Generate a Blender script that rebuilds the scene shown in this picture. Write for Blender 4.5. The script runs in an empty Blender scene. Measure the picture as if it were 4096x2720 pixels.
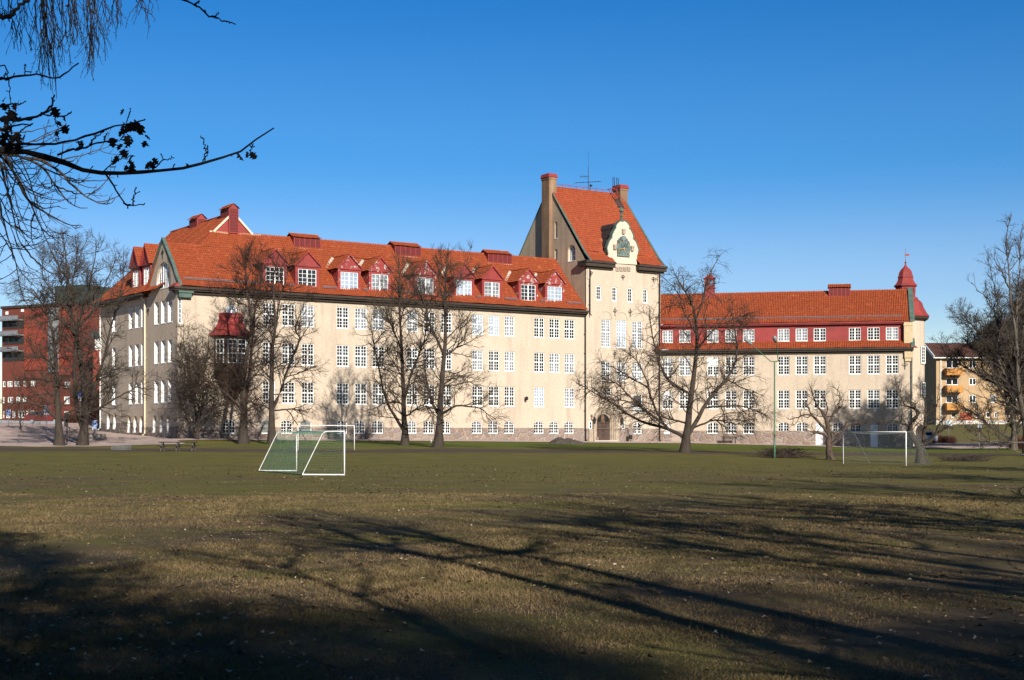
import bpy, bmesh, math, random
import numpy as np
from mathutils import Vector

# ---------------------------------------------------------------- camera, sky, sun, exposure
F, CX, HY, EYE = 5800.0, 2048.0, 1734.0, 1.9      # focal length in photo pixels, centre column, horizon row, eye height
sc = bpy.context.scene
COL = sc.collection
cd = bpy.data.cameras.new("camera"); cam = bpy.data.objects.new("camera", cd); COL.objects.link(cam)
cam.location = (0, 0, EYE); cam.rotation_euler = (math.radians(90), 0, 0)
cd.sensor_width = 36; cd.lens = F / 4096 * 36; cd.shift_y = (HY - 1360) / 4096
cd.clip_start = 0.1; cd.clip_end = 5000
sc.camera = cam
SUN_EL = math.radians(23.5)
SUN_RAY = Vector((-.35 * math.cos(SUN_EL), .9367 * math.cos(SUN_EL), -math.sin(SUN_EL)))
SUN_AZ = math.atan2(.35, -.9367)
w = bpy.data.worlds.new("World"); sc.world = w; w.use_nodes = True
nt = w.node_tree; nt.nodes.clear()
wo = nt.nodes.new("ShaderNodeOutputWorld"); bg = nt.nodes.new("ShaderNodeBackground")
sky = nt.nodes.new("ShaderNodeTexSky"); sky.sky_type = 'NISHITA'; sky.sun_disc = False
sky.sun_elevation = SUN_EL; sky.sun_rotation = SUN_AZ; sky.air_density = 1.0; sky.dust_density = 0.0; sky.ozone_density = 3.0
# clear polarised spring air: pale towards the horizon, deep blue higher up (a tint by elevation; stops above the frame dimmed to deepen the shadows)
gtc = nt.nodes.new("ShaderNodeTexCoord"); gsp = nt.nodes.new("ShaderNodeSeparateXYZ"); nt.links.new(gtc.outputs['Generated'], gsp.inputs[0])
gr = nt.nodes.new("ShaderNodeValToRGB"); nt.links.new(gsp.outputs[2], gr.inputs[0]); gr.color_ramp.interpolation = 'EASE'
els = gr.color_ramp.elements
for _ in range(4): els.new(.5)
for e, (p, c) in zip(els, ((.02, (1.32, 1.25, 1.19)), (.10, (.78, .93, 1.19)), (.19, (.29, .75, 1.16)), (.32, (.11, .63, 1.12)), (.55, (.10, .42, .66)), (1.0, (.09, .30, .44)))): e.position = p; e.color = (*c, 1)
tn = nt.nodes.new("ShaderNodeMix"); tn.data_type = 'RGBA'; tn.blend_type = 'MULTIPLY'; tn.inputs[0].default_value = 1.0
nt.links.new(sky.outputs[0], tn.inputs[6]); nt.links.new(gr.outputs[0], tn.inputs[7]); nt.links.new(tn.outputs[2], bg.inputs[0])
bg.inputs[1].default_value = 0.058
nt.links.new(bg.outputs[0], wo.inputs[0])
sl = bpy.data.lights.new("sun", 'SUN'); so = bpy.data.objects.new("sun", sl); COL.objects.link(so)
sl.energy = 5.0; sl.angle = math.radians(0.53); sl.color = (1.0, .93, .82)
so.rotation_euler = SUN_RAY.to_track_quat('-Z', 'Y').to_euler(); so.location = (60, -120, 80)
sc.view_settings.view_transform = 'Standard'; sc.view_settings.look = 'None'
sc.view_settings.exposure = 0.7; sc.view_settings.gamma = 1.0
sc.render.filter_size = 1.2
sc.cycles.max_bounces = 5; sc.cycles.diffuse_bounces = 2; sc.cycles.glossy_bounces = 2

rng = np.random.default_rng(7); random.seed(7)

# ---------------------------------------------------------------- materials
MATS = {}
def nodes_of(m): return m.node_tree.nodes, m.node_tree.links
def mat(name, c, c2=None, scale=1.0, rough=.85, bump=0.0, bscale=None, metal=0.0, spec=.3, stretch=(1, 1, 1), lo=.35, hi=.65, c3=None, s3=.2, detail=5, lo3=.5, hi3=.62):
    if name in MATS: return MATS[name]
    m = bpy.data.materials.new(name); m.use_nodes = True; MATS[name] = m
    N, L = nodes_of(m); b = N['Principled BSDF']
    b.inputs['Roughness'].default_value = rough; b.inputs['Metallic'].default_value = metal
    b.inputs['Specular IOR Level'].default_value = spec
    b.inputs['Base Color'].default_value = (*c, 1)
    if c2 is None and bump == 0: return m
    tc = N.new('ShaderNodeTexCoord'); mp = N.new('ShaderNodeMapping'); mp.inputs['Scale'].default_value = stretch
    L.new(tc.outputs['Object'], mp.inputs[0])
    if c2 is not None:
        n = N.new('ShaderNodeTexNoise'); n.inputs['Scale'].default_value = scale; n.inputs['Detail'].default_value = detail; n.inputs['Roughness'].default_value = .6
        L.new(mp.outputs[0], n.inputs[0])
        r = N.new('ShaderNodeMapRange'); r.inputs[1].default_value = lo; r.inputs[2].default_value = hi; L.new(n.outputs[0], r.inputs[0])
        x = N.new('ShaderNodeMix'); x.data_type = 'RGBA'; x.inputs[6].default_value = (*c, 1); x.inputs[7].default_value = (*c2, 1); L.new(r.outputs[0], x.inputs[0])
        out = x.outputs[2]
        if c3 is not None:
            n3 = N.new('ShaderNodeTexNoise'); n3.inputs['Scale'].default_value = s3; n3.inputs['Detail'].default_value = 6; n3.inputs['Roughness'].default_value = .65
            L.new(mp.outputs[0], n3.inputs[0])
            r3 = N.new('ShaderNodeMapRange'); r3.inputs[1].default_value = lo3; r3.inputs[2].default_value = hi3; L.new(n3.outputs[0], r3.inputs[0])
            x3 = N.new('ShaderNodeMix'); x3.data_type = 'RGBA'; L.new(r3.outputs[0], x3.inputs[0]); L.new(out, x3.inputs[6]); x3.inputs[7].default_value = (*c3, 1); out = x3.outputs[2]
        L.new(out, b.inputs['Base Color'])
    if bump:
        n2 = N.new('ShaderNodeTexNoise'); n2.inputs['Scale'].default_value = bscale or scale * 3; n2.inputs['Detail'].default_value = 4; L.new(mp.outputs[0], n2.inputs[0])
        bp = N.new('ShaderNodeBump'); bp.inputs['Strength'].default_value = bump; bp.inputs['Distance'].default_value = .05; L.new(n2.outputs[0], bp.inputs['Height']); L.new(bp.outputs[0], b.inputs['Normal'])
    return m

def stone_mat(name, cols, gap, scale=1.3, bump=.6):
    """rubble masonry: voronoi cells, each its own tint, with mortar lines"""
    m = bpy.data.materials.new(name); m.use_nodes = True; MATS[name] = m
    N, L = nodes_of(m); b = N['Principled BSDF']; b.inputs['Roughness'].default_value = .9; b.inputs['Specular IOR Level'].default_value = .2
    tc = N.new('ShaderNodeTexCoord'); mp = N.new('ShaderNodeMapping'); mp.inputs['Scale'].default_value = (1, 1, 1.5); L.new(tc.outputs['Object'], mp.inputs[0])
    v = N.new('ShaderNodeTexVoronoi'); v.inputs['Scale'].default_value = scale; v.inputs['Randomness'].default_value = .8; L.new(mp.outputs[0], v.inputs['Vector'])
    e = N.new('ShaderNodeTexVoronoi'); e.feature = 'DISTANCE_TO_EDGE'; e.inputs['Scale'].default_value = scale; e.inputs['Randomness'].default_value = .8; L.new(mp.outputs[0], e.inputs['Vector'])
    sp = N.new('ShaderNodeSeparateColor'); L.new(v.outputs['Color'], sp.inputs[0])
    cr = N.new('ShaderNodeValToRGB'); L.new(sp.outputs[0], cr.inputs[0]); cr.color_ramp.interpolation = 'LINEAR'
    els = cr.color_ramp.elements
    while len(els) < len(cols): els.new(.5)
    for i, c in enumerate(cols): els[i].position = i / (len(cols) - 1); els[i].color = (*c, 1)
    n = N.new('ShaderNodeTexNoise'); n.inputs['Scale'].default_value = 9; n.inputs['Detail'].default_value = 6; L.new(tc.outputs['Object'], n.inputs[0])
    hm = N.new('ShaderNodeMix'); hm.data_type = 'RGBA'; hm.blend_type = 'MULTIPLY'; hm.inputs[0].default_value = .55; L.new(cr.outputs[0], hm.inputs[6]); L.new(n.outputs[0], hm.inputs[7])
    mr = N.new('ShaderNodeMapRange'); mr.inputs[1].default_value = .01; mr.inputs[2].default_value = .05; L.new(e.outputs['Distance'], mr.inputs[0])
    x = N.new('ShaderNodeMix'); x.data_type = 'RGBA'; x.inputs[6].default_value = (*gap, 1); L.new(hm.outputs[2], x.inputs[7]); L.new(mr.outputs[0], x.inputs[0]); L.new(x.outputs[2], b.inputs['Base Color'])
    mr2 = N.new('ShaderNodeMapRange'); mr2.inputs[2].default_value = .14; L.new(e.outputs['Distance'], mr2.inputs[0])
    ad = N.new('ShaderNodeMath'); ad.operation = 'MULTIPLY_ADD'; ad.inputs[1].default_value = .5; L.new(n.outputs[0], ad.inputs[0]); L.new(mr2.outputs[0], ad.inputs[2])
    bp = N.new('ShaderNodeBump'); bp.inputs['Strength'].default_value = bump; bp.inputs['Distance'].default_value = .12; L.new(ad.outputs[0], bp.inputs['Height']); L.new(bp.outputs[0], b.inputs['Normal'])
    return m

def brick_mat(name, c, c2, stain, course=.075, bump=.5, stains=.25, streak=True):
    """rendered brick: fine courses, patchy tint and vertical weather streaks"""
    m = bpy.data.materials.new(name); m.use_nodes = True; MATS[name] = m
    N, L = nodes_of(m); b = N['Principled BSDF']; b.inputs['Roughness'].default_value = .93; b.inputs['Specular IOR Level'].default_value = .15
    tc = N.new('ShaderNodeTexCoord')
    n = N.new('ShaderNodeTexNoise'); n.inputs['Scale'].default_value = .35; n.inputs['Detail'].default_value = 8; n.inputs['Roughness'].default_value = .65; L.new(tc.outputs['Object'], n.inputs[0])
    r = N.new('ShaderNodeMapRange'); r.inputs[1].default_value = .3; r.inputs[2].default_value = .7; L.new(n.outputs[0], r.inputs[0])
    x = N.new('ShaderNodeMix'); x.data_type = 'RGBA'; x.inputs[6].default_value = (*c, 1); x.inputs[7].default_value = (*c2, 1); L.new(r.outputs[0], x.inputs[0])
    mp = N.new('ShaderNodeMapping'); mp.inputs['Scale'].default_value = (1.3, 1.3, .12); L.new(tc.outputs['Object'], mp.inputs[0])
    s = N.new('ShaderNodeTexNoise'); s.inputs['Scale'].default_value = 1.0; s.inputs['Detail'].default_value = 6; L.new(mp.outputs[0], s.inputs[0])
    rs = N.new('ShaderNodeMapRange'); rs.inputs[1].default_value = .52; rs.inputs[2].default_value = .75; rs.inputs[4].default_value = stains; L.new(s.outputs[0], rs.inputs[0])
    x2 = N.new('ShaderNodeMix'); x2.data_type = 'RGBA'; L.new(rs.outputs[0], x2.inputs[0]); L.new(x.outputs[2], x2.inputs[6]); x2.inputs[7].default_value = (*stain, 1)
    # brick-to-brick tint: noise squashed to courses
    mp3 = N.new('ShaderNodeMapping'); mp3.inputs['Scale'].default_value = (3.2, 3.2, 1 / course * .9); L.new(tc.outputs['Object'], mp3.inputs[0])
    b3 = N.new('ShaderNodeTexNoise'); b3.inputs['Scale'].default_value = 1; b3.inputs['Detail'].default_value = 2; L.new(mp3.outputs[0], b3.inputs[0])
    r3 = N.new('ShaderNodeMapRange'); r3.inputs[1].default_value = .3; r3.inputs[2].default_value = .7; r3.inputs[3].default_value = .90; r3.inputs[4].default_value = 1.06; L.new(b3.outputs[0], r3.inputs[0])
    x3 = N.new('ShaderNodeMix'); x3.data_type = 'RGBA'; x3.blend_type = 'MULTIPLY'; x3.inputs[0].default_value = 1; L.new(x2.outputs[2], x3.inputs[6])
    L.new(r3.outputs[0], x3.inputs[7]); L.new(x3.outputs[2], b.inputs['Base Color'])
    bp = N.new('ShaderNodeBump'); bp.inputs['Strength'].default_value = bump; bp.inputs['Distance'].default_value = .03; L.new(b3.outputs[0], bp.inputs['Height']); L.new(bp.outputs[0], b.inputs['Normal'])
    return m

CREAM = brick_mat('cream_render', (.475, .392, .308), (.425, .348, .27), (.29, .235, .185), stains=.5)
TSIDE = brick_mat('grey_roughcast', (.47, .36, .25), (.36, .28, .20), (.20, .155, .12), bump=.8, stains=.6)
PLINTH = stone_mat('granite_rubble', [(.24, .19, .165), (.31, .245, .215), (.27, .195, .155), (.33, .27, .235)], (.33, .27, .225), scale=1.15)
TILE = mat('clay_tiles', (.30, .068, .026), (.185, .040, .017), 3.4, rough=.85, bump=.25, bscale=14, c3=(.38, .115, .045), s3=2.2, lo3=.56, hi3=.72, lo=.3, hi=.7, spec=.15)
REDP = mat('oxblood_paint', (.25, .036, .032), (.20, .028, .026), 1.1, rough=.65, c3=(.17, .03, .03), s3=.4)
REDD = mat('red_louvres', (.13, .016, .016), (.10, .014, .014), 4, rough=.7)
COPPER = mat('verdigris', (.085, .128, .108), (.05, .088, .077), 1.5, rough=.7, bump=.2)
WHITE = mat('white_paint', (.80, .80, .78), (.70, .70, .68), 3, rough=.5)
GLASS = mat('dark_glass', (.008, .009, .012), rough=.05, spec=.22)
GLASS2 = mat('dusk_glass', (.030, .040, .055), (.008, .010, .014), 1.2, rough=.05, spec=.3)
CURT = mat('curtained_glass', (.26, .28, .31), (.06, .07, .085), 1.6, rough=.12, spec=.5, stretch=(2, 2, .5))
PALE = mat('pale_blind', (.30, .36, .44), (.20, .25, .33), .7, rough=.15, spec=.5)
DARKW = mat('dark_timber', (.045, .032, .024), (.030, .022, .017), 2, rough=.7)
BROWNW = mat('brown_oriel', (.060, .030, .020), (.040, .022, .016), 2, rough=.6)
IRON = mat('black_iron', (.015, .014, .014), rough=.6)
STEEL = mat('grey_steel', (.22, .19, .21), (.16, .14, .155), 3, rough=.5, metal=.3)
SAND = mat('carved_sandstone', (.36, .29, .22), (.26, .21, .16), 2.5, rough=.9, bump=.4)
DOORW = mat('oak_door', (.075, .048, .036), (.05, .032, .025), 2, rough=.6)
LEAD = mat('black_sheet_roof', (.020, .021, .023), (.035, .036, .037), 2, rough=.6)
BRICKC = brick_mat('chimney_brick', (.23, .14, .088), (.15, .092, .06), (.36, .26, .16), bump=.9, stains=.6)
STRIP = mat('flashing_strip', (.55, .47, .36), rough=.7)
GOLD = mat('gilded_metal', (.65, .40, .08), rough=.4, metal=.6)
PEEL = mat('peeling_red', (.25, .036, .032), (.20, .028, .026), 1.1, rough=.65, c3=(.36, .33, .31), s3=2.2, lo3=.56, hi3=.60)
ZINC = mat('weathered_zinc', (.42, .39, .33), (.30, .27, .22), 3, rough=.6)

# ---------------------------------------------------------------- mesh helpers
def link(o, parent=None):
    COL.objects.link(o)
    if parent is not None: o.parent = parent
    return o
def tag(o, label=None, cat=None, group=None, kind=None):
    if label: o['label'] = label
    if cat: o['category'] = cat
    if group: o['group'] = group
    if kind: o['kind'] = kind
    return o
def thing(name, label, cat, loc, group=None):
    o = bpy.data.objects.new(name, None); o.empty_display_size = .3; o.location = loc
    return tag(link(o), label, cat, group)
def base_of(o):
    b = Vector((0, 0, 0))
    while o is not None: b += Vector(o.location); o = o.parent
    return b
def np_mesh(name, v, quads, mats, parent=None, loc=None, smooth=False, mi=None):
    """v (N,3) world coordinates, quads (M,k)"""
    v = np.asarray(v, float); quads = np.asarray(quads)
    base = base_of(parent) if parent is not None else Vector(loc or (0, 0, 0))
    me = bpy.data.meshes.new(name); k = quads.shape[1]; M = len(quads)
    me.vertices.add(len(v)); me.vertices.foreach_set('co', (v - np.array(base)).astype(np.float32).ravel())
    me.loops.add(M * k); me.loops.foreach_set('vertex_index', quads.astype(np.int32).ravel())
    me.polygons.add(M); me.polygons.foreach_set('loop_start', np.arange(0, M * k, k, dtype=np.int32))
    if smooth: me.polygons.foreach_set('use_smooth', np.ones(M, bool))
    for m in (mats if isinstance(mats, (list, tuple)) else [mats]): me.materials.append(m)
    if mi is not None: me.polygons.foreach_set('material_index', np.asarray(mi, np.int32))
    me.update(calc_edges=True); me.validate()
    o = bpy.data.objects.new(name, me); link(o, parent)
    if parent is None: o.location = base
    return o

class MB:
    def __init__(s): s.v = []; s.f = []; s.m = []
    def add(s, vs, fs, mi=0):
        n = len(s.v); s.v += [tuple(p) for p in vs]; s.f += [tuple(i + n for i in f) for f in fs]; s.m += [mi] * len(fs)
    def hexa(s, p, mi=0):                      # 8 corners: bottom 0-3, top 4-7
        s.add(p, [(3, 2, 1, 0), (4, 5, 6, 7), (0, 1, 5, 4), (1, 2, 6, 5), (2, 3, 7, 6), (3, 0, 4, 7)], mi)
    def box(s, x0, x1, y0, y1, z0, z1, mi=0):
        s.hexa([(x0, y0, z0), (x1, y0, z0), (x1, y1, z0), (x0, y1, z0), (x0, y0, z1), (x1, y0, z1), (x1, y1, z1), (x0, y1, z1)], mi)
    def fb(s, fr, u0, u1, d0, d1, z0, z1, mi=0):   # box in a facade frame, d outward
        s.hexa([fr(u0, d1, z0), fr(u1, d1, z0), fr(u1, d0, z0), fr(u0, d0, z0), fr(u0, d1, z1), fr(u1, d1, z1), fr(u1, d0, z1), fr(u0, d0, z1)], mi)
    def prism(s, poly, vec, mi=0):
        n = len(poly); a = [tuple(p) for p in poly]; b = [(p[0] + vec[0], p[1] + vec[1], p[2] + vec[2]) for p in poly]
        s.add(a + b, [tuple(range(n - 1, -1, -1)), tuple(range(n, 2 * n))] + [(i, (i + 1) % n, n + (i + 1) % n, n + i) for i in range(n)], mi)
    def bar(s, a, b, w, h=None, up=(0, 0, 1), mi=0):
        a = Vector(a); b = Vector(b); h = h or w; t = (b - a).normalized(); up = Vector(up)
        if abs(t.dot(up)) > .97: up = Vector((1, 0, 0))
        r = t.cross(up).normalized() * w / 2; q = r.cross(t).normalized() * h / 2
        s.hexa([a - r - q, a + r - q, b + r - q, b - r - q, a - r + q, a + r + q, b + r + q, b - r + q], mi)
    def tube(s, pts, rad, n=6, mi=0, cap=True):
        pts = [Vector(p) for p in pts]; S = len(pts)
        if not hasattr(rad, '__len__'): rad = [rad] * S
        vs = []
        for i, p in enumerate(pts):
            t = (pts[min(i + 1, S - 1)] - pts[max(i - 1, 0)]).normalized()
            up = Vector((0, 0, 1)) if abs(t.z) < .9 else Vector((1, 0, 0))
            a = t.cross(up).normalized(); b = t.cross(a).normalized()
            vs += [p + (a * math.cos(2 * math.pi * k / n) + b * math.sin(2 * math.pi * k / n)) * rad[i] for k in range(n)]
        fs = [(i * n + k, i * n + (k + 1) % n, (i + 1) * n + (k + 1) % n, (i + 1) * n + k) for i in range(S - 1) for k in range(n)]
        if cap: fs += [tuple(range(n - 1, -1, -1)), tuple(range((S - 1) * n, S * n))]
        s.add(vs, fs, mi)
    def lathe(s, c, prof, n=8, a0=0.0, mi=0):
        vs = []
        for r, z in prof:
            vs += [(c[0] + r * math.cos(a0 + 2 * math.pi * k / n), c[1] + r * math.sin(a0 + 2 * math.pi * k / n), c[2] + z) for k in range(n)]
        fs = [(i * n + k, i * n + (k + 1) % n, (i + 1) * n + (k + 1) % n, (i + 1) * n + k) for i in range(len(prof) - 1) for k in range(n)]
        fs += [tuple(range(n - 1, -1, -1)), tuple(range((len(prof) - 1) * n, len(prof) * n))]
        s.add(vs, fs, mi)
    def build(s, name, mats, parent=None, loc=None, smooth=False, clip=None, recalc=True, bevel=0):
        base = base_of(parent) if parent is not None else Vector(loc or (0, 0, 0))
        me = bpy.data.meshes.new(name); me.from_pydata([(p[0] - base.x, p[1] - base.y, p[2] - base.z) for p in s.v], [], s.f)
        for m in (mats if isinstance(mats, (list, tuple)) else [mats]): me.materials.append(m)
        me.polygons.foreach_set('material_index', s.m)
        if recalc or clip:
            bm = bmesh.new(); bm.from_mesh(me)
            for co, no in (clip or []):
                bmesh.ops.bisect_plane(bm, geom=bm.verts[:] + bm.edges[:] + bm.faces[:], plane_co=Vector(co) - base, plane_no=Vector(no), clear_outer=True)
            if recalc: bmesh.ops.recalc_face_normals(bm, faces=bm.faces)
            bm.to_mesh(me); bm.free()
        if smooth: me.polygons.foreach_set('use_smooth', [True] * len(me.polygons))
        me.update()
        o = bpy.data.objects.new(name, me); link(o, parent)
        if parent is None: o.location = base
        return o

class Frame:
    """a wall plane: u runs along it, d outward, z up"""
    def __init__(s, o, u, n): s.o = o; s.u = u; s.n = n
    def __call__(s, u, d, z): return (s.o[0] + u * s.u[0] + d * s.n[0], s.o[1] + u * s.u[1] + d * s.n[1], z)
    def hit(s, px, py=HY, d=0.0):
        a = (px - CX) / F; Y = (d + s.o[0] * s.n[0] + s.o[1] * s.n[1]) / (a * s.n[0] + s.n[1]); X = a * Y
        return (X - s.o[0]) * s.u[0] + (Y - s.o[1]) * s.u[1], EYE + (HY - py) / F * Y
    def U(s, px, d=0.0): return s.hit(px, HY, d)[0]
def at(px, py, Y): return ((px - CX) / F * Y, Y, EYE + (HY - py) / F * Y)

# ---------------------------------------------------------------- terrain height
_cp = [(-60, -60, 0), (0, -60, 0), (60, -60, 0), (-45, 0, 0), (45, 0, 0), (0, 0, 0), (0, 25, 0), (-20, 40, 0), (20, 40, 0), (-15, 62, 0), (0, 65, 0), (18, 65, 0), (-30, 80, .05), (-9, 82, 0), (8, 88, 0), (21, 91, 0), (23, 85, 0), (40, 92, 0), (22.6, 103, .03), (26, 93, 0), (19, 105, .12),
       (-150, 320, 6), (0, 320, 2), (150, 320, 6), (-150, 150, 3.5), (150, 150, 1.5), (-110, 0, 0), (110, 0, 0), (-70, 90, .3), (70, 95, 0)]
_cp += [at(*q) for q in [(700, 1804, 112), (1300, 1802, 119), (60, 1796, 118), (235, 1783, 125), (325, 1787, 125), (1617, 1781, 129.6), (1755, 1789, 124), (2738, 1809, 114), (985, 1777, 131), (1090, 1774, 129), (790, 1758, 136),
        (710, 1754.5, 139.3), (1200, 1758, 146.6), (1760, 1760, 155.9), (2340, 1766, 166.9), (2640, 1767, 172.8), (3250, 1781, 169), (3640, 1792, 167), (585, 1743, 146.3), (405, 1724, 157.7), (380, 1760, 136), (185, 1733, 150), (35, 1706, 155),
        (10, 1690, 172), (200, 1692, 180), (0, 1680, 198), (386, 1690, 190), (3850, 1796, 160), (3850, 1772, 188), (3800, 1700, 214), (4090, 1700, 214), (4090, 1824, 110), (4090, 1772, 170)]]
_cp = np.array(_cp, float)
def _rbf():
    P = _cp[:, :2]; n = len(P); D = np.linalg.norm(P[:, None] - P[None], axis=2)
    A = np.zeros((n + 3, n + 3)); A[:n, :n] = D; A[:n, n] = 1; A[:n, n + 1:] = P; A[n, :n] = 1; A[n + 1:, :n] = P.T
    return np.linalg.solve(A, np.concatenate([_cp[:, 2], [0, 0, 0]]))
_wt = _rbf()
def gz(x, y):
    x = np.clip(np.atleast_1d(np.asarray(x, float)), -150, 150); y = np.clip(np.atleast_1d(np.asarray(y, float)), -60, 320)
    n = len(_cp); out = _wt[n] + _wt[n + 1] * x + _wt[n + 2] * y
    for i in range(n): out = out + _wt[i] * np.sqrt((x - _cp[i, 0]) ** 2 + (y - _cp[i, 1]) ** 2)
    t = np.clip((y - 62) / 20, 0, 1)           # the playing field itself is level
    return out * t
def g1(x, y): return float(gz(x, y)[0])
# ================================================================ THE SCHOOL
LF = Frame((-32.13, 139.3), (.8268, .5626), (.5626, -.8268))        # long front of the left wing, u=0 at its outer corner
EF = Frame((-32.13, 139.3), (-.5626, .8268), (-.8268, -.5626))      # its end wall, u runs away from the corner
TL, TR = 49.06, 60.2                                                 # tower along the same line
TF = Frame(LF(0, .15, 0)[:2], LF.u, LF.n)
TS = Frame(LF(TL, 0, 0)[:2], EF.u, EF.n)                             # tower side above the left roof
RF = Frame((17.64, 172.8), (.977, -.2134), (-.2134, -.977))          # right wing front
RL = 29.05
RE = Frame(RF(RL, 0, 0)[:2], (.2134, .977), (.977, -.2134))
school = thing('school_building', 'long cream rendered school with red tiled roofs and a tall gabled clock tower', 'school', (13.0, 170.0, .95))

def arc_top(u0, u1, z1, rise, n=12):
    """points of the opening head from u1 back to u0"""
    if rise <= 0: return [(u1, z1), (u0, z1)]
    h = (u1 - u0) / 2; c = (u0 + u1) / 2
    if abs(rise - h) < 1e-3: R = h; zc = z1 - rise; a = math.pi / 2
    else:
        R = (h * h + rise * rise) / (2 * rise); zc = z1 - R; a = math.asin(min(1, h / R)) if rise < h else math.pi - math.asin(min(1, h / R))
    return [(c + R * math.sin(a - 2 * a * i / n), zc + R * math.cos(a - 2 * a * i / n)) for i in range(n + 1)]
def head_z(u0, u1, z1, rise, u):
    if rise <= 0: return z1
    h = (u1 - u0) / 2; c = (u0 + u1) / 2; R = (h * h + rise * rise) / (2 * rise)
    return z1 - R + math.sqrt(max(0, R * R - (u - c) ** 2))

def wall(mb, fr, u0, u1, z0, z1, ops, dep=.14, d=0.0, mi=0):
    """flat wall with real openings; ops = (ua, ub, za, zb, rise)"""
    ops = [(max(a, u0), min(b, u1), max(c, z0), min(e, z1), r, e) for a, b, c, e, r in ops if b > u0 and a < u1 and e > z0 and c < z1]
    us = sorted({round(x, 4) for x in [u0, u1] + [q for o in ops for q in o[:2]]}); zs = sorted({round(x, 4) for x in [z0, z1] + [q for o in ops for q in o[2:4]]})
    ix = {}
    def V(u, z):
        k = (u, z)
        if k not in ix: ix[k] = len(mb.v); mb.v.append(fr(u, d, z))
        return ix[k]
    for i in range(len(us) - 1):
        cu = (us[i] + us[i + 1]) / 2; col = [o for o in ops if o[0] < cu < o[1]]
        for j in range(len(zs) - 1):
            cz = (zs[j] + zs[j + 1]) / 2
            if any(o[2] < cz < o[3] for o in col): continue
            mb.f.append((V(us[i], zs[j]), V(us[i + 1], zs[j]), V(us[i + 1], zs[j + 1]), V(us[i], zs[j + 1]))); mb.m.append(mi)
    for a, b, c, e, r, full in ops:
        if full > e + 1e-4: head = [(b, e), (a, e)]          # opening continues in the wall above
        else: head = arc_top(a, b, e, r)
        loop = [(a, c), (b, c)] + head
        if full > e + 1e-4: segs = [(b, c, b, e), (a, e, a, c), (a, c, b, c)]
        else: segs = [(loop[k][0], loop[k][1], loop[(k + 1) % len(loop)][0], loop[(k + 1) % len(loop)][1]) for k in range(len(loop))]
        if c <= z0 + 1e-4: segs = [q for q in segs if not (abs(q[1] - c) < 1e-5 and abs(q[3] - c) < 1e-5)]
        for ua, za, ub, zb in segs:
            mb.add([fr(ua, d, za), fr(ub, d, zb), fr(ub, d - dep, zb), fr(ua, d - dep, za)], [(0, 1, 2, 3)], mi)
        if r > 0 and full <= e + 1e-4:
            m = len(head) // 2
            mb.add([fr(b, d, e)] + [fr(p[0], d, p[1]) for p in head[:m + 1]], [tuple(range(m + 2))], mi)
            mb.add([fr(a, d, e)] + [fr(p[0], d, p[1]) for p in head[m:]], [tuple(range(len(head) - m + 1))], mi)

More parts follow.
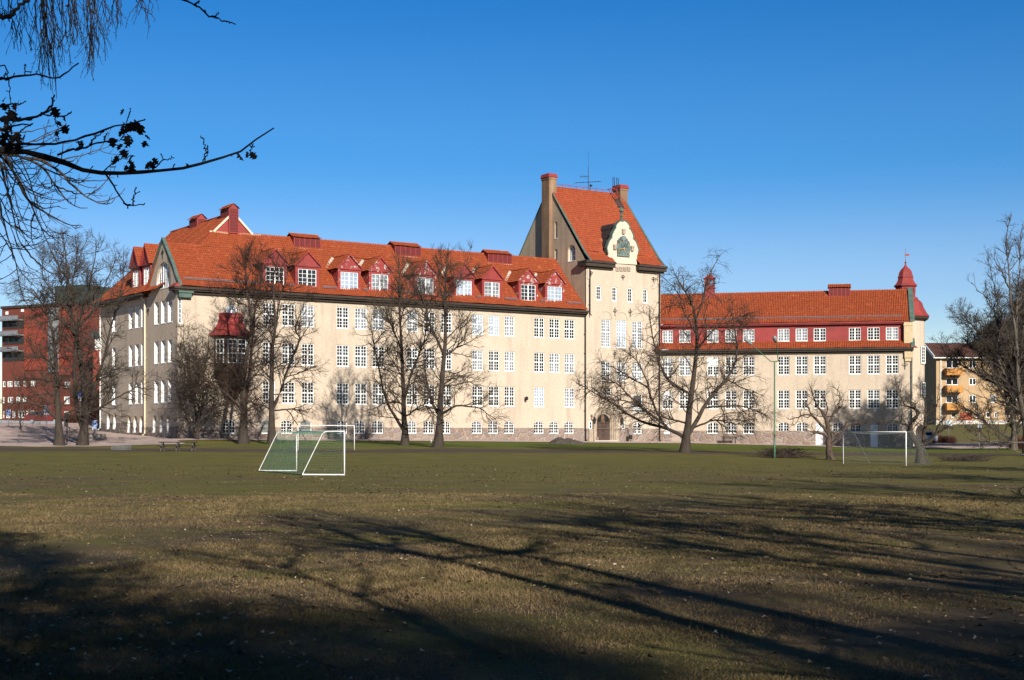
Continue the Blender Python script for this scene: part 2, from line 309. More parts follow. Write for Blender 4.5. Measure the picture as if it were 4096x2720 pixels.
def window(fr, u0, u1, z0, z1, cols=(2, 2), rows=(3, 3), rise=0, glass=None, rec=.09, name='window', parent=None, fw=.085, mw=.13, tw=.13, bw=.04, merged=False, sill=True, lining=0.0):
    """white sash window standing in its opening; the panes are one glass child"""
    parent = parent or school; glass = glass or GLASS
    mb = MB(); df = -rec
    H = lambda u: head_z(u0, u1, z1, rise, u)
    if rise <= 0:
        mb.fb(fr, u0, u0 + fw, df - .08, df, z0, z1); mb.fb(fr, u1 - fw, u1, df - .08, df, z0, z1)
        mb.fb(fr, u0 + fw, u1 - fw, df - .08, df, z0, z0 + fw); mb.fb(fr, u0 + fw, u1 - fw, df - .08, df, z1 - fw, z1)
    else:
        loop = [(u0, z0), (u1, z0)] + arc_top(u0, u1, z1, rise, 14); c = ((u0 + u1) / 2, (z0 + z1) / 2)
        n = len(loop); ins = []
        for p in loop:
            uu = min(max(p[0], u0 + fw), u1 - fw); zz = max(p[1], z0 + fw)
            ins.append((uu, zz if zz < z1 - rise + 1e-6 and p[1] <= z0 + 1e-6 else max(z0 + fw, min(p[1], H(uu)) - fw)))
        for k in range(n):
            a, b, c2, e = loop[k], loop[(k + 1) % n], ins[(k + 1) % n], ins[k]
            q = [fr(p[0], df, p[1]) for p in (a, b, c2, e)] + [fr(p[0], df - .08, p[1]) for p in (a, b, c2, e)]
            mb.add(q, [(0, 1, 2, 3), (3, 2, 6, 7)])
    iu0, iu1, iz0, iz1 = u0 + fw, u1 - fw, z0 + fw, z1 - fw
    ncs = len(cols); seg = (iu1 - iu0 - mw * (ncs - 1)) / ncs; nrs = len(rows); tot = sum(rows); usable = iz1 - iz0 - tw * (nrs - 1)
    ub = []
    for i, c in enumerate(cols):
        s0 = iu0 + i * (seg + mw)
        if i: ub.append((s0 - mw, s0, .012))
        for k in range(1, c): x = s0 + seg * k / c; ub.append((x - bw / 2, x + bw / 2, -.015))
    for a, b, dd in ub: mb.fb(fr, a, b, df - .07, df + dd, iz0, (H((a + b) / 2) - fw) if rise > 0 else iz1)
    zc = iz0
    for j, r in enumerate(rows):
        hgt = usable * r / tot
        if j: mb.fb(fr, iu0, iu1, df - .068, df + .009, zc - tw, zc)
        for k in range(1, r):
            z = zc + hgt * k / r; lo, hi = iu0, iu1
            if rise > 0 and z > z1 - rise:
                while lo < hi and H(lo) - fw < z: lo += .03
                while hi > lo and H(hi) - fw < z: hi -= .03
            if hi - lo > .05: mb.fb(fr, lo, hi, df - .072, df - .02, z - bw / 2, z + bw / 2)
        zc += hgt + tw
    if lining:
        for a in (u0 + .004, u1 - .064): mb.fb(fr, a, a + .06, df, -.01, z0 + .004, z1 - rise)
        mb.fb(fr, u0 + .07, u1 - .07, df, -.02, z0 + .004, z0 + .06)
    if sill: mb.fb(fr, u0 - .03, u1 + .03, df - .04, .035, z0 - .05, z0 + .004)
    head = arc_top(u0 + .02, u1 - .02, z1 - .02, max(0, rise - .01), 14)
    gl = [fr(u0 + .02, df - .055, z0 + .02), fr(u1 - .02, df - .055, z0 + .02)] + [fr(p[0], df - .055, p[1]) for p in head]
    if merged:
        mb.add(gl, [tuple(range(len(gl)))], 1)
        return mb.build(name, [WHITE, glass], parent)
    o = mb.build(name, WHITE, parent)
    g = MB(); g.prism(gl, [fr.n[0] * -.02, fr.n[1] * -.02, 0]); g.build('glass', glass, o)
    return o

def tiles(mb, org, ud, wd, u0, u1, prof, tw=.25, course=.37, rh=.06):
    """pantiled slope: org + u*ud + w*wd, prof = [(w, z)...] from eave to ridge"""
    prof = np.array(prof, float); sl = np.concatenate([[0], np.cumsum(np.hypot(*np.diff(prof, axis=0).T))]); Ltot = sl[-1]
    nr = max(2, int(round(Ltot / course))); s = np.linspace(0, Ltot, nr + 1); ss = np.stack([s[:-1], s[1:] - 1e-3], 1).ravel(); lift = np.tile([.055, .012], nr)
    nt_ = max(1, int(round((u1 - u0) / tw))); uu = (u0 + (u1 - u0) * (np.arange(nt_)[:, None] + np.array([0, .22, .5, .78])[None]) / nt_).ravel(); uu = np.append(uu, u1)
    rib = np.append(np.tile(np.array([0, .8, 1.0, .5]) * rh, nt_), 0)
    ww = np.interp(ss, sl, prof[:, 0]); zz = np.interp(ss, sl, prof[:, 1])
    k = np.clip(np.searchsorted(sl, ss, side='right') - 1, 0, len(prof) - 2); dw = np.diff(prof[:, 0])[k]; dz = np.diff(prof[:, 1])[k]; h = np.hypot(dw, dz); nw, nz = -dz / h, dw / h
    off = lift[None] + rib[:, None]; U = np.repeat(uu[:, None], len(ss), 1)
    sag = .03 * np.sin(U * .55 + 1.3) * np.sin(ss[None] * .8 + .4) + .02 * np.sin(U * 1.9 + ss[None] * 1.1); off = off + sag; W = ww[None] + nw[None] * off; Z = zz[None] + nz[None] * off
    V = np.stack([org[0] + U * ud[0] + W * wd[0], org[1] + U * ud[1] + W * wd[1], Z], -1).reshape(-1, 3)
    a, b = U.shape; idx = np.arange(a * b).reshape(a, b)
    Q = np.stack([idx[:-1, :-1], idx[1:, :-1], idx[1:, 1:], idx[:-1, 1:]], -1).reshape(-1, 4)
    n = len(mb.v); mb.v += [tuple(p) for p in V]; mb.f += [tuple(q) for q in Q + n]; mb.m += [0] * len(Q)

WD = (-LF.n[0], -LF.n[1])
def LW(u, w_, z): return LF(u, -w_, z)
RNG = random.Random(5)
def pick(*ch): return RNG.choice(ch)

# ---- left wing: openings
ROWS = [(12.72, 14.93), (8.82, 11.02), (4.92, 7.12)]
COLS = [(1051, 1102), (1128, 1180), (1207, 1256.5), (1347, 1395.7), (1419.8, 1468), (1490.6, 1539.6), (1627, 1672), (1695.5, 1741), (1764, 1808), (1889, 1932.6), (1954.7, 1997.6), (2018, 2059), (2136.6, 2178), (2197.5, 2239), (2258, 2299)]
BASEC = [(891, 943), (1045, 1093), (1123, 1171), (1200, 1247), (1341, 1389), (1415, 1461), (1487, 1533), (1628, 1667), (1692.6, 1735.5), (1762, 1802), (1886.6, 1928), (1952, 1992), (2016, 2056.6), (2135, 2175), (2197, 2235), (2257, 2295)]
lops = []
light = {(0, 9): PALE, (0, 10): PALE, (1, 9): CURT, (1, 11): CURT, (1, 13): CURT, (1, 14): CURT, (2, 12): PALE, (2, 14): CURT, (1, 1): GLASS2}
for r, (z0, z1) in enumerate(ROWS):
    for c, (a, b) in enumerate(COLS):
        if (r, c) == (2, 13): continue
        u0, u1 = LF.U(a), LF.U(b); lops.append((u0, u1, z0, z1, 0))
        window(LF, u0, u1, z0, z1, glass=light.get((r, c), pick(GLASS, GLASS, GLASS, GLASS2, GLASS2, CURT)))
SCREEN = mat('grey_boarded', (.16, .17, .16), (.12, .13, .12), 2, rough=.8)
for i, (a, b) in enumerate(BASEC):
    u0, u1 = LF.U(a), LF.U(b); lops.append((u0, u1, 1.9, 3.3, .32))
    if i in (1, 3):
        o = window(LF, u0, u1, 1.9, 3.3, (1,), (1,), .32, SCREEN, name='arched_window', fw=.07)
        o['label'] = 'arched basement window closed with a grey screen'
    else: window(LF, u0, u1, 1.9, 3.3, (2, 2), (4,), .32, pick(GLASS, GLASS, GLASS2), name='arched_window', fw=.08)
u0, u1 = LF.U(713), LF.U(729.5)
lops.append((u0, u1, 12.45, 14.95, 0)); window(LF, u0, u1, 12.45, 14.95, (1,), (5,), glass=GLASS, name='narrow_window', fw=.13)
u0, u1 = LF.U(904), LF.U(949)
lops.append((u0, u1, 12.85, 14.6, (u1 - u0) / 2 - .001)); window(LF, u0, u1, 12.85, 14.6, (2, 2), (3,), (u1 - u0) / 2 - .001, PALE, name='fanlight_window', fw=.14)
wb = MB(); wall(wb, LF, 0, TL, 2.5, 15.95, lops)
# rear and hidden sides keep the wing solid
for q in [((16.3, -11.4), (49.0, -11.4)), ((16.3, -11.4), (16.3, -22.3)), ((16.3, -22.3), (0, -22.3))]:
    (a, da), (b, db) = q; wb.add([LF(a, da, 0), LF(b, db, 0), LF(b, db, 16.0), LF(a, da, 16.0)], [(0, 1, 2, 3)])
wb.build('wall', CREAM, school)
pb = MB(); wall(pb, LF, -.05, TL, -.3, 2.5, lops, dep=.2, d=.06); pb.add([LF(-.05, .06, 2.5), LF(TL, .06, 2.5), LF(TL, 0, 2.53), LF(-.05, 0, 2.53)], [(0, 1, 2, 3)])

# ---- end wall
EC = [(617, 635), (644, 663), (671, 690), (515, 531), (540, 557), (564, 581), (448, 464)]
EB = [(611, 626), (639, 654), (666, 680), (510, 524), (534, 549), (558.6, 573), (428, 441), (453, 466)]
eops = []
for a, b in EC:
    u1, u0 = EF.U(a), EF.U(b)
    for z0, z1 in ROWS:
        eops.append((u0, u1, z0, z1, 0)); window(EF, u0, u1, z0, z1, (2,), (2, 2), rec=.28, glass=pick(CURT, CURT, PALE, GLASS2), fw=.16, tw=.12, lining=1)
for a, b in EB:
    u1, u0 = EF.U(a), EF.U(b); h = (u1 - u0) / 2 - .001
    zb = 1.98 if a > 500 else 2.35
    eops.append((u0, u1, zb, zb + 1.72, h)); window(EF, u0, u1, zb, zb + 1.72, (2,), (4,), h, pick(CURT, GLASS2), rec=.3, name='lancet_window', fw=.12, lining=1)
ga, gb = -.05, 7.75                                       # the stone gable at the corner
ul, uh = EF.U(687) - .0, 0
LUN = (EF.U(683), EF.U(626)); lz0, lz1 = 16.15, 18.75
eb = MB(); wall(eb, EF, 0, 22.3, 2.55, 15.95, eops, dep=.32)
wall(eb, EF, LUN[0], LUN[1], 15.95, lz1, [(LUN[0] + .001, LUN[1] - .001, lz0, lz1, (LUN[1] - LUN[0]) / 2 - .01)], dep=.3)
AP = (3.9, 20.75)
eb.add([EF(p[0], 0, p[1]) for p in [(ga, 15.95), (LUN[0], 15.95), (LUN[0], lz1), (AP[0], lz1), AP, (AP[0] - 1.0, 19.5), (.35, 16.9)]], [tuple(range(7))])
eb.add([EF(p[0], 0, p[1]) for p in [(gb, 15.95), (LUN[1], 15.95), (LUN[1], lz1), (AP[0], lz1), AP, (7.4, 16.9)]], [tuple(range(6))])
gableo = eb.build('end_wall', CREAM, school)
window(EF, LUN[0] + .02, LUN[1] - .02, lz0, lz1, (2, 2, 2), (3,), (LUN[1] - LUN[0]) / 2 - .03, CURT, rec=.2, name='lunette_window', fw=.14, mw=.1, lining=1)
wall(pb, EF, 0, 8.5, -.3, 2.55, eops, dep=.36, d=.08); wall(pb, EF, 8.5, 22.3, .3, 3.0, eops, dep=.36, d=.08)
pb.build('plinth', PLINTH, school)

# ---- left wing roofs
rb = MB()
P1 = [(-.78, 16.02), (.25, 16.72), (4.0, 20.6)]; P2 = [(4.0, 20.6), (5.68, 22.4)]
tiles(rb, LF.o, LF.u, WD, .05, TL - .02, P1)
m2 = MB(); tiles(m2, LF.o, LF.u, WD, 3.7, TL - .02, P2)
c45 = ((LF.u[0] - WD[0]), (LF.u[1] - WD[1]), 0)          # keeps w <= u
o2 = m2.build('roof_slope', TILE, school, clip=[(LW(4.05, 4.0, 20.6), (-c45[0], -c45[1], 0))], recalc=False)
rb.add([LW(8, 5.68, 22.4), LW(TL, 5.68, 22.4), LW(TL, 11.9, 16.0), LW(8, 11.9, 16.0)], [(0, 1, 2, 3)])
# rear face of the little gable roof, and the cross wing
rb.add([LW(.05, 4.0, 20.6), LW(4.2, 4.0, 20.6), LW(.2, 8.1, 16.2), LW(-.4, 8.1, 16.2)], [(0, 1, 2, 3)])
rb.build('roof', TILE, school, recalc=False)
m3 = MB(); LP = [(-.78, 16.02), (.25, 16.72), (8.13, 24.45)]
tiles(m3, LF.o, WD, LF.u, 3.9, 5.72, LP)
m3.build('cross_roof', TILE, school, clip=[(LW(4.05, 4.0, 20.6), (c45[0], c45[1], 0))], recalc=False)
m3 = MB(); tiles(m3, LF.o, WD, LF.u, 5.72, 22.9, LP); m3.build('cross_roof', TILE, school, recalc=False)
m4 = MB(); tiles(m4, LF.o, WD, (-LF.u[0], -LF.u[1]), 5.72, 22.9, [(-17.1, 16.0), (-8.13, 24.45)]); m4.build('cross_roof', TILE, school, recalc=False)
rg = MB()
rg.tube([LW(6.0, 5.68, 22.42), LW(TL - .1, 5.68, 22.42)], .13, 6); rg.tube([LW(8.13, 5.6, 24.5), LW(8.13, 22.9, 24.5)], .13, 6); rg.tube([LW(.05, 4.0, 20.64), LW(4.1, 4.0, 20.64)], .11, 6); rg.tube([LW(4.0, 4.0, 20.66), LW(6.0, 5.68, 22.45)], .1, 6)
for i in range(150):
    u = 6.2 + i * .285; rg.box(*[q for q in (LW(u, 5.68, 0)[0] - .05, LW(u, 5.68, 0)[0] + .05, LW(u, 5.68, 0)[1] - .05, LW(u, 5.68, 0)[1] + .05)], 22.46, 22.6)
rg.build('ridge_tiles', TILE, school)
gt = MB()                                                  # red gable of the cross wing
gt.prism([LW(6.1, 5.7, 22.3), LW(10.2, 5.7, 22.3), LW(8.13, 5.7, 24.4)], (WD[0] * .4, WD[1] * .4, 0)); gt.build('roof_gable', REDP, school)
vb = MB(); vb.bar(LW(6.0, 5.6, 22.42), LW(8.1, 5.6, 24.5), .14, .2); vb.bar(LW(10.3, 5.6, 22.42), LW(8.16, 5.6, 24.5), .14, .2); vb.bar(LW(5.6, 5.62, 22.42), LW(7.55, 5.62, 22.4), .1, .13); vb.bar(LW(8.7, 5.62, 22.4), LW(11.2, 5.62, 22.42), .1, .13)
vb.build('verge_board', STRIP, school)
# rear gable of the cross wing
rgb = MB(); rgb.prism([LW(0, 22.3, 16), LW(16.3, 22.3, 16), LW(8.13, 22.3, 24.3)], (WD[0] * .3, WD[1] * .3, 0)); rgb.build('rear_gable', CREAM, school)
# copper coping of the corner gable
cb = MB(); zo = .14
def coping(mb, fr, pts, wdt=.55, th=.16, d0=-.2, d1=.12):
    for (a, za), (b, zb) in zip(pts[:-1], pts[1:]):
        mb.hexa([fr(a, d1, za), fr(b, d1, zb), fr(b, d0, zb), fr(a, d0, za), fr(a, d1, za + th), fr(b, d1, zb + th), fr(b, d0, zb + th), fr(a, d0, za + th)])
coping(cb, EF, [(-.75, 16.05), (.2, 16.95), (1.3, 18.35), (3.9, 21.0), (6.6, 18.35), (7.5, 16.9), (8.1, 16.2)], th=.2)
cb.build('gable_coping', COPPER, school)
# eaves: dark boxed cornice and gutter
ev = MB()
ev.fb(LF, -.55, TL - .02, 0, .62, 15.62, 15.96); ev.fb(LF, -.6, TL - .02, .62, .8, 15.78, 16.0); ev.fb(LF, .0, TL - .02, 0, .3, 15.38, 15.62)
ev2 = MB(); ev2.fb(EF, 7.9, 22.9, 0, .6, 15.62, 15.96); ev2.fb(EF, 7.9, 22.9, .6, .78, 15.78, 16.0); ev2.build('eaves', DARKW, school)
ev3 = MB(); ev3.fb(EF, -.65, 1.0, 0, .5, 15.66, 15.98); ev3.build('eaves', DARKW, school)
ev.build('eaves', DARKW, school)
cp = MB(); cp.hexa([EF(-.75, .62, 15.98), EF(1.05, .62, 15.98), EF(1.05, -.1, 15.98), EF(-.75, -.1, 15.98), EF(-.6, .1, 16.4), EF(.7, .1, 16.4), EF(.7, -.1, 16.4), EF(-.6, -.1, 16.4)])
cp.hexa([EF(7.2, .62, 15.98), EF(8.6, .62, 15.98), EF(8.6, -.1, 15.98), EF(7.2, -.1, 15.98), EF(7.5, .1, 16.4), EF(8.4, .1, 16.4), EF(8.4, -.1, 16.4), EF(7.5, -.1, 16.4)])
cp.build('eaves_return', REDP, school)
cc = MB(); cc.fb(LF, -.02, 1.25, .02, .5, 14.98, 15.42); cc.fb(LF, -.1, 1.4, .02, .62, 15.42, 15.6); cc.build('corner_bracket', COPPER, school)
sn = MB(); sn.fb(LF, -.08, .62, .0, .16, 12.2, 12.42); sn.build('window_ledge', SAND, school)

# snow rails along the eaves
def snow_rail(fr, ranges, w_, z, par=None):
    for a, b in ranges:
        mb = MB(); mb.tube([fr(a, -w_, z), fr(b, -w_, z)], .045, 5); mb.tube([fr(a, -w_, z - .12), fr(b, -w_, z - .12)], .035, 5)
        n = max(2, int((b - a) / 1.35))
        for k in range(n): x = a + .2 + (b - a - .4) * k / (n - 1); mb.bar(fr(x, -w_ - .15, z - .25), fr(x, -w_ + .02, z + .05), .05, .05)
        mb.build('snow_rail', STEEL, school)

# ---- dormers
def dormer(fr, u0, u1, z0, z1, d, glass, pedh=1.35, paint=None, flash=True):
    pw = .32; a, b = u0 - pw, u1 + pw; zb = z0 - .45; ze = z1 + .32; c = (a + b) / 2; zp = ze + pedh
    f2 = Frame(fr(0, d, 0)[:2], fr.u, fr.n)
    mb = MB(); wall(mb, f2, a, b, zb, ze, [(u0, u1, z0, z1, 0)], dep=.18)
    for s in (a, b): mb.add([f2(s, 0, zb), f2(s, -4.2, zb), f2(s, -4.2, ze), f2(s, 0, ze)], [(0, 1, 2, 3)])
    mb.add([f2(a - .05, .03, ze), f2(b + .05, .03, ze), f2(c, .03, zp)], [(0, 1, 2)])
    mb.fb(f2, a - .1, b + .1, .0, .12, ze - .07, ze + .07)
    mb.bar(f2(a - .2, .12, ze - .02), f2(c, .12, zp + .1), .26, .12); mb.bar(f2(b + .2, .12, ze - .02), f2(c, .12, zp + .1), .26, .12)
    mb.fb(f2, a, b, 0, .1, zb, zb + .16)
    o = mb.build('dormer', paint or REDP, school)
    window(f2, u0, u1, z0, z1, (2, 2), (4,), glass=glass, rec=.05, parent=o, merged=True, fw=.06, mw=.13, bw=.035, sill=False)
    t = MB(); h = math.hypot(pedh + .1, (b - a) / 2 + .25)
    tiles(t, f2(c, 0, 0), f2.n, f2.u, -4.4, .2, [(-(b - a) / 2 - .25, ze - .06), (0, zp + .1)], course=.33)
    tiles(t, f2(c, 0, 0), f2.n, (-f2.u[0], -f2.u[1]), -4.4, .2, [(-(b - a) / 2 - .25, ze - .06), (0, zp + .1)], course=.33)
    t.tube([f2(c, .22, zp + .17), f2(c, -4.3, zp + .17)], .1, 6)
    t.build('dormer_roof', TILE, o, recalc=False)
    if flash:
        k = MB(); wv = (ze - 16.72) / 1.035 + .25; k.bar(fr(a - .35, -wv - .1 + 0, ze + .12), fr(c - .25, -(wv + pedh / 1.035) + .12, zp + .12), .3, .06, up=(fr.n[0], fr.n[1], 1)); k.build('valley_flashing', ZINC, o)
DW = [(1063.5, 1136, 1079, 1149, GLASS, 0), (1193, 1265.6, 1087.5, 1156.5, GLASS2, 0), (1363, 1432, 1099, 1166.7, PALE, 1), (1487, 1552.6, 1108.6, 1173.6, CURT, 1), (1671, 1734, 1120.8, 1185, CURT, 1), (1825.5, 1886.7, 1130.8, 1194.7, PALE, 0), (1938.4, 1998.4, 1137, 1201, CURT, 0), (2084, 2142.5, 1147, 1209, GLASS2, 1), (2190, 2247.7, 1155.8, 1217, PALE, 1)]
edges = [.6]
for i, (a, b, c, e, gl, pe) in enumerate(DW):
    u0, z1 = LF.hit(a, c, -.3); u1, z0 = LF.hit(b, e, -.3); z0, z1 = 16.82, 18.6
    dormer(LF, u0, u1, z0, z1, -.3, gl, paint=PEEL if pe else REDP, flash=i > 1)
    edges += [u0 - .55, u1 + .55]
edges.append(TL - .5)
snow_rail(LF, [(edges[k], edges[k + 1]) if k else (edges[0], edges[1]) for k in range(0, len(edges), 2)], .1, 16.95)
for a, b in ((574, 597), (530.5, 553.5)):
    u1, u0 = EF.U(a, -.35), EF.U(b, -.35); dormer(EF, u0, u1, 16.75, 18.75, -.35, CURT, 1.9, flash=False)

# ---- louvred roof vents
def vent(fr, u0, u1, w0, w1, z0, z1, roofh=.55, panels=5, ridge_u=True, strip=True):
    mb = MB(); mb.fb(fr, u0, u1, -w1, -w0, z0, z1)
    for k in range(panels + 1): x = u0 + (u1 - u0) * k / panels; mb.fb(fr, x - .045, x + .045, -w0, -w0 + .05, z0 + .12, z1)
    mb.fb(fr, u0 - .04, u1 + .04, -w0, -w0 + .055, z0, z0 + .12)
    o = mb.build('roof_vent', REDP, school)
    lv = MB()
    for k in range(panels):
        a = u0 + (u1 - u0) * k / panels + .05; b = u0 + (u1 - u0) * (k + 1) / panels - .05; n = 7
        for j in range(n):
            z = z0 + .15 + (z1 - z0 - .2) * j / n; lv.add([fr(a, -w0 + .035, z), fr(b, -w0 + .035, z), fr(b, -w0 + .005, z + (z1 - z0 - .2) / n), fr(a, -w0 + .005, z + (z1 - z0 - .2) / n)], [(0, 1, 2, 3)])
    if not ridge_u:
        n = max(3, int((w1 - w0) / .4))
        for j in range(n): y = w0 + .1 + (w1 - w0 - .2) * (j + .5) / n; lv.fb(fr, u0 - .03, u0 - .001, -y - .13, -y + .13, z0 + .6 if z1 - z0 > 1.8 else z0 + .2, z1 - .08)
    lv.build('louvre', REDD, o)
    t = MB(); wm = (w0 + w1) / 2; um = (u0 + u1) / 2
    if ridge_u:
        hw = (w1 - w0) / 2 + .2
        tiles(t, fr(0, -wm, 0), fr.u, (-fr.n[0], -fr.n[1]), u0 - .15, u1 + .15, [(-hw, z1 - .02), (0, z1 + roofh)], course=.33)
        tiles(t, fr(0, -wm, 0), fr.u, fr.n, u0 - .15, u1 + .15, [(-hw, z1 - .02), (0, z1 + roofh)], course=.33)
        t.tube([fr(u0 - .15, -wm, z1 + roofh + .03), fr(u1 + .15, -wm, z1 + roofh + .03)], .09, 6)
        for s in (u0, u1): mb = MB(); mb.add([fr(s, -w0, z1), fr(s, -w1, z1), fr(s, -wm, z1 + roofh - .03)], [(0, 1, 2)]); mb.build('gable_end', REDP, o)
    else:
        hu = (u1 - u0) / 2 + .17
        tiles(t, fr(um, 0, 0), fr.n, fr.u, -w1 - .15, -w0 + .12, [(-hu, z1 - .02), (0, z1 + roofh)], course=.33)
        tiles(t, fr(um, 0, 0), fr.n, (-fr.u[0], -fr.u[1]), -w1 - .15, -w0 + .12, [(-hu, z1 - .02), (0, z1 + roofh)], course=.33)
        for s in (w0, w1): mb = MB(); mb.add([fr(u0, -s, z1), fr(u1, -s, z1), fr(um, -s, z1 + roofh - .03)], [(0, 1, 2)]); mb.build('gable_end', REDP, o)
    t.build('vent_roof', TILE, o, recalc=False)
    if strip: st = MB(); st.fb(fr, u0 - .1, u1 + .15, -w0, -w0 + .12, z0 - .08, z0 + .02); st.build('flashing', STRIP, o)
for a, b in ((1177, 1282), (1581, 1683), (1954, 2047)):
    vent(LF, LF.U(a, -4.7), LF.U(b, -4.7), 4.75, 6.6, 21.3, 22.4, .48)
vent(LF, 7.65, 8.62, 5.5, 7.8, 22.4, 24.95, .5, 1, ridge_u=False, strip=False)
vent(LF, 7.65, 8.62, 14.0, 16.3, 23.6, 24.95, .5, 1, ridge_u=False, strip=False)

# ---- oriel
ou0, ou1 = LF.U(856), LF.U(990, 0); oc = (ou0 + ou1) / 2
def oplan(s, dd): return [(oc - 1.75 * s, 0.0), (oc - 1.05 * s, dd), (oc + 1.05 * s, dd), (oc + 1.75 * s, 0.0)]
ob = MB()
def loft(mb, rings, fr, mi=0):
    n = len(rings[0][0]); vs = [fr(u, d, z) for pl, z in rings for u, d in pl]
    fs = [(i * n + k, i * n + k + 1, (i + 1) * n + k + 1, (i + 1) * n + k) for i in range(len(rings) - 1) for k in range(n - 1)]
    mb.add(vs, fs + [tuple(range(n))] + [tuple(range((len(rings) - 1) * n, len(rings) * n))], mi)
loft(ob, [(oplan(.35, .3), 5.2), (oplan(.7, .9), 6.4), (oplan(.95, 1.3), 7.6), (oplan(1.0, 1.4), 8.0), (oplan(1, 1.4), 11.5)], LF)
oriel = ob.build('oriel', BROWNW, school)
OF = Frame(LF(oc, 1.4, 0)[:2], LF.u, LF.n)
for a, b, cl in ((-.95, -.02, (2,)), (.06, .95, (2,))): window(OF, a, b, 8.75, 11.1, cl, (2, 3), rec=-.1, name='window', parent=oriel, merged=True, fw=.07, glass=GLASS, sill=False)
for sgn in (-1, 1):
    p0 = Vector(LF(oc + sgn * 1.05, 1.4, 0)); p1 = Vector(LF(oc + sgn * 1.75, 0, 0)); 
    if sgn < 0: p0, p1 = p1, p0
    dv = (p1 - p0).normalized(); nn = Vector((dv.y, -dv.x, 0)); SFm = Frame((p0.x, p0.y), (dv.x, dv.y), (nn.x, nn.y)); Ls = (p1 - p0).length
    window(SFm, .3, Ls - .3, 8.75, 11.1, (2,), (2, 3), rec=-.1, name='window', parent=oriel, merged=True, fw=.07, glass=GLASS, sill=False)
orf = MB(); loft(orf, [(oplan(1.32, 1.95), 11.45), (oplan(1.3, 1.9), 11.62), (oplan(1.05, 1.5), 12.0), (oplan(.82, 1.1), 12.55), (oplan(.72, .8), 13.0), (oplan(.7, .7), 13.25), (oplan(.74, .74), 13.27), (oplan(.72, .7), 13.7)], LF); orf.build('oriel_roof', REDP, oriel)

# ---- wall anchors, downpipes, lamps
def anchor(fr, u, z, s=.8):
    mb = MB(); mb.fb(fr, u - .035, u + .035, .01, .06, z - s / 2, z + s / 2)
    for sg in (-1, 1): mb.tube([fr(u + sg * r * .35 * math.sin(t), .04, z + .1 - .0 + .16 * math.cos(t)) for r, t in [(.2, 3.0), (.7, 2.4), (.9, 1.6), (.7, .8), (.35, .5)]], .03, 4)
    mb.fb(fr, u - .12, u + .12, .01, .06, z - .05, z + .05)
    mb.build('wall_anchor', IRON, school)
anchor(LF, LF.U(723), 10.3)
anchor(EF, 3.9, 19.6, 1.0); anchor(EF, 7.9, 14.2)
def pipe(fr, u, z0, z1, d=.14, r=.07, m=None, foot=True):
    mb = MB(); mb.tube([fr(u, .55, z1 + .35), fr(u, d, z1), fr(u, d, z0 + .2)] + ([fr(u, d + .25, z0)] if foot else []), r, 8)
    for z in np.arange(z0 + 1.2, z1 - .5, 2.2): mb.fb(fr, u - .1, u + .1, .0, d, z, z + .05)
    mb.build('downpipe', m or IRON, school, smooth=False)
pipe(EF, 8.55, 1.7, 15.3, m=mat('cream_metal', (.62, .52, .36), rough=.5), r=.09); pipe(EF, 22.25, 2.3, 15.3, m=WHITE, r=.08); pipe(EF, -.0, 15.1, 15.3, foot=False)
pipe(LF, TL - .12, 1.1, 15.3, d=.2)
lamp = MB(); lu = LF.U(2098); lamp.bar(LF(lu, 0, 5.9), LF(lu, .45, 6.0), .06); lamp.lathe(LF(lu, .45, 5.6), [(.05, .45), (.17, .3), (.16, .1), (.06, 0)], 8); lamp.build('wall_lamp', IRON, school)
# ================================================================ TOWER
TW = 14.7; TU0, TU1 = TL, TR
def uzT(px, py): return TF.hit(px, py)
tops = []
for a, b in ((2384, 2405.5), (2447.5, 2468), (2510, 2530.5), (2571.5, 2591)):
    u0, u1 = TF.U(a), TF.U(b); z0, z1 = 17.35, 19.05; tops.append((u0, u1, z0, z1, .22)); window(TF, u0, u1, z0, z1, (2,), (4,), .22, name='small_window', fw=.13)
TALL = [(2405, 2442.5), (2466.5, 2504.5), (2529, 2569.5)]
for i, (a, b) in enumerate(TALL):
    u0, u1 = TF.U(a), TF.U(b); tops.append((u0, u1, 11.95, 15.15, 0)); window(TF, u0, u1, 11.95, 15.15, (2, 2), (5, 4), glass=CURT if i != 1 else PALE, name='tall_window')
    tops.append((u0, u1, 8.1, 10.25, 0)); window(TF, u0, u1, 8.1, 10.25, (2, 2), (3, 3), glass=CURT if i else GLASS2)
u0, u1 = TF.U(2534), TF.U(2569); tops.append((u0, u1, 4.4, 6.5, 0))
o = window(TF, u0, u1, 4.4, 6.5, (1,), (1,), glass=mat('shutter_panel', (.70, .72, .74), (.62, .64, .66), 2), fw=.09); o['label'] = 'window covered by a dark screen above a white panel'
mb = MB(); mb.fb(TF, u0 + .1, u1 - .12, -.1, -.06, 5.05, 6.4); mb.build('dark_screen', mat('dark_screen', (.045, .046, .048), (.06, .06, .06), 3), o)
u0, u1 = TF.U(2533), TF.U(2567); tops.append((u0, u1, 1.85, 3.25, .32)); window(TF, u0, u1, 1.85, 3.25, (2, 2), (4,), .32, name='arched_window', fw=.09)
du0, du1 = TF.U(2387), TF.U(2440); dz0, dz1 = 1.15, 4.15; DC = (du0 + du1) / 2; DH = (du1 - du0) / 2
tops.append((du0 - .02, du1 + .02, .7, dz1, DH - .01))
tw_ = MB(); wall(tw_, TF, TU0, TU1, 2.45, 21.7, tops)
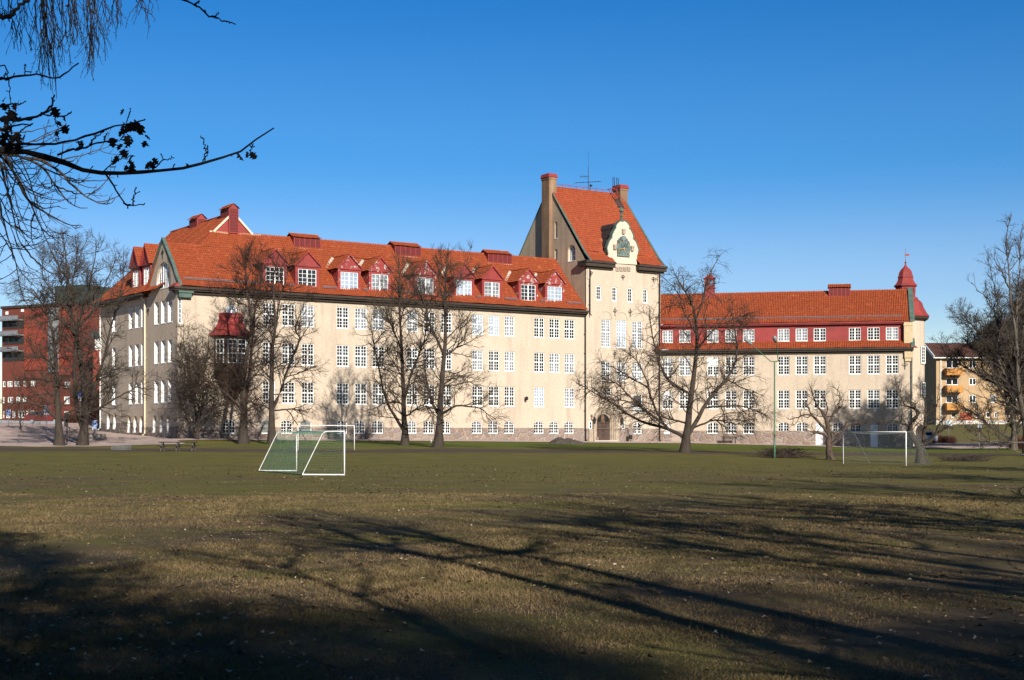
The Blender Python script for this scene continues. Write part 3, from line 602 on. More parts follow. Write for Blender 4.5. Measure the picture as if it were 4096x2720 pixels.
for i, (a, b) in enumerate(TALL):                        # brick arches of the blind niches over the tall windows
    u0, u1 = TF.U(a) - .12, TF.U(b) + .12; h = (u1 - u0) / 2
    for k in range(14):
        t0, t1 = math.pi * k / 14, math.pi * (k + 1) / 14; c = (u0 + u1) / 2
        q = [(c + r * math.cos(t), 15.25 + r * math.sin(t)) for r, t in ((h, t0), (h + .16, t0), (h + .16, t1), (h, t1))]
        tw_.prism([TF(p[0], -.01, p[1]) for p in q], (TF.n[0] * .07, TF.n[1] * .07, 0))
RZ, EZ = 31.2, 21.9                                      # ridge and eave heights
rw = 7.3
tw_.add([TF(TU1, 0, 0), TF(TU1, -TW, 0), TF(TU1, -TW, EZ), TF(TU1, -rw, RZ), TF(TU1, 0, EZ)], [(0, 1, 2, 3, 4)])
tw_.add([TF(TU0, -TW, 0), TF(TU1, -TW, 0), TF(TU1, -TW, EZ), TF(TU0, -TW, EZ)], [(0, 1, 2, 3)])
tw_.add([TF(TU0, 0, 2.45), TF(TU0, 0, 15.0), TF(TU0, -.16, 15.0), TF(TU0, -.16, 2.45)], [(0, 1, 2, 3)])
tw_.build('tower_wall', CREAM, school)
tp = MB(); wall(tp, TF, TU0, TU1, .3, 2.45, tops + [(DC - 1.35, DC + 1.35, .2, 2.6, 0)], dep=.2, d=.06); tp.add([TF(TU0, .06, 2.45), TF(TU1, .06, 2.45), TF(TU1, 0, 2.48), TF(TU0, 0, 2.48)], [(0, 1, 2, 3)]); tp.build('plinth', PLINTH, school)
# side gable over the left roof, with its small windows
so_ = [(1.9, 3.35, 22.0, 23.9, .72), (5.45, 6.0, 25.0, 27.0, .27), (5.45, 6.0, 22.3, 23.7, 0)]
ts = MB(); wall(ts, TS, .0, 1.9, 14.0, 21.9, []); 
wall(ts, TS, 1.9, 3.35, 14, 23.92, [(1.9, 3.35, 22.0, 23.9, .72)], dep=.3); wall(ts, TS, 3.35, 5.45, 14, 23.92, [])
wall(ts, TS, 5.45, 6.0, 14, 27.02, so_[1:], dep=.3); wall(ts, TS, 6.0, TW, 14, 21.9, [])
gz_ = lambda w_: EZ + (RZ - EZ) * min(w_, TW - w_) / rw
P = lambda *q: [TS(a, 0, z) for a, z in q]
ts.add(P((0, 21.9), (1.9, 21.9), (1.9, gz_(1.9))), [(0, 1, 2)]); ts.add(P((1.9, 23.92), (3.35, 23.92), (3.35, gz_(3.35)), (1.9, gz_(1.9))), [(0, 1, 2, 3)])
ts.add(P((3.35, 23.92), (5.45, 23.92), (5.45, gz_(5.45)), (3.35, gz_(3.35))), [(0, 1, 2, 3)]); ts.add(P((5.45, 27.02), (6.0, 27.02), (6.0, gz_(6)), (5.45, gz_(5.45))), [(0, 1, 2, 3)])
ts.add(P((6.0, 21.9), (TW, 21.9), (rw, RZ), (6.0, gz_(6))), [(0, 1, 2, 3)])
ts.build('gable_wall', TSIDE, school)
for a, b, c, e, r in so_: window(TS, a + .01, b - .01, c, e, (2, 2) if r > .5 else (2,), (3,), r - .01 if r else 0, GLASS2 if r > .5 else CURT, rec=.2, name='gable_window', fw=.09, mw=.1)
# roof
tr = MB(); TPf = [(-.75, 21.75), (.25, 22.55), (rw, RZ + .1)]
gA, gB = TF.U(2441) + .25, TF.U(2550) - .2
for a, b in ((TU0, gA), (gB, TU1)): tiles(tr, TF.o, LF.u, WD, a, b, [(-.75, 21.75), (.25, 22.55), (.6, 22.98)], tw=.21, course=.36)
tiles(tr, TF.o, LF.u, WD, TU0, TU1, [(.6, 22.98), (rw, RZ + .1)], tw=.21, course=.36); tr.add([TF(TU0, -rw, RZ + .1), TF(TU1, -rw, RZ + .1), TF(TU1, -TW - .5, EZ - .4), TF(TU0, -TW - .5, EZ - .4)], [(0, 1, 2, 3)])
TTILE = mat('tower_tiles', (.315, .068, .025), (.22, .044, .017), 3.4, rough=.85, bump=.25, bscale=14, c3=(.36, .19, .12), s3=.55, stretch=(1, 1, .35), lo3=.60, hi3=.74)
tr.build('tower_roof', TTILE, school, recalc=False)
rt = MB(); rt.tube([TF(TU0, -rw, RZ + .15), TF(TU1, -rw, RZ + .15)], .13, 6); rt.build('ridge_tiles', TILE, school)
for fr, a in ((Frame(TF(TU0, 0, 0)[:2], EF.u, EF.n), 0), (Frame(TF(TU1, 0, 0)[:2], EF.u, (-EF.n[0], -EF.n[1])), 0)):
    cb = MB(); coping(cb, fr, [(-.85, 21.72), (.2, 22.68), (6.55, 30.35)], th=.13, d0=-.16, d1=.1); cb.build('gable_coping', COPPER, school); cb = MB(); coping(cb, fr, [(8.05, 30.35), (TW + .5, EZ - .3)], th=.13, d0=-.16, d1=.1); cb.build('gable_coping', COPPER, school)
#cb.build('gable_coping', COPPER, school)
# stepped-out eaves each side of the clock gable
g0, g1_ = TF.U(2441), TF.U(2550)
for a, b in ((TU0 - .45, g0 + .28), (g1_ - .25, TU1 + .45)):
    te = MB(); te.fb(TF, a, b, 0, .62, 21.15, 21.55); te.fb(TF, a - .03, b + .03, 0, .78, 21.55, 21.8); te.fb(TF, a + .3, b - .15, 0, .3, 20.95, 21.15)
    if a < TU0: te.fb(TS, -.15, .9, 0, .45, 21.2, 21.78)
    te.build('eaves', DARKW, school)
a1, b1 = TU0 + .35, TF.U(2436) - .2
snow_rail(TF, [(TU0 + .15, g0 - .1), (g1_ + .2, TU1 - .4)], .3, 21.2)
# clock gable
S3 = lambda x, y: TF.hit(2300 + x * .17215, 830 + y * .17215)
right = [(1110, 310), (1140, 311), (1175, 325), (1210, 355), (1240, 400), (1262, 440), (1255, 488), (1285, 515), (1310, 560), (1332, 610), (1352, 660), (1343, 720), (1352, 742), (1385, 765), (1412, 810), (1435, 875), (1452, 930), (1470, 985), (1462, 1040), (1455, 1085), (1438, 1110), (1440, 1200), (1440, 1330)]
left = [(1075, 311), (1040, 322), (1005, 350), (970, 390), (948, 430), (948, 482), (925, 510), (898, 560), (876, 610), (862, 640), (858, 700), (845, 722), (812, 760), (790, 800), (770, 860), (750, 915), (742, 940), (752, 1000), (760, 1050), (770, 1080), (770, 1140), (810, 1160), (812, 1290)]
Lp = [S3(*p) for p in left]; Rp = [S3(*p) for p in right]
outl = Rp[::-1] + Lp
gb_ = MB(); gb_.prism([TF(u, .012, z) for u, z in outl], (-TF.n[0] * .5, -TF.n[1] * .5, 0)); cg = gb_.build('clock_gable', brick_mat('pale_gable_render', (.55, .46, .37), (.50, .41, .33), (.36, .29, .23)), school)
cap = MB()
for seq in (Lp[:20], Rp[:19]):
    seq = [Rp[0]] + seq if seq is not Rp[:19] else seq
    for (a, za), (b, zb) in zip(seq[:-1], seq[1:]):
        dv = Vector((b - a, zb - za)); 
        if dv.length < 1e-4: continue
        nn = Vector((-dv.y, dv.x)).normalized() * .11
        c = Vector(((Lp[8][0] + Rp[8][0]) / 2, Lp[12][1]))
        if (Vector((a, za)) - c).dot(nn) < 0: nn = -nn
        q = [(a, za), (b, zb), (b + nn.x, zb + nn.y), (a + nn.x, za + nn.y)]
        cap.prism([TF(u, .1, z) for u, z in q], (-TF.n[0] * .5, -TF.n[1] * .5, 0))
cap.build('gable_capping', COPPER, cg)
bk = MB(); cu = (Lp[10][0] + Rp[10][0]) / 2
bk.prism([TF(cu + (u - cu) * .97, -.49, z - .12) for u, z in outl if z > 21.9], (-TF.n[0] * 6, -TF.n[1] * 6, 0)); bk.build('gable_roof', LEAD, cg)
fi = MB(); uf, zf = S3(1092, 310); fi.lathe(TF(uf, -.1, zf - .05), [(.26, 0), (.26, .1), (.16, .25), (.1, .42), (.17, .6), (.13, .75), (.11, .95), (.2, 1.1), (.3, 1.2), (.28, 1.3), (.14, 1.5), (.03, 1.66)], 8); fi.build('finial', COPPER, cg)
# clock panel
cpn = [(975, 760), (1000, 755), (1005, 720), (1040, 715), (1050, 680), (1165, 682), (1175, 720), (1205, 728), (1212, 772), (1250, 785), (1252, 1145), (972, 1130)]
ck = MB(); ck.prism([TF(*(lambda q: (q[0], .012, q[1]))(S3(*p))) for p in cpn], (TF.n[0] * .1, TF.n[1] * .1, 0))
CLK = mat('clock_patina', (.09, .13, .15), (.03, .045, .052), 2.2, rough=.6, c3=(.12, .17, .15), s3=1.2)
clock = ck.build('clock', CLK, cg)
cu_, cz_ = S3(1113, 955)
ring = MB(); 
for k in range(40):
    t0, t1 = 2 * math.pi * k / 40, 2 * math.pi * (k + 1) / 40
    ring.prism([TF(cu_ + r * math.cos(t), .115, cz_ + r * math.sin(t)) for r, t in ((.62, t0), (.72, t0), (.72, t1), (.62, t1))], (TF.n[0] * .03, TF.n[1] * .03, 0))
for sg in (-1, 1):                                       # the two supporters and the crest on the panel, as low relief
    for q in ([(.9, -.5), (.75, .2), (.9, .75), (1.02, .1)],): ring.prism([TF(cu_ + sg * x, .115, cz_ + y) for x, y in q], (TF.n[0] * .05, TF.n[1] * .05, 0))
ring.prism([TF(cu_ + x, .115, cz_ + y) for x, y in ((-.3, .95), (.3, .95), (.36, 1.35), (.12, 1.5), (0, 1.42), (-.12, 1.5), (-.36, 1.35))], (TF.n[0] * .05, TF.n[1] * .05, 0))
ring.fb(TF, S3(972, 0)[0], S3(1252, 0)[0], .112, .2, S3(1110, 1130)[1] - .04, S3(1110, 1100)[1]); ring.build('clock_relief', mat('relief_patina', (.09, .13, .13), (.14, .2, .18), 3, rough=.6), clock)
nm = MB()
for k in range(12):
    t = math.radians(30 * k); nm.fb(TF, cu_ + .85 * math.sin(t) - .05, cu_ + .85 * math.sin(t) + .05, .115, .16, cz_ + .85 * math.cos(t) - .1, cz_ + .85 * math.cos(t) + .1)
nm.build('clock_numerals', GOLD, clock)
hd = MB()
for tx, ty, wd in ((1000, 975, .07), (1130, 1035, .09)):
    u, z = S3(tx, ty); hd.bar(TF(cu_ - (u - cu_) * .25, .2, cz_ - (z - cz_) * .25), TF(u, .2, z), wd, .03, up=(TF.n[0], TF.n[1], 0))
hd.lathe(TF(cu_, .18, cz_ - .08), [(.1, 0), (.1, .16)], 8); hd.build('clock_hands', GOLD, clock)
for x, y in ((1113, 560), (910, 922), (1317, 955)):
    u, z = S3(x, y); mb = MB(); mb.hexa([TF(u - .16, .25, z - .28), TF(u + .16, .25, z - .28), TF(u + .2, 0, z - .3), TF(u - .2, 0, z - .3), TF(u - .2, .3, z + .28), TF(u + .2, .3, z + .28), TF(u + .2, 0, z + .3), TF(u - .2, 0, z + .3)]); mb.build('stone_mask', SAND, school)
# date stones 1 9 0 9
def text_mesh(s, size, fr_, u, z, d, name, m, parent, depth=.02):
    cu = bpy.data.curves.new('text', 'FONT'); cu.body = s; cu.size = size; cu.align_x = 'CENTER'; cu.align_y = 'CENTER'; cu.extrude = depth; cu.resolution_u = 3
    ob = bpy.data.objects.new('text_tmp', cu); COL.objects.link(ob); bpy.context.view_layer.update()
    me = bpy.data.meshes.new_from_object(ob); COL.objects.unlink(ob); bpy.data.objects.remove(ob)
    base = base_of(parent) if parent else Vector()
    for v in me.vertices:
        p = fr_(u + v.co.x, d + v.co.z, z + v.co.y); v.co = Vector(p) - base
    me.materials.clear(); me.materials.append(m); me.name = name
    o = bpy.data.objects.new(name, me); return link(o, parent)
SAND2 = mat('cut_figure', (.20, .16, .12), (.16, .13, .1), 4)
for ch, x in zip('1909', (975, 1065, 1155, 1245)):
    u, z = S3(x, 1430); mb = MB(); mb.fb(TF, u - .22, u + .22, 0, .12, z - .25, z + .25); ds = mb.build('date_stone', SAND, school)
    text_mesh(ch, .48, TF, u, z, .125, 'figure', SAND2, ds)
for px in (2363, 2491, 2613): anchor(TF, TF.U(px), TF.hit(px, 1095)[1] if px < 2400 else (20.15 if px < 2500 else 20.2), .6)
for px, z in ((2459, 16.1), (2520, 16.1), (2458, 11.1), (2521, 11.1)): anchor(TF, TF.U(px), z, 1.0)
pipe(TF, TU0 + .42, 15.5, 21.0, d=.2); pipe(TF, TU1 - .3, .9, 21.0, d=.2)
for u in (TU0 + .12, TU1 - .52): mb = MB(); mb.fb(TF, u, u + .35, .005, .09, 19.7, 20.9); mb.build('corner_panel', SAND if False else CREAM, school)
# chimneys
def chimney(u0, u1, z0, z1, m):
    mb = MB(); mb.fb(TF, u0, u1, -8.1, -6.6, z0, z1 - .6); mb.fb(TF, u0 - .06, u1 + .06, -8.16, -6.54, z1 - .6, z1 - .35)
    o = mb.build('chimney', m, school); c = MB(); c.hexa([TF(u0 - .14, -6.46, z1 - .35), TF(u1 + .14, -6.46, z1 - .35), TF(u1 + .14, -8.24, z1 - .35), TF(u0 - .14, -8.24, z1 - .35), TF(u0 - .02, -6.58, z1 + .1), TF(u1 + .02, -6.58, z1 + .1), TF(u1 + .02, -8.12, z1 + .1), TF(u0 - .02, -8.12, z1 + .1)]); c.build('chimney_cap', REDP, o); return o
chimney(TU0 - .5, TU0 + .6, 21.8, 32.7, BRICKC)
mb = MB(); mb.fb(TF, TU0 - .5 - .004, TU0 - .02, -8.104, -8.1, 22, 22.1); 
chimney(TR - .85, TR + .3, 27.5, 32.4, BRICKC)
ap = MB(); ap.fb(TF, TU0 + .0, TU0 + .95, -6.6, -6.35, 30.15, 30.4); ap.fb(TF, TR - 1.0, TR + .2, -6.6, -6.3, 29.9, 30.15); ap.build('chimney_flashing', REDP, school)
rr = MB()                                                # ridge walkway rail, ladder cage, hatch
rr.tube([TF(TU0 + .9, -rw, RZ + .55), TF(TR - 1.9, -rw, RZ + .55)], .035, 5)
for k in range(9): u = TU0 + 1 + k * 1.02; rr.tube([TF(u, -rw, RZ), TF(u, -rw, RZ + .55)], .03, 4)
rr.build('ridge_rail', REDP, school)
lc = MB()
for u in (TR - 2.0, TR - 1.15): lc.tube([TF(u, -6.9, RZ - .6), TF(u, -6.9, RZ + .7), TF(u, -7.7, RZ + .7)], .06, 5); lc.tube([TF(u, -6.9, RZ + .2), TF(u + .1, -5.9, RZ - .7)], .05, 5)
lc.tube([TF(TR - 2.0, -6.9, RZ + .7), TF(TR - 1.15, -6.9, RZ + .7)], .05, 5); lc.build('ladder_cage', REDP, school)
ih = MB()
for u in (TR - 1.35, TR - .75):
    ih.tube([TF(u - .12, -7.3, RZ + 1), TF(u - .12, -7.3, RZ + 2.2), TF(u + .12, -7.3, RZ + 2.2), TF(u + .12, -7.3, RZ + 1)], .04, 4)
ih.build('iron_hoop', IRON, school)
hb = MB(); hb.hexa([TF(TR - 2.0, -5.7, 29.25), TF(TR - .95, -5.7, 29.25), TF(TR - .95, -6.6, 30.4), TF(TR - 2.0, -6.6, 30.4), TF(TR - 2.0, -5.6, 29.4), TF(TR - .95, -5.6, 29.4), TF(TR - .95, -6.6, 30.65), TF(TR - 2.0, -6.6, 30.65)]); hb.build('roof_hatch', LEAD, school)
an = MB(); ua = TF.U(2353, -rw); an.tube([TF(ua, -rw, RZ), TF(ua, -rw, RZ + 3.1)], [.05] * 1 + [.03], 5); an.tube([TF(ua, -rw, RZ + 3.1), TF(ua, -rw, RZ + 5)], .012, 4)
an.bar(TF(ua - 2.0, -rw, RZ + .95), TF(ua + 1.9, -rw, RZ + 1.5), .05); an.bar(TF(ua - 1.3, -rw, RZ + 1.75), TF(ua + .1, -rw, RZ + 1.95), .05)
for k in range(9): u = ua - 1.9 + k * .46; z = RZ + .97 + k * .065; an.bar(TF(u, -rw - .35, z), TF(u, -rw + .35, z), .03)
for k in range(4): u = ua - 1.2 + k * .3; an.bar(TF(u, -rw, RZ + 1.6), TF(u, -rw, RZ + 2.05), .03)
an.tube([TF(ua + .3, -rw, RZ), TF(ua + .3, -rw, RZ + 1.1)], .03, 4); an.fb(TF, ua + .25, ua + .55, -rw - .1, -rw + .1, RZ + .75, RZ + .95); an.build('aerial', IRON, school)
# ---- door and its portal
pt = MB()
def arch_ring(mb, fr, c, r0, r1, zs, z0, d0, d1, n=18):
    pts = [(c + r0, z0)] + [(c + r0 * math.cos(math.pi * k / n), zs + r0 * 1.08 * math.sin(math.pi * k / n)) for k in range(n + 1)] + [(c - r0, z0)]
    out = [(c + r1, z0)] + [(c + r1 * math.cos(math.pi * k / n), zs + r1 * 1.08 * math.sin(math.pi * k / n)) for k in range(n + 1)] + [(c - r1, z0)]
    for k in range(len(pts) - 1):
        q = [pts[k], out[k], out[k + 1], pts[k + 1]]; mb.hexa([fr(u, d0, z) for u, z in q] + [fr(u, d1, z) for u, z in q])
zs = dz1 - DH
for k, (r0, r1, d1) in enumerate(((DH, DH + .18, .02), (DH + .18, DH + .36, .16), (DH + .36, DH + .54, .28), (DH + .54, DH + .66, .34))): arch_ring(pt, TF, DC, r0, r1, zs, 1.1, -.25, d1)
pt.fb(TF, DC - DH - 1.25, DC - DH - .68, 0, .22, .9, 2.4); pt.fb(TF, DC + DH + .68, DC + DH + 1.2, 0, .22, .9, 2.4)
pt.fb(TF, DC - DH - .1, DC - DH + .0, 0, .3, 1.1, 1.5); pt.build('portal', SAND, school)
st_ = MB(); st_.fb(TF, DC - 1.6, DC + 1.9, .0, .75, .85, 1.0); st_.fb(TF, DC - 1.6, DC + 1.9, .0, .4, 1.0, 1.12); st_.build('door_step', mat('step_stone', (.42, .38, .34), (.36, .32, .28), 3), school)
dr = MB(); dr.fb(TF, DC - DH + .01, DC - .012, -.24, -.18, 1.12, 3.1); dr.fb(TF, DC + .012, DC + DH - .01, -.24, -.18, 1.12, 3.1); dr.fb(TF, DC - DH, DC + DH, -.26, -.1, 3.1, 3.24)
for sg in (-1, 1):
    for z in (1.3, 1.95, 2.55): dr.fb(TF, DC + sg * .38 - .24, DC + sg * .38 + .24, -.18, -.15, z, z + .5)
    dr.fb(TF, DC + sg * .12 - .02, DC + sg * .12 + .02, -.15, -.08, 2.1, 2.3)
door = dr.build('door', DOORW, school)
fl = MB(); fl.prism([TF(DC + DH, -.2, 3.24)] + [TF(DC + DH * .99 * math.cos(math.pi * k / 12), -.2, max(3.24, zs + DH * 1.06 * math.sin(math.pi * k / 12))) for k in range(13)] + [TF(DC - DH, -.2, 3.24)], (-TF.n[0] * .03, -TF.n[1] * .03, 0)); fl.build('fanlight', GLASS, door)
fm = MB(); fm.prism([TF(DC + x, -.19, z) for x, z in ((-.28, 3.24), (.28, 3.24), (.2, 3.95), (0, 4.08), (-.2, 3.95))], (TF.n[0] * .06, TF.n[1] * .06, 0)); fm.build('fanlight_panel', mat('fanlight_wood', (.16, .09, .05)), door)
# carved stone above the door with a small window
ae = MB(); a0, a1 = TF.U(2405), TF.U(2446); z_ = lambda py: TF.hit(2425, py)[1]
ae.fb(TF, a0, a0 + .16, 0, .2, z_(1605), z_(1552)); ae.fb(TF, a1 - .16, a1, 0, .2, z_(1605), z_(1552)); ae.fb(TF, a0 - .1, a1 + .1, 0, .26, z_(1552), z_(1546)); ae.fb(TF, a0 - .08, a1 + .08, 0, .26, z_(1588), z_(1582))
ae.prism([TF(u, 0, z) for u, z in ((a0, z_(1546)), (a1, z_(1546)), (a1 - .25, z_(1535)), (a1 - .45, z_(1528)), ((a0 + a1) / 2 + .12, z_(1522)), ((a0 + a1) / 2 + .1, z_(1505)), ((a0 + a1) / 2 - .1, z_(1505)), ((a0 + a1) / 2 - .12, z_(1522)), (a0 + .45, z_(1528)), (a0 + .25, z_(1535)))], (TF.n[0] * .18, TF.n[1] * .18, 0))
ae.prism([TF(u, 0, z) for u, z in ((a0 + .1, z_(1588)), (a1 - .1, z_(1588)), (a1 - .3, z_(1612)), ((a0 + a1) / 2 + .3, z_(1632)), ((a0 + a1) / 2 - .3, z_(1632)), (a0 + .3, z_(1612)))], (TF.n[0] * .14, TF.n[1] * .14, 0))
aed = ae.build('carved_surround', SAND, school)
f5 = Frame(TF(0, .1, 0)[:2], TF.u, TF.n); window(f5, a0 + .17, a1 - .17, z_(1582), z_(1553), (1, 1), (2,), rec=.02, parent=aed, merged=True, fw=.06, mw=.08, sill=False)
for px, sg in ((2366, 1), (2485, -1)):
    u = TF.U(px); mb = MB(); mb.fb(TF, u - .16, u + .16, 0, .35, 3.85, 4.1); mb.fb(TF, u - .1, u + .1, 0, .22, 3.5, 3.85); o = mb.build('lamp_bracket', SAND, school)
    mb = MB(); mb.lathe(TF(u + .15 * sg, .4, 3.0), [(.03, 0), (.12, .12), (.15, .5), (.18, .55), (.05, .75), (.03, .85)], 8); mb.build('lantern', IRON, o)
    u0 = u - .42 if sg > 0 else u + .0; s2 = Frame(TF(0, .08, 0)[:2], TF.u, TF.n); window(s2, u0 - .0, u0 + .42, 2.45, 3.3, (1,), (2,), rec=.0, merged=True, name='slit_window', fw=.09, tw=.1, sill=False)

# ================================================================ RIGHT WING
RP = lambda px, d=0.0: RF.U(px, d)
RC = [(2649, 2692), (2717, 2762), (2829, 2874.5), (2901, 2947), (2972, 3018), (3111, 3158), (3183, 3231), (3255, 3304), (3396, 3444), (3470, 3519), (3544, 3594)]
rops, aops = [], []
dz = lambda px: EYE
for i, (a, b) in enumerate(RC):
    u0, u1 = max(RP(a), .25), RP(b)
    for (z0, z1), k in (((8.78, 10.95), 0), ((4.82, 6.98), 1)):
        rops.append((u0, u1, z0, z1, 0)); gl = CURT if (k, i) in ((0, 1), (0, 0)) else pick(GLASS, GLASS, GLASS2)
        o = window(RF, u0, u1, z0, z1, glass=gl)
        if (k, i) in ((0, 2), (1, 0)): mb = MB(); mb.fb(RF, u0 + .1, u1 - .1, -.11, -.06, (z0 + z1) / 2, z1 - .1); mb.build('blank_panel', WHITE, o); o['label'] = 'window with its upper half closed by a white panel'
    u0, u1 = max(RP(a, -.45), .25), RP(b, -.45)
    aops.append((u0, u1, 12.72, 14.2, 0)); 
for a, b, zb, zt in ((2829, 2874, 1.9, 3.25), (2902, 2946, 1.9, 3.25), (2973, 3018, 1.86, 3.25), (3111, 3157, 2.15, 3.25), (3184, 3231, 2.15, 3.25), (3330, 3373, 2.1, 3.2), (3400, 3444, 2.1, 3.2), (3548, 3592, 2.05, 3.1)):
    u0, u1 = RP(a), RP(b); rops.append((u0, u1, zb, zt, .3)); window(RF, u0, u1, zb, zt, (2, 2), (3,), .3, pick(GLASS, GLASS2), name='arched_window', fw=.08)
for a, b, zb, zt in ((2654, 2682, 1.85, 3.3), (3263, 3295, -.15, 3.1), (3481, 3512, -.1, 2.9)):
    u0, u1 = RP(a), RP(b); rops.append((u0, u1, zb, zt, 0)); mb = MB(); mb.fb(RF, u0, u1, -.14, -.08, max(zb, .1), zt); mb.fb(RF, u0 + .12, u1 - .12, -.08, -.06, max(zb, .1) + 1.0, zt - .15); mb.fb(RF, u1 - .2, u1 - .14, -.08, -.02, max(zb, .2) + .95, max(zb, .2) + 1.15); mb.build('basement_door', WHITE, school)
rwl = MB(); wall(rwl, RF, 0, RL, 2.2, 11.7, rops)
DEP = 9.2
rwl.add([RF(0, -DEP, -1), RF(RL, -DEP, -1), RF(RL, -DEP, 14.8), RF(0, -DEP, 14.8)], [(0, 1, 2, 3)])
rwl.add([RF(RL, 0, 2.2), RF(RL, -DEP, 2.2), RF(RL, -DEP, 14.8), RF(RL, -4.6, 18.7), RF(RL, -.45, 14.8), RF(RL, -.45, 11.7), RF(RL, 0, 11.7)], [(0, 1, 2, 3, 4, 5, 6)])
rwl.build('wall', CREAM, school)
rp = MB(); wall(rp, RF, 0, RL + .05, -1, 2.2, rops, dep=.2, d=.06); rp.add([RF(0, .06, 2.2), RF(RL + .05, .06, 2.2), RF(RL + .05, 0, 2.23), RF(0, 0, 2.23)], [(0, 1, 2, 3)]); rp.add([RF(RL + .05, .06, -1), RF(RL + .05, -DEP, -1), RF(RL + .05, -DEP, 2.2), RF(RL + .05, .06, 2.2)], [(0, 1, 2, 3)]); rp.build('plinth', PLINTH, school)
AFm = Frame(RF(0, -.45, 0)[:2], RF.u, RF.n)
aw = MB(); wall(aw, AFm, -.1, RL - .55, 12.3, 14.85, aops, dep=.12); aw.build('attic_wall', REDP, school)
ARNG = [CURT, CURT, CURT, CURT, CURT, CURT, CURT, GLASS2, GLASS, GLASS, CURT]
for (u0, u1, z0, z1, _), gl in zip(aops, ARNG): window(AFm, u0, u1, z0, z1, (2, 2), (4,), glass=gl, rec=.05, name='attic_window', fw=.07, mw=.13)
pil = MB(); pil.fb(RF, RL - .95, RL + .02, -.6, .1, 12.3, 14.75); pil.fb(RF, RL - 1.0, RL + .04, -.6, .16, 14.3, 14.5); pil.fb(RF, RL - .9, RL + .03, 0, .3, 10.6, 11.6); pil.fb(RF, RL - .85, RL + .03, 0, .2, 10.2, 10.6); pil.build('corner_pier', mat('pier_stone', (.50, .38, .24), (.42, .33, .2), 2), school)
sk = MB(); tiles(sk, RF.o, RF.u, (-RF.n[0], -RF.n[1]), -.6, RL - .05, [(-.55, 11.78), (.44, 12.66)], tw=.2, course=.34, rh=.07); sk.build('skirt_roof', TILE, school, recalc=False)
mr = MB(); tiles(mr, RF.o, RF.u, (-RF.n[0], -RF.n[1]), -.6, RL - .05, [(-.05, 14.82), (.35, 15.1), (4.6, 18.75)], tw=.2, course=.37, rh=.07)
mr.add([RF(-.6, -4.6, 18.75), RF(RL, -4.6, 18.75), RF(RL, -DEP - .4, 14.6), RF(-.6, -DEP - .4, 14.6)], [(0, 1, 2, 3)]); mr.build('roof', TILE, school, recalc=False)
rg = MB(); rg.tube([RF(-.6, -4.6, 18.82), RF(RL - .1, -4.6, 18.82)], .13, 6)
for k in range(95): u = -.4 + k * .305; p = RF(u, -4.6, 18.9); rg.box(p[0] - .05, p[0] + .05, p[1] - .05, p[1] + .05, 18.9, 18.99)
rg.build('ridge_tiles', TILE, school)
ce = MB(); fE = Frame(RF(RL, 0, 0)[:2], (-RF.n[0], -RF.n[1]), RF.u); coping(ce, fE, [(-.2, 14.75), (.35, 15.15), (4.6, 18.95), (9.4, 14.7)], th=.2, d0=-.3, d1=.25); ce.build('gable_coping', COPPER, school); ce = MB(); coping(ce, fE, [(-.6, 11.75), (.45, 12.7)], th=.2, d0=-.2, d1=.25); ce.build('gable_coping', COPPER, school)
re_ = MB(); re_.fb(RF, -.2, RL + .1, 0, .5, 11.42, 11.7); re_.fb(RF, -.3, RL + .1, .5, .66, 11.6, 11.8); re_.fb(RF, 0, RL - .1, 0, .2, 11.2, 11.42); re_.build('eaves', DARKW, school)
r2 = MB(); r2.fb(RF, -.1, RL - .1, -.45, -.02, 14.58, 14.8); r2.fb(RF, -.1, RL - .1, -.02, .1, 14.7, 14.84); r2.build('attic_eaves', REDP, school)
rr_ = MB(); rr_.hexa([RF(-.85, .75, 11.75), RF(-.3, .75, 11.75), RF(-.3, .1, 11.75), RF(-.85, .1, 11.75), RF(-.3, .5, 12.2), RF(-.2, .5, 12.2), RF(-.2, .1, 12.7), RF(-.3, .1, 12.7)]); rr_.hexa([RF(RL - .1, .7, 11.75), RF(RL + .55, .7, 11.75), RF(RL + .55, -.1, 11.75), RF(RL - .1, -.1, 11.75), RF(RL, .4, 12.05), RF(RL + .15, .4, 12.05), RF(RL + .15, -.1, 12.05), RF(RL, -.1, 12.05)]); rr_.build('eaves_return', REDP, school)
snow_rail(RF, [(.2, RL - 1.2)], .6, 15.55)
pipe(RF, RL - .08, .6, 11.2, d=.2, m=COPPER, r=.06); anchor(RF, RL - .85, 9.7, .9)
vent(RF, RP(3316, -4), RP(3399, -4), 3.9, 5.4, 17.95, 19.2, .42, 5, strip=False)
# bell-cote on the right ridge
bu0, bu1 = RP(2820, -4.3), RP(2857, -4.3); bz = 18.3
bc = MB()
wall(bc, Frame(RF(0, -4.0, 0)[:2], RF.u, RF.n), bu0, bu1, bz, 20.7, [(bu0 + .15, (bu0 + bu1) / 2 - .05, 19.9, 20.5, .2), ((bu0 + bu1) / 2 + .05, bu1 - .15, 19.9, 20.5, .2)], dep=.9)
wall(bc, Frame(RF(0, -4.9, 0)[:2], RF.u, RF.n), bu0, bu1, bz, 20.7, [(bu0 + .15, (bu0 + bu1) / 2 - .05, 19.9, 20.5, .2), ((bu0 + bu1) / 2 + .05, bu1 - .15, 19.9, 20.5, .2)], dep=.0)
for s in (bu0, bu1): bc.fb(RF, s - .03, s + .03, -4.9, -4.0, bz, 20.7)
bc.fb(RF, bu0 - .1, bu1 + .1, -5.0, -3.9, 19.5, 19.62); bcote = bc.build('bell_cote', REDP, school)
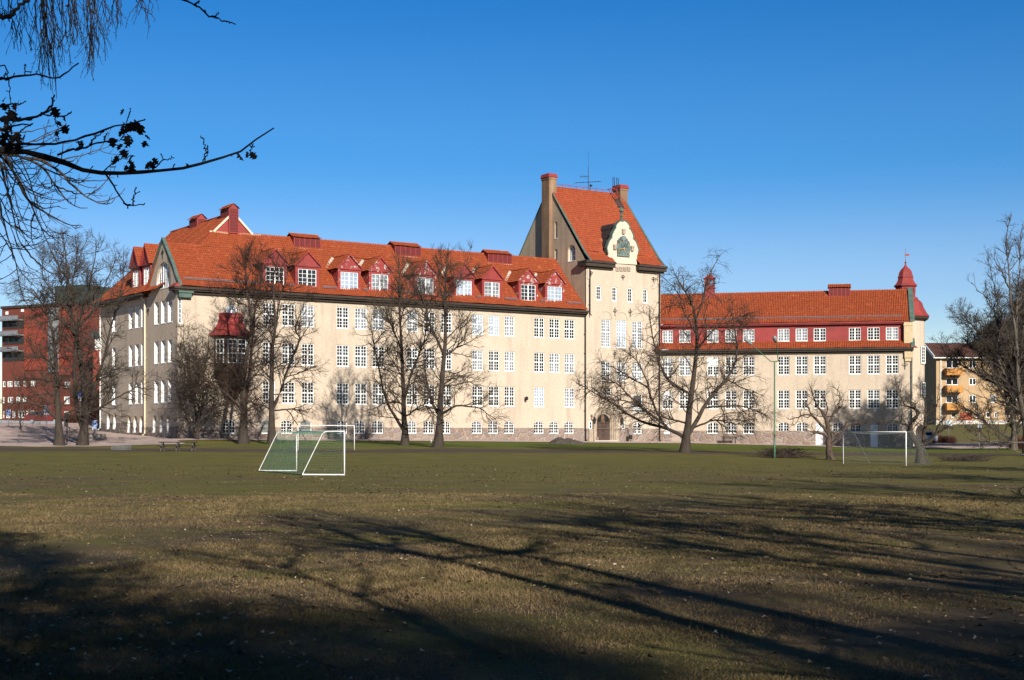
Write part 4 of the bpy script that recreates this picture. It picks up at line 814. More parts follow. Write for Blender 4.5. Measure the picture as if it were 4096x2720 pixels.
bt = MB(); um = (bu0 + bu1) / 2; bt.hexa([RF(bu0 - .2, -3.8, 20.65), RF(bu1 + .2, -3.8, 20.65), RF(bu1 + .2, -5.1, 20.65), RF(bu0 - .2, -5.1, 20.65), RF(um - .12, -4.3, 21.2), RF(um + .12, -4.3, 21.2), RF(um + .12, -4.6, 21.2), RF(um - .12, -4.6, 21.2)]); bt.lathe(RF(um, -4.45, 21.15), [(.12, 0), (.09, .15), (.0, .25)], 6); bt.build('bell_roof', REDP, bcote)
bl = MB(); bl.lathe(RF(um - .2, -4.45, 19.95), [(.2, 0), (.12, .12), (.09, .3), (.02, .4)], 10); bl.build('bell', mat('bronze', (.12, .09, .05), rough=.4, metal=.6), bcote)
# stair turret at the far end
tx, ty, _ = at(3622, 1700, 173.0); tc_ = (tx, ty, 0); A0 = math.radians(22.5 - 12)
tt = MB(); tt.lathe(tc_, [(2.2, -1), (2.2, 15.6)], 16, A0); tur = tt.build('stair_turret', CREAM, school)
tb = MB(); tb.lathe(tc_, [(2.25, 15.5), (2.72, 15.75), (2.75, 15.9), (2.45, 16.25), (2.1, 16.9), (1.9, 17.5), (1.45, 17.9), (1.4, 18.1)], 16, A0); tb.lathe(tc_, [(1.2, 18.0), (1.2, 19.45)], 8, A0); tb.lathe(tc_, [(1.2, 19.3), (1.42, 19.46), (1.41, 19.56), (1.2, 19.75), (1.0, 20.1), (.88, 20.5)], 8, A0); tb.lathe(tc_, [(.86, 20.4), (.97, 20.48), (.95, 20.58), (.86, 20.8), (.78, 21.15), (.58, 21.45), (.3, 21.7), (.13, 21.95), (.06, 22.2), (.04, 22.6)], 8, A0); tb.build('turret_roof', REDP, tur)
tk = MB(); tk.lathe(tc_, [(2.2, 15.2), (2.62, 15.48), (2.7, 15.7)], 16, A0)
for k in range(8):
    t = A0 + math.pi / 8 + k * math.pi / 4; cxx, cyy = tx + 1.12 * math.cos(t), ty + 1.12 * math.sin(t); q = MB(); fq = Frame((cxx, cyy), (-math.sin(t), math.cos(t)), (math.cos(t), math.sin(t))); q.fb(fq, -.2, .2, -.06, .03, 18.6, 19.2); q.build('turret_louvre', REDD, tur)
tk.build('turret_eaves', DARKW, tur)
vn = MB(); vn.tube([(tx, ty, 22.3), (tx, ty, 24.0)], .025, 5); vn.lathe((tx, ty, 22.2), [(.05, 0), (.16, .08), (.05, .16)], 8); vn.box(tx + .02, tx + .45, ty - .015, ty + .015, 23.1, 23.32); vn.box(tx - .2, tx, ty - .02, ty + .02, 23.15, 23.2); vn.build('weather_vane', REDP, tur)
nn = Vector((.45, -.893, 0)); FTu = Frame((tx + 2.17 * nn.x, ty + 2.17 * nn.y), (-nn.y, nn.x), (nn.x, nn.y))
for zb, zt in ((10.2, 12.2), (6.25, 7.95)): window(FTu, .35, 1.0, zb, zt, (2,), (5,), rec=-.14, parent=tur, merged=True, name='stair_window', fw=.1)
ad = MB(); ad.prism([FTu(.4 + x, .02, z) for x, z in ((-.75, .1), (.75, .1), (.75, 2.3), (.5, 2.75), (0, 2.95), (-.5, 2.75), (-.75, 2.3))], (nn.x * .03, nn.y * .03, 0)); ad.build('arched_door', DARKW, tur)
bn = None
# ================================================================ GROUND AND PAVING
def grid_mesh(name, xs, ys, zf, m, off=0.0):
    X, Y = np.meshgrid(xs, ys, indexing='ij'); Z = zf(X.ravel(), Y.ravel()) + off
    V = np.stack([X.ravel(), Y.ravel(), Z], 1); a, b = X.shape; I = np.arange(a * b).reshape(a, b)
    Q = np.stack([I[:-1, :-1], I[1:, :-1], I[1:, 1:], I[:-1, 1:]], -1).reshape(-1, 4)
    return np_mesh(name, V, Q, m, smooth=True)
gm = bpy.data.materials.new('turf'); gm.use_nodes = True
def turf():
    N, L = nodes_of(gm); b = N['Principled BSDF']; b.inputs['Roughness'].default_value = .95; b.inputs['Specular IOR Level'].default_value = .1
    tc = N.new('ShaderNodeTexCoord'); sp = N.new('ShaderNodeSeparateXYZ'); L.new(tc.outputs['Object'], sp.inputs[0])
    def noise(s, d=6, r=.62, st=None):
        n = N.new('ShaderNodeTexNoise'); n.inputs['Scale'].default_value = s; n.inputs['Detail'].default_value = d; n.inputs['Roughness'].default_value = r
        if st: mp = N.new('ShaderNodeMapping'); mp.inputs['Scale'].default_value = st; L.new(tc.outputs['Object'], mp.inputs[0]); L.new(mp.outputs[0], n.inputs[0])
        else: L.new(tc.outputs['Object'], n.inputs[0])
        return n.outputs[0]
    def rng_(src, a, b2, c=0., d=1., smooth=True):
        r = N.new('ShaderNodeMapRange'); r.interpolation_type = 'SMOOTHSTEP' if smooth else 'LINEAR'
        for i, v in enumerate((a, b2, c, d)): r.inputs[1 + i].default_value = v
        L.new(src, r.inputs[0]); return r.outputs[0]
    def mix(f, a, b2, mode='MIX'):
        x = N.new('ShaderNodeMix'); x.data_type = 'RGBA'; x.blend_type = mode
        if isinstance(f, float): x.inputs[0].default_value = f
        else: L.new(f, x.inputs[0])
        for i, v in ((6, a), (7, b2)):
            if isinstance(v, tuple): x.inputs[i].default_value = (*v, 1)
            else: L.new(v, x.inputs[i])
        return x.outputs[2]
    def mul(a, b2):
        m_ = N.new('ShaderNodeMath'); m_.operation = 'MULTIPLY'; L.new(a, m_.inputs[0]); L.new(b2, m_.inputs[1]); return m_.outputs[0]
    def add(a, k, b2):
        m_ = N.new('ShaderNodeMath'); m_.operation = 'MULTIPLY_ADD'; L.new(a, m_.inputs[0]); m_.inputs[1].default_value = k; L.new(b2, m_.inputs[2]); return m_.outputs[0]
    y = add(noise(.09, 4), 22.0, sp.outputs[1])
    straw = mix(rng_(noise(.8), .35, .65), (.20, .132, .058), (.128, .085, .040))
    straw = mix(rng_(noise(16., 5, .7), .38, .62), straw, (.10, .072, .045))
    olive = mix(rng_(noise(.5), .35, .65), (.178, .145, .040), (.118, .112, .028))
    olive = mix(rng_(noise(14., 5, .7), .45, .7), olive, (.075, .078, .022))
    lush = mix(rng_(noise(2.), .35, .65), (.078, .105, .016), (.11, .125, .022))
    soil = mix(rng_(noise(6.), .35, .65), (.105, .078, .055), (.07, .055, .04))
    # worn, straw-coloured turf near the camera, greener towards the school
    near = mix(rng_(noise(.13, 5), .42, .58), straw, olive)
    c = mix(rng_(y, 28., 52.), near, olive)
    c = mix(mul(rng_(noise(.22, 7, .7, (.3, 1.0, 1)), .46, .62), rng_(y, 118., 60.)), c, straw); c = mix(mul(rng_(noise(.5, 7, .72, (.25, 1.0, 1)), .55, .66), rng_(y, 30., 60.)), c, soil)
    c = mix(mul(rng_(noise(.3, 7, .72), .45, .60), rng_(y, 75., 25., .15, .9)), c, soil)
    d = add(noise(.16, 4), 9.0, sp.outputs[1])
    c = mix(mul(rng_(d, 114., 118.), rng_(d, 127., 123.)), c, soil)
    c = mix(mul(rng_(d, 128., 132.), rng_(sp.outputs[0], -27., -18., .15, 1.)), c, lush)
    c = mix(rng_(d, 176., 182.), c, (.13, .115, .045))
    nf = noise(60., 6, .7, (1, 1, 1)); nn = noise(7., 8, .75)
    b2 = N.new('ShaderNodeMix'); b2.data_type = 'RGBA'; b2.blend_type = 'MULTIPLY'; b2.inputs[0].default_value = 1.0; L.new(c, b2.inputs[6])
    L.new(rng_(nf, .25, .75, .55, 1.35, False), b2.inputs[7]); c = b2.outputs[2]
    L.new(c, b.inputs['Base Color'])
    bp = N.new('ShaderNodeBump'); bp.inputs['Strength'].default_value = .8; bp.inputs['Distance'].default_value = .06; L.new(add(nf, .6, nn), bp.inputs['Height']); L.new(bp.outputs[0], b.inputs['Normal'])
turf()
xs = np.unique(np.concatenate([np.linspace(-1600, -160, 12), np.arange(-160, -80, 8), np.arange(-80, 80.1, 1.5), np.arange(82, 160, 8), np.linspace(160, 1600, 12)]))
ys = np.unique(np.concatenate([np.linspace(-600, -60, 8), np.arange(-60, 0, 6), np.arange(0, 60, 3.), np.arange(60, 240, 1.5), np.arange(240, 330, 10), np.linspace(330, 3000, 10)]))
ground = grid_mesh('ground', xs, ys, gz, gm); tag(ground, kind='structure')
GRAV = mat('pink_gravel', (.46, .355, .31), (.36, .28, .25), 6, rough=.95, bump=.3, bscale=40, c3=(.29, .22, .19), s3=.5)
TARM = mat('worn_tarmac', (.47, .35, .30), (.385, .285, .245), 3, rough=.95, bump=.2, bscale=40, c3=(.29, .24, .22), s3=.25)
def sheet(name, poly, m, off, step=1.5):
    """paving that follows the ground, cut to a convex outline"""
    P = np.array(poly, float); x0, y0 = P.min(0); x1, y1 = P.max(0)
    X, Y = np.meshgrid(np.arange(x0, x1 + step, step), np.arange(y0, y1 + step, step), indexing='ij')
    mb = MB(); I = np.arange(X.size).reshape(X.shape); mb.v = [tuple(p) for p in np.stack([X.ravel(), Y.ravel(), gz(X.ravel(), Y.ravel()) + off], 1)]
    mb.f = [tuple(q) for q in np.stack([I[:-1, :-1], I[1:, :-1], I[1:, 1:], I[:-1, 1:]], -1).reshape(-1, 4)]; mb.m = [0] * len(mb.f)
    ar = sum(P[i][0] * P[(i + 1) % len(P)][1] - P[(i + 1) % len(P)][0] * P[i][1] for i in range(len(P)))
    if ar < 0: P = P[::-1]
    clip = []
    for i in range(len(P)):
        e = P[(i + 1) % len(P)] - P[i]; clip.append(((P[i][0], P[i][1], 0), (e[1], -e[0], 0)))
    return tag(mb.build(name, m, None, (0, 0, 0), clip=clip, recalc=False, smooth=True), kind='structure')
L2 = lambda u, d: LF(u, d, 0)[:2]
sheet('gravel_path', [L2(-6, 5.0), L2(20, 6.2), L2(61, 7.6), L2(61, -.2), L2(-6, -.2)], GRAV, .05)
sheet('parking_lot', [(-95, 122), (-40, 122), (-29, 129), (-33.5, 140.4), (-48, 162), (-63, 183), (-95, 205)], TARM, .04)
sheet('parking_lot', [(-48, 162), (-40, 175), (-47, 188), (-63, 183)], TARM, .045)
sheet('gravel_path', [RF(-3, 6.0, 0)[:2], RF(20, 5.6, 0)[:2], RF(34, 4.5, 0)[:2], RF(36, 1, 0)[:2], RF(28, -.2, 0)[:2], RF(-3, -.2, 0)[:2]], GRAV, .045)
sheet('road', [(45.2, 160), (62, 150), (95, 152), (95, 168), (60, 180), (50, 188)], TARM, .06)
# ================================================================ TREES (bare, early spring)
BARK = mat('lime_bark', (.052, .039, .030), (.028, .021, .017), 5, rough=.95, bump=.6, bscale=14, stretch=(1, 1, .3), c3=(.075, .066, .045), s3=1.2, lo3=.58, hi3=.8)
TWIG = mat('brown_twigs', (.042, .030, .022), (.06, .043, .032), .8, rough=.9)
TWIGR = mat('reddish_twigs', (.042, .023, .016), (.030, .018, .014), .8, rough=.9)
TWIGG = mat('grey_twigs', (.062, .049, .038), (.040, .031, .025), .8, rough=.9)
BARKG = mat('pale_bark', (.105, .088, .068), (.05, .041, .033), 3, rough=.95, bump=.4, bscale=12, stretch=(1, 1, .3))
BARKA = mat('apple_bark', (.050, .030, .022), (.08, .058, .044), 4, rough=.95, bump=.6, bscale=14)
BARKD = mat('shade_dark_bark', (.012, .010, .009), (.020, .017, .015), 5, rough=.95, bump=.4, bscale=20)  # shade from the crown above is put into this near-branch bark colour

def resample(pts, S):
    p = np.array(pts, float); d = np.concatenate([[0], np.cumsum(np.linalg.norm(np.diff(p, axis=0), axis=1))]); L = d[-1]
    t = np.linspace(0, L, S); q = np.stack([np.interp(t, d, p[:, k]) for k in range(p.shape[1])], 1)
    for _ in range(2): q[1:-1] = .25 * q[:-2] + .5 * q[1:-1] + .25 * q[2:]
    return q, L
def tubes_np(P, R, n):
    """P (N,S,3) R (N,S) -> verts, quads"""
    N, S, _ = P.shape; T = np.gradient(P, axis=1); T /= np.linalg.norm(T, axis=2, keepdims=True) + 1e-9
    ref = np.where(np.abs(T[:, :, 2:3]) < .93, np.array([0, 0, 1.]), np.array([1., 0, 0])); A = np.cross(T, ref); A /= np.linalg.norm(A, axis=2, keepdims=True) + 1e-9; B = np.cross(T, A)
    a = 2 * np.pi * np.arange(n) / n
    V = P[:, :, None] + R[:, :, None, None] * (A[:, :, None] * np.cos(a)[:, None] + B[:, :, None] * np.sin(a)[:, None])
    I = np.arange(N * S * n).reshape(N, S, n); J = np.roll(I, -1, 2)
    Q = np.stack([I[:, :-1], J[:, :-1], J[:, 1:], I[:, 1:]], -1).reshape(-1, 4)
    return V.reshape(-1, 3), Q
class Soup:
    def __init__(s): s.V = []; s.Q = []; s.n = 0
    def add(s, P, R, n):
        if len(P) == 0: return
        V, Q = tubes_np(P, R, n); s.V.append(V); s.Q.append(Q + s.n); s.n += len(V)
    def build(s, name, m, parent=None, loc=None): return np_mesh(name, np.concatenate(s.V), np.concatenate(s.Q), m, parent, loc, smooth=True)
def grow(P, R, Ls, sp, rg, zmin=None, zref=(0, 1)):
    """children along every parent branch"""
    N, S, _ = P.shape; n = rg.poisson(sp['dens'] * Ls * (1 - sp.get('t0', .15)))
    idx = np.repeat(np.arange(N), n); K = len(idx)
    if K == 0: return np.zeros((0, 3, 3)), np.zeros((0, 3)), np.zeros(0)
    t = sp.get('t0', .15) + (1 - sp.get('t0', .15)) * rg.random(K) ** sp.get('tp', .8); x = np.minimum(t, .999) * (S - 1); i = x.astype(int); f = (x - i)[:, None]
    pos = P[idx, i] * (1 - f) + P[idx, i + 1] * f; tan = P[idx, i + 1] - P[idx, i]; tan /= np.linalg.norm(tan, axis=1, keepdims=True) + 1e-9; pr = R[idx, i] * (1 - f[:, 0]) + R[idx, i + 1] * f[:, 0]
    keep = np.ones(K, bool) if zmin is None else pos[:, 2] > zmin
    pos, tan, pr, t, idx = pos[keep], tan[keep], pr[keep], t[keep], idx[keep]; K = len(pos)
    rnd = rg.normal(size=(K, 3)); rnd[:, 2] += sp.get('side', 0); perp = rnd - (rnd * tan).sum(1, keepdims=True) * tan; perp /= np.linalg.norm(perp, axis=1, keepdims=True) + 1e-9
    th = np.radians(rg.uniform(*sp['ang'], K))[:, None]; d = tan * np.cos(th) + perp * np.sin(th)
    L = rg.uniform(*sp['len'], K) * (1.2 - sp.get('taper', .85) * t)
    if sp.get('rel'): L = np.minimum(L, Ls[idx] * sp['rel'])
    r0 = np.minimum(sp['r'] * rg.uniform(.7, 1.2, K), pr * .8); r0 = np.maximum(r0, sp.get('rmin', .004)); m = sp['S']
    hz = np.clip((pos[:, 2] - zref[0]) / (zref[1] - zref[0]), 0, 1); up = sp.get('up0', 0) * (1 - hz) + sp.get('up', .1) * hz
    pts = [pos]
    for k in range(m - 1):
        d = d + rg.normal(size=(K, 3)) * sp.get('wig', .15); u = up * (1 + sp.get('curl', 0) * k); d[:, 2] += u; d /= np.linalg.norm(d, axis=1, keepdims=True)
        pos = pos + d * (L / (m - 1))[:, None]; pts.append(pos)
    C = np.stack(pts, 1); rr = r0[:, None] * np.linspace(1, sp.get('rend', .35), m)[None]
    return C, rr, L
def bare_tree(name, label, limbs, Y, spec, seed, group=None, tw=None, bark=None, zmin=1.2, S0=14, dspread=.55, texp=1.0, flare=1.9, sides=(10, 5, 3, 3)):
    """limbs = [(pixel points, r0, r1)], the first is the trunk; each later one starts on the nearest earlier limb"""
    rg = np.random.default_rng(seed); done = []; Lp, Lr, Ll = [], [], []
    for k, (pts, r0, r1) in enumerate(limbs):
        pts = [tuple(p) for p in pts]; y0 = Y
        if k and done:
            allp = np.array([q for dn in done for q in dn]); j = np.argmin(np.hypot(allp[:, 0] - pts[0][0], allp[:, 1] - pts[0][1]))
            if np.hypot(*(allp[j, :2] - np.array(pts[0]))) < 60: pts[0] = tuple(allp[j, :2]); y0 = allp[j, 2]
            else: y0 = Y + rg.uniform(-.3, .3)
        n = len(pts); ext = np.hypot(pts[-1][0] - pts[0][0], pts[-1][1] - pts[0][1]) / F * Y
        slope = (rg.uniform(.25, 1) * rg.choice([-1, 1])) * dspread * ext if k else rg.uniform(-.05, .05) * ext
        q, _ = resample([(p[0], p[1]) for p in pts], S0); ys = y0 + slope * np.linspace(0, 1, S0) ** 1.1
        done.append([(a, b, c) for (a, b), c in zip(q, ys)])
        W = np.array([at(a, b, c) for (a, b), c in zip(q, ys)]); W[1:-1] += rg.normal(size=(S0 - 2, 3)) * .03; r0 *= .74
        r = r1 + (r0 - r1) * (1 - np.linspace(0, 1, S0)) ** texp
        if k == 0 and flare: r = r * (1 + (flare - 1) * np.exp(-np.linspace(0, 1, S0) * 20)); W[0, 2] -= .25
        Lp.append(W); Lr.append(r); Ll.append(np.linalg.norm(np.diff(W, axis=0), axis=1).sum())
    return finish_tree(name, label, np.array(Lp), np.array(Lr), np.array(Ll), spec, rg, group, tw, bark, zmin, sides)
def finish_tree(name, label, P0, R0, L0, spec, rg, group, tw, bark, zmin, sides=(10, 5, 3, 3), cat='tree'):
    b = P0[0][0]; t = thing(name, label, cat, (float(b[0]), float(b[1]), float(b[2]) + .2), group)
    s = Soup(); s.add(P0, R0, sides[0]); s.build('trunk', bark or BARK, t)
    zr = (b[2] + zmin, P0[:, :, 2].max()); c = Soup(); P, R, L = P0, R0, L0
    prev = []
    for k, sp in enumerate(spec):
        if sp.get('from0') and prev: P = np.concatenate([P, prev[0][0][:, :P.shape[1]]]) if False else P
        P, R, L = grow(P, R, L, sp, rg, b[2] + zmin if k == 0 else None, zr); c.add(P, R, sides[min(k + 1, len(sides) - 1)])
        if sp.get('trunk_twigs') is not None:
            p, r, l = grow(P0, R0, L0, sp['trunk_twigs'], rg, b[2] + zmin, zr); c.add(p, r, 3)
    if c.n: c.build('crown', tw or TWIG, t)
    return t
def auto_limbs(x, y, h, spread, nl, rg, r=.3, fork=.3, S0=14, lean=(0, 0)):
    z0 = g1(x, y); P, R = [], []
    tz = np.linspace(0, 1, S0); tr = np.stack([x + lean[0] * tz * h + np.cumsum(rg.normal(size=S0)) * .05, y + lean[1] * tz * h + np.cumsum(rg.normal(size=S0)) * .05, z0 - .2 + tz * h * .9], 1); P.append(tr); R.append(r * (1 - .85 * tz) * (1 + .5 * np.exp(-tz * 16)))
    for k in range(nl):
        f = fork + (1 - fork) * .75 * k / nl; i = f * (S0 - 1); p = tr[int(i)] ; a = 2.4 * k + rg.uniform(-.4, .4); el = math.radians(rg.uniform(25, 60)); L = spread * rg.uniform(.8, 1.2) * (1.1 - .6 * f) * 1.3
        d = np.array([math.cos(a) * math.cos(el), math.sin(a) * math.cos(el), math.sin(el)]); q = [p]
        for s in range(S0 - 1): d = d + rg.normal(size=3) * .09 + np.array([0, 0, .04]); d /= np.linalg.norm(d); q.append(q[-1] + d * L / (S0 - 1))
        P.append(np.array(q)); R.append(np.linspace(min(r * .5, r * (1 - .8 * f)), .03, S0))
    P = np.array(P); return P, np.array(R), np.linalg.norm(np.diff(P, axis=1), axis=2).sum(1)
def RG(ox, oy, s): return lambda *pts: [(ox + x * s, oy + y * s) for x, y in pts]

LIME = [dict(dens=3.3, ang=(30, 75), len=(1.6, 4.2), r=.05, S=8, wig=.16, up=.10, up0=-.03, t0=.12, rend=.3, rmin=.02),
        dict(dens=4.0, ang=(30, 70), len=(.7, 1.8), r=.023, S=5, wig=.2, up=.12, up0=.0, rend=.45, rmin=.013),
        dict(dens=5.5, ang=(25, 65), len=(.35, 1.0), r=.011, S=4, wig=.2, up=.12, up0=.02, rend=.6, rmin=.008)]
def lime(k=1.0, **kw):
    sp = [dict(d) for d in LIME]
    for d in sp: d['dens'] *= k * 1.05; d.update(kw)
    return sp
A = RG(350, 1280, .3827); B = RG(700, 950, .3189); C = RG(1150, 1280, .3827); D = RG(1150, 900, .3827); E_ = RG(1950, 1200, .4146); G8 = RG(2600, 1350, .5083); G7 = RG(2600, 1000, .5083); H4 = RG(0, 1400, .3188); H3 = RG(0, 880, .3317); J6 = RG(3500, 1350, .3825); J5 = RG(3500, 800, .3825)
GRP = 'bare lime trees along the school front'
# two limes in front of the middle of the left wing
bare_tree('lime_tree', 'dark-trunked bare lime with a low crooked side limb, left of the pale stake', [
    (C((1228, 1312), (1222, 1100), (1215, 900), (1205, 700), (1200, 500), (1190, 300)) + D((1180, 1000), (1170, 700), (1165, 440)), .36, .03),
    (C((1195, 1110), (1110, 985), (1045, 895), (990, 750), (960, 500), (920, 350)) + D((890, 1150), (845, 950)), .2, .02),
    (C((1222, 900), (1262, 700), (1310, 500), (1395, 350), (1450, 100)) + D((1470, 950), (1430, 620)), .17, .02),
    (C((1250, 1040), (1310, 950), (1400, 912), (1500, 900), (1580, 960)), .12, .02), (C((1200, 905), (1120, 850), (1000, 870), (880, 950)), .11, .02),
    (D((1175, 1250), (1085, 1050), (1020, 900), (890, 790)), .1, .02), (D((1180, 1050), (1240, 800), (1280, 600), (1290, 420)), .1, .02), (C((1205, 700), (1100, 560), (1000, 480)), .08, .02), (C((1200, 560), (1080, 400), (1020, 300)), .08, .02), (C((1210, 760), (1320, 640), (1420, 620)), .07, .02)], 129.6, lime(1.0), 11, GRP)
bare_tree('lime_tree', 'bare lime with a thick burred pale trunk, right beside the short pale stake', [
    (C((1575, 1328), (1572, 1130), (1600, 950), (1610, 700), (1620, 500), (1640, 350)) + D((1660, 1050), (1650, 800), (1642, 600), (1660, 400), (1682, 240)), .42, .03),
    (C((1560, 1050), (1520, 900), (1490, 780), (1455, 690)) + D((1440, 1500), (1420, 1360)), .2, .03), (D((1610, 1300), (1540, 1150), (1470, 1000), (1440, 850), (1400, 700), (1350, 480)), .17, .02),
    (C((1640, 980), (1720, 900), (1820, 880), (1900, 915), (2000, 900), (2100, 990), (2180, 1040)), .15, .02), (C((1640, 400), (1720, 330), (1840, 210), (1900, 60)), .12, .02),
    (D((1660, 1150), (1800, 1050), (1890, 960)), .1, .02), (D((1650, 800), (1580, 600), (1570, 380)), .08, .02), (D((1650, 760), (1760, 560), (1880, 380)), .08, .02), (C((1610, 760), (1760, 680), (1900, 640), (2020, 720)), .1, .02), (C((1605, 880), (1480, 800), (1380, 820)), .08, .02), (C((1615, 600), (1760, 560), (1880, 640)), .08, .02)], 124, lime(1.0), 12, GRP)
# the pair and the bush in front of the oriel
bare_tree('lime_tree', 'stout bare lime with limbs leaning left, in front of the red-roofed oriel', [
    (A((1632, 1300), (1636, 1100), (1645, 900), (1610, 700), (1600, 540)) + B((1010, 1150), (975, 960), (900, 840), (885, 500), (878, 300), (900, 110)), .44, .03),
    (A((1660, 900), (1700, 500), (1728, 100)) + B((975, 1100), (1000, 830), (1090, 600), (1130, 300), (1150, 170)), .26, .02),
    (A((1630, 1000), (1500, 800), (1350, 700), (1200, 560), (1060, 490), (930, 490)), .18, .02), (A((1640, 960), (1560, 800), (1470, 690), (1320, 600)), .12, .02), (B((900, 850), (760, 800), (560, 700), (500, 640)), .09, .02), (B((885, 560), (800, 420), (740, 330)), .07, .02), (B((1010, 820), (880, 600), (960, 380), (1000, 200)), .1, .02), (A((1600, 600), (1450, 420), (1330, 330)), .1, .02), (A((1645, 900), (1800, 820), (1850, 900)), .08, .02)], 131, lime(1.05), 13, GRP, tw=TWIGR)
bare_tree('lime_tree', 'bare lime rising just left of the near goal, with one long limb reaching right', [
    (A((1932, 1292), (1930, 1000), (1922, 850), (1910, 600), (1918, 300), (1960, 100)) + B((1255, 1300), (1270, 1100), (1250, 900), (1220, 650), (1200, 500), (1290, 260)), .38, .03),
    (A((1970, 930), (2040, 700), (2090, 500), (2150, 350), (2290, 110)) + B((1450, 1280), (1550, 1000), (1680, 680)), .2, .02), (A((1900, 890), (1830, 880), (1740, 880), (1640, 960)), .1, .02), (A((1970, 985), (2080, 930), (2240, 940), (2370, 975)), .12, .02), (B((1290, 1150), (1300, 900), (1325, 700), (1420, 470), (1440, 230)), .14, .02), (A((1950, 700), (2120, 620), (2300, 600)), .09, .02), (A((2060, 620), (2200, 560), (2400, 480)), .08, .02), (B((1230, 700), (1080, 500), (1060, 330)), .08, .02), (A((1920, 620), (1800, 480), (1700, 380)), .09, .02)], 129, lime(1.0), 14, GRP, tw=TWIGR)
bare_tree('small_tree', 'low many-stemmed bare tree in shade at the school corner, left of the oriel', [
    (A((1150, 1252), (1148, 1120), (1135, 1000), (1100, 800), (1050, 500), (1010, 250), (1000, 60)), .16, .015), (A((1150, 1220), (1065, 1090), (1010, 950), (960, 800), (930, 640)), .1, .015), (A((1155, 1200), (1190, 1000), (1205, 700), (1255, 300), (1280, 100)), .11, .015), (A((1160, 1200), (1240, 1050), (1330, 900), (1400, 780)), .09, .015), (A((1140, 1050), (1180, 800), (1150, 500), (1130, 180)), .08, .015), (A((1090, 760), (1000, 600), (960, 420)), .06, .015), (A((1200, 800), (1300, 640), (1360, 560)), .06, .015)], 136, lime(1.2), 15, tw=TWIGG, dspread=.8)
# the broad tree in front of the tower's right edge
bare_tree('spreading_tree', 'wide spreading bare tree with long low drooping limbs, in front of the tower door', [
    (G8((275, 908), (277, 840), (280, 770), (295, 660), (320, 520), (330, 400), (345, 250), (370, 120)) + G7((375, 650), (370, 500), (330, 380), (240, 290), (180, 150)), .40, .02),
    (E_((1885, 1310), (1760, 1240), (1640, 1228), (1500, 1180), (1330, 1090), (1150, 960), (1000, 880), (850, 800)), .2, .02), (E_((1790, 1225), (1620, 1120), (1510, 1080), (1420, 980), (1320, 850), (1200, 770), (1060, 762)), .16, .02),
    (E_((1740, 1150), (1620, 1060), (1560, 880), (1500, 660), (1400, 520), (1300, 480)), .14, .02), (G8((300, 770), (360, 690), (420, 540), (520, 410), (620, 320), (680, 240)) + G7((690, 700), (640, 520), (650, 400)), .26, .02), (G8((330, 690), (420, 680), (520, 640), (640, 680), (780, 690)), .12, .02),
    (G8((430, 500), (560, 540), (700, 530), (920, 610)), .11, .02), (G7((370, 520), (430, 330), (470, 180), (560, 30)), .11, .02), (G7((375, 650), (260, 480), (230, 330), (120, 230)), .1, .02), (G8((300, 660), (170, 640), (60, 620), (0, 560)), .12, .02), (G8((320, 500), (180, 380), (110, 300), (60, 180)), .14, .02), (E_((1920, 960), (1750, 800), (1640, 560), (1580, 300), (1560, 60)), .15, .02), (G8((600, 340), (720, 390), (900, 460)), .09, .02), (G7((350, 800), (480, 640), (600, 560), (780, 500)), .09, .02), (E_((1560, 860), (1400, 760), (1200, 640), (1050, 600)), .08, .02), (E_((1450, 1010), (1250, 960), (1080, 1010)), .07, .02)], 114,
    [dict(dens=4.2, ang=(30, 75), len=(1.4, 3.8), r=.042, S=8, wig=.2, up=.03, up0=-.02, t0=.15, rend=.3, rmin=.018), dict(dens=4.6, ang=(30, 75), len=(.6, 1.7), r=.019, S=6, wig=.22, up=-.03, up0=-.10, rend=.4, rmin=.011), dict(dens=5.5, ang=(20, 60), len=(.3, .9), r=.010, S=4, wig=.2, up=-.06, up0=-.14, rend=.6, rmin=.006)], 16, dspread=.7)
# apple trees
APPLE = [dict(dens=4.0, ang=(35, 85), len=(.8, 2.2), r=.035, S=7, wig=.24, up=.14, up0=.10, t0=.3, rend=.3, rmin=.012), dict(dens=5.5, ang=(30, 75), len=(.4, 1.2), r=.014, S=5, wig=.22, up=.14, up0=.08, rend=.45, rmin=.007), dict(dens=6., ang=(25, 70), len=(.2, .6), r=.008, S=4, wig=.2, up=.1, up0=.05, rend=.6, rmin=.005)]
bare_tree('apple_tree', 'pruned apple tree with reddish trunk and sawn stub, left of the right goal', [
    (G8((1420, 968), (1412, 880), (1408, 800), (1405, 720), (1380, 620), (1345, 560), (1300, 530)), .34, .06), (G8((1405, 750), (1350, 690), (1290, 622), (1230, 592), (1150, 640), (1080, 640)), .17, .02), (G8((1405, 800), (1350, 752), (1285, 746)), .15, .1), (G8((1412, 720), (1440, 600), (1475, 556), (1545, 540)), .15, .03), (G8((1425, 860), (1490, 800), (1530, 705), (1600, 672), (1690, 655)), .16, .03), (G8((1385, 640), (1400, 540), (1360, 450)), .1, .02), (G8((1440, 610), (1500, 480), (1480, 400)), .08, .02), (G8((1290, 622), (1230, 520), (1180, 480)), .07, .02), (G8((1340, 560), (1290, 480), (1270, 400)), .06, .02)], 103, APPLE, 17, bark=BARKA, group='old apple trees by the right goal')
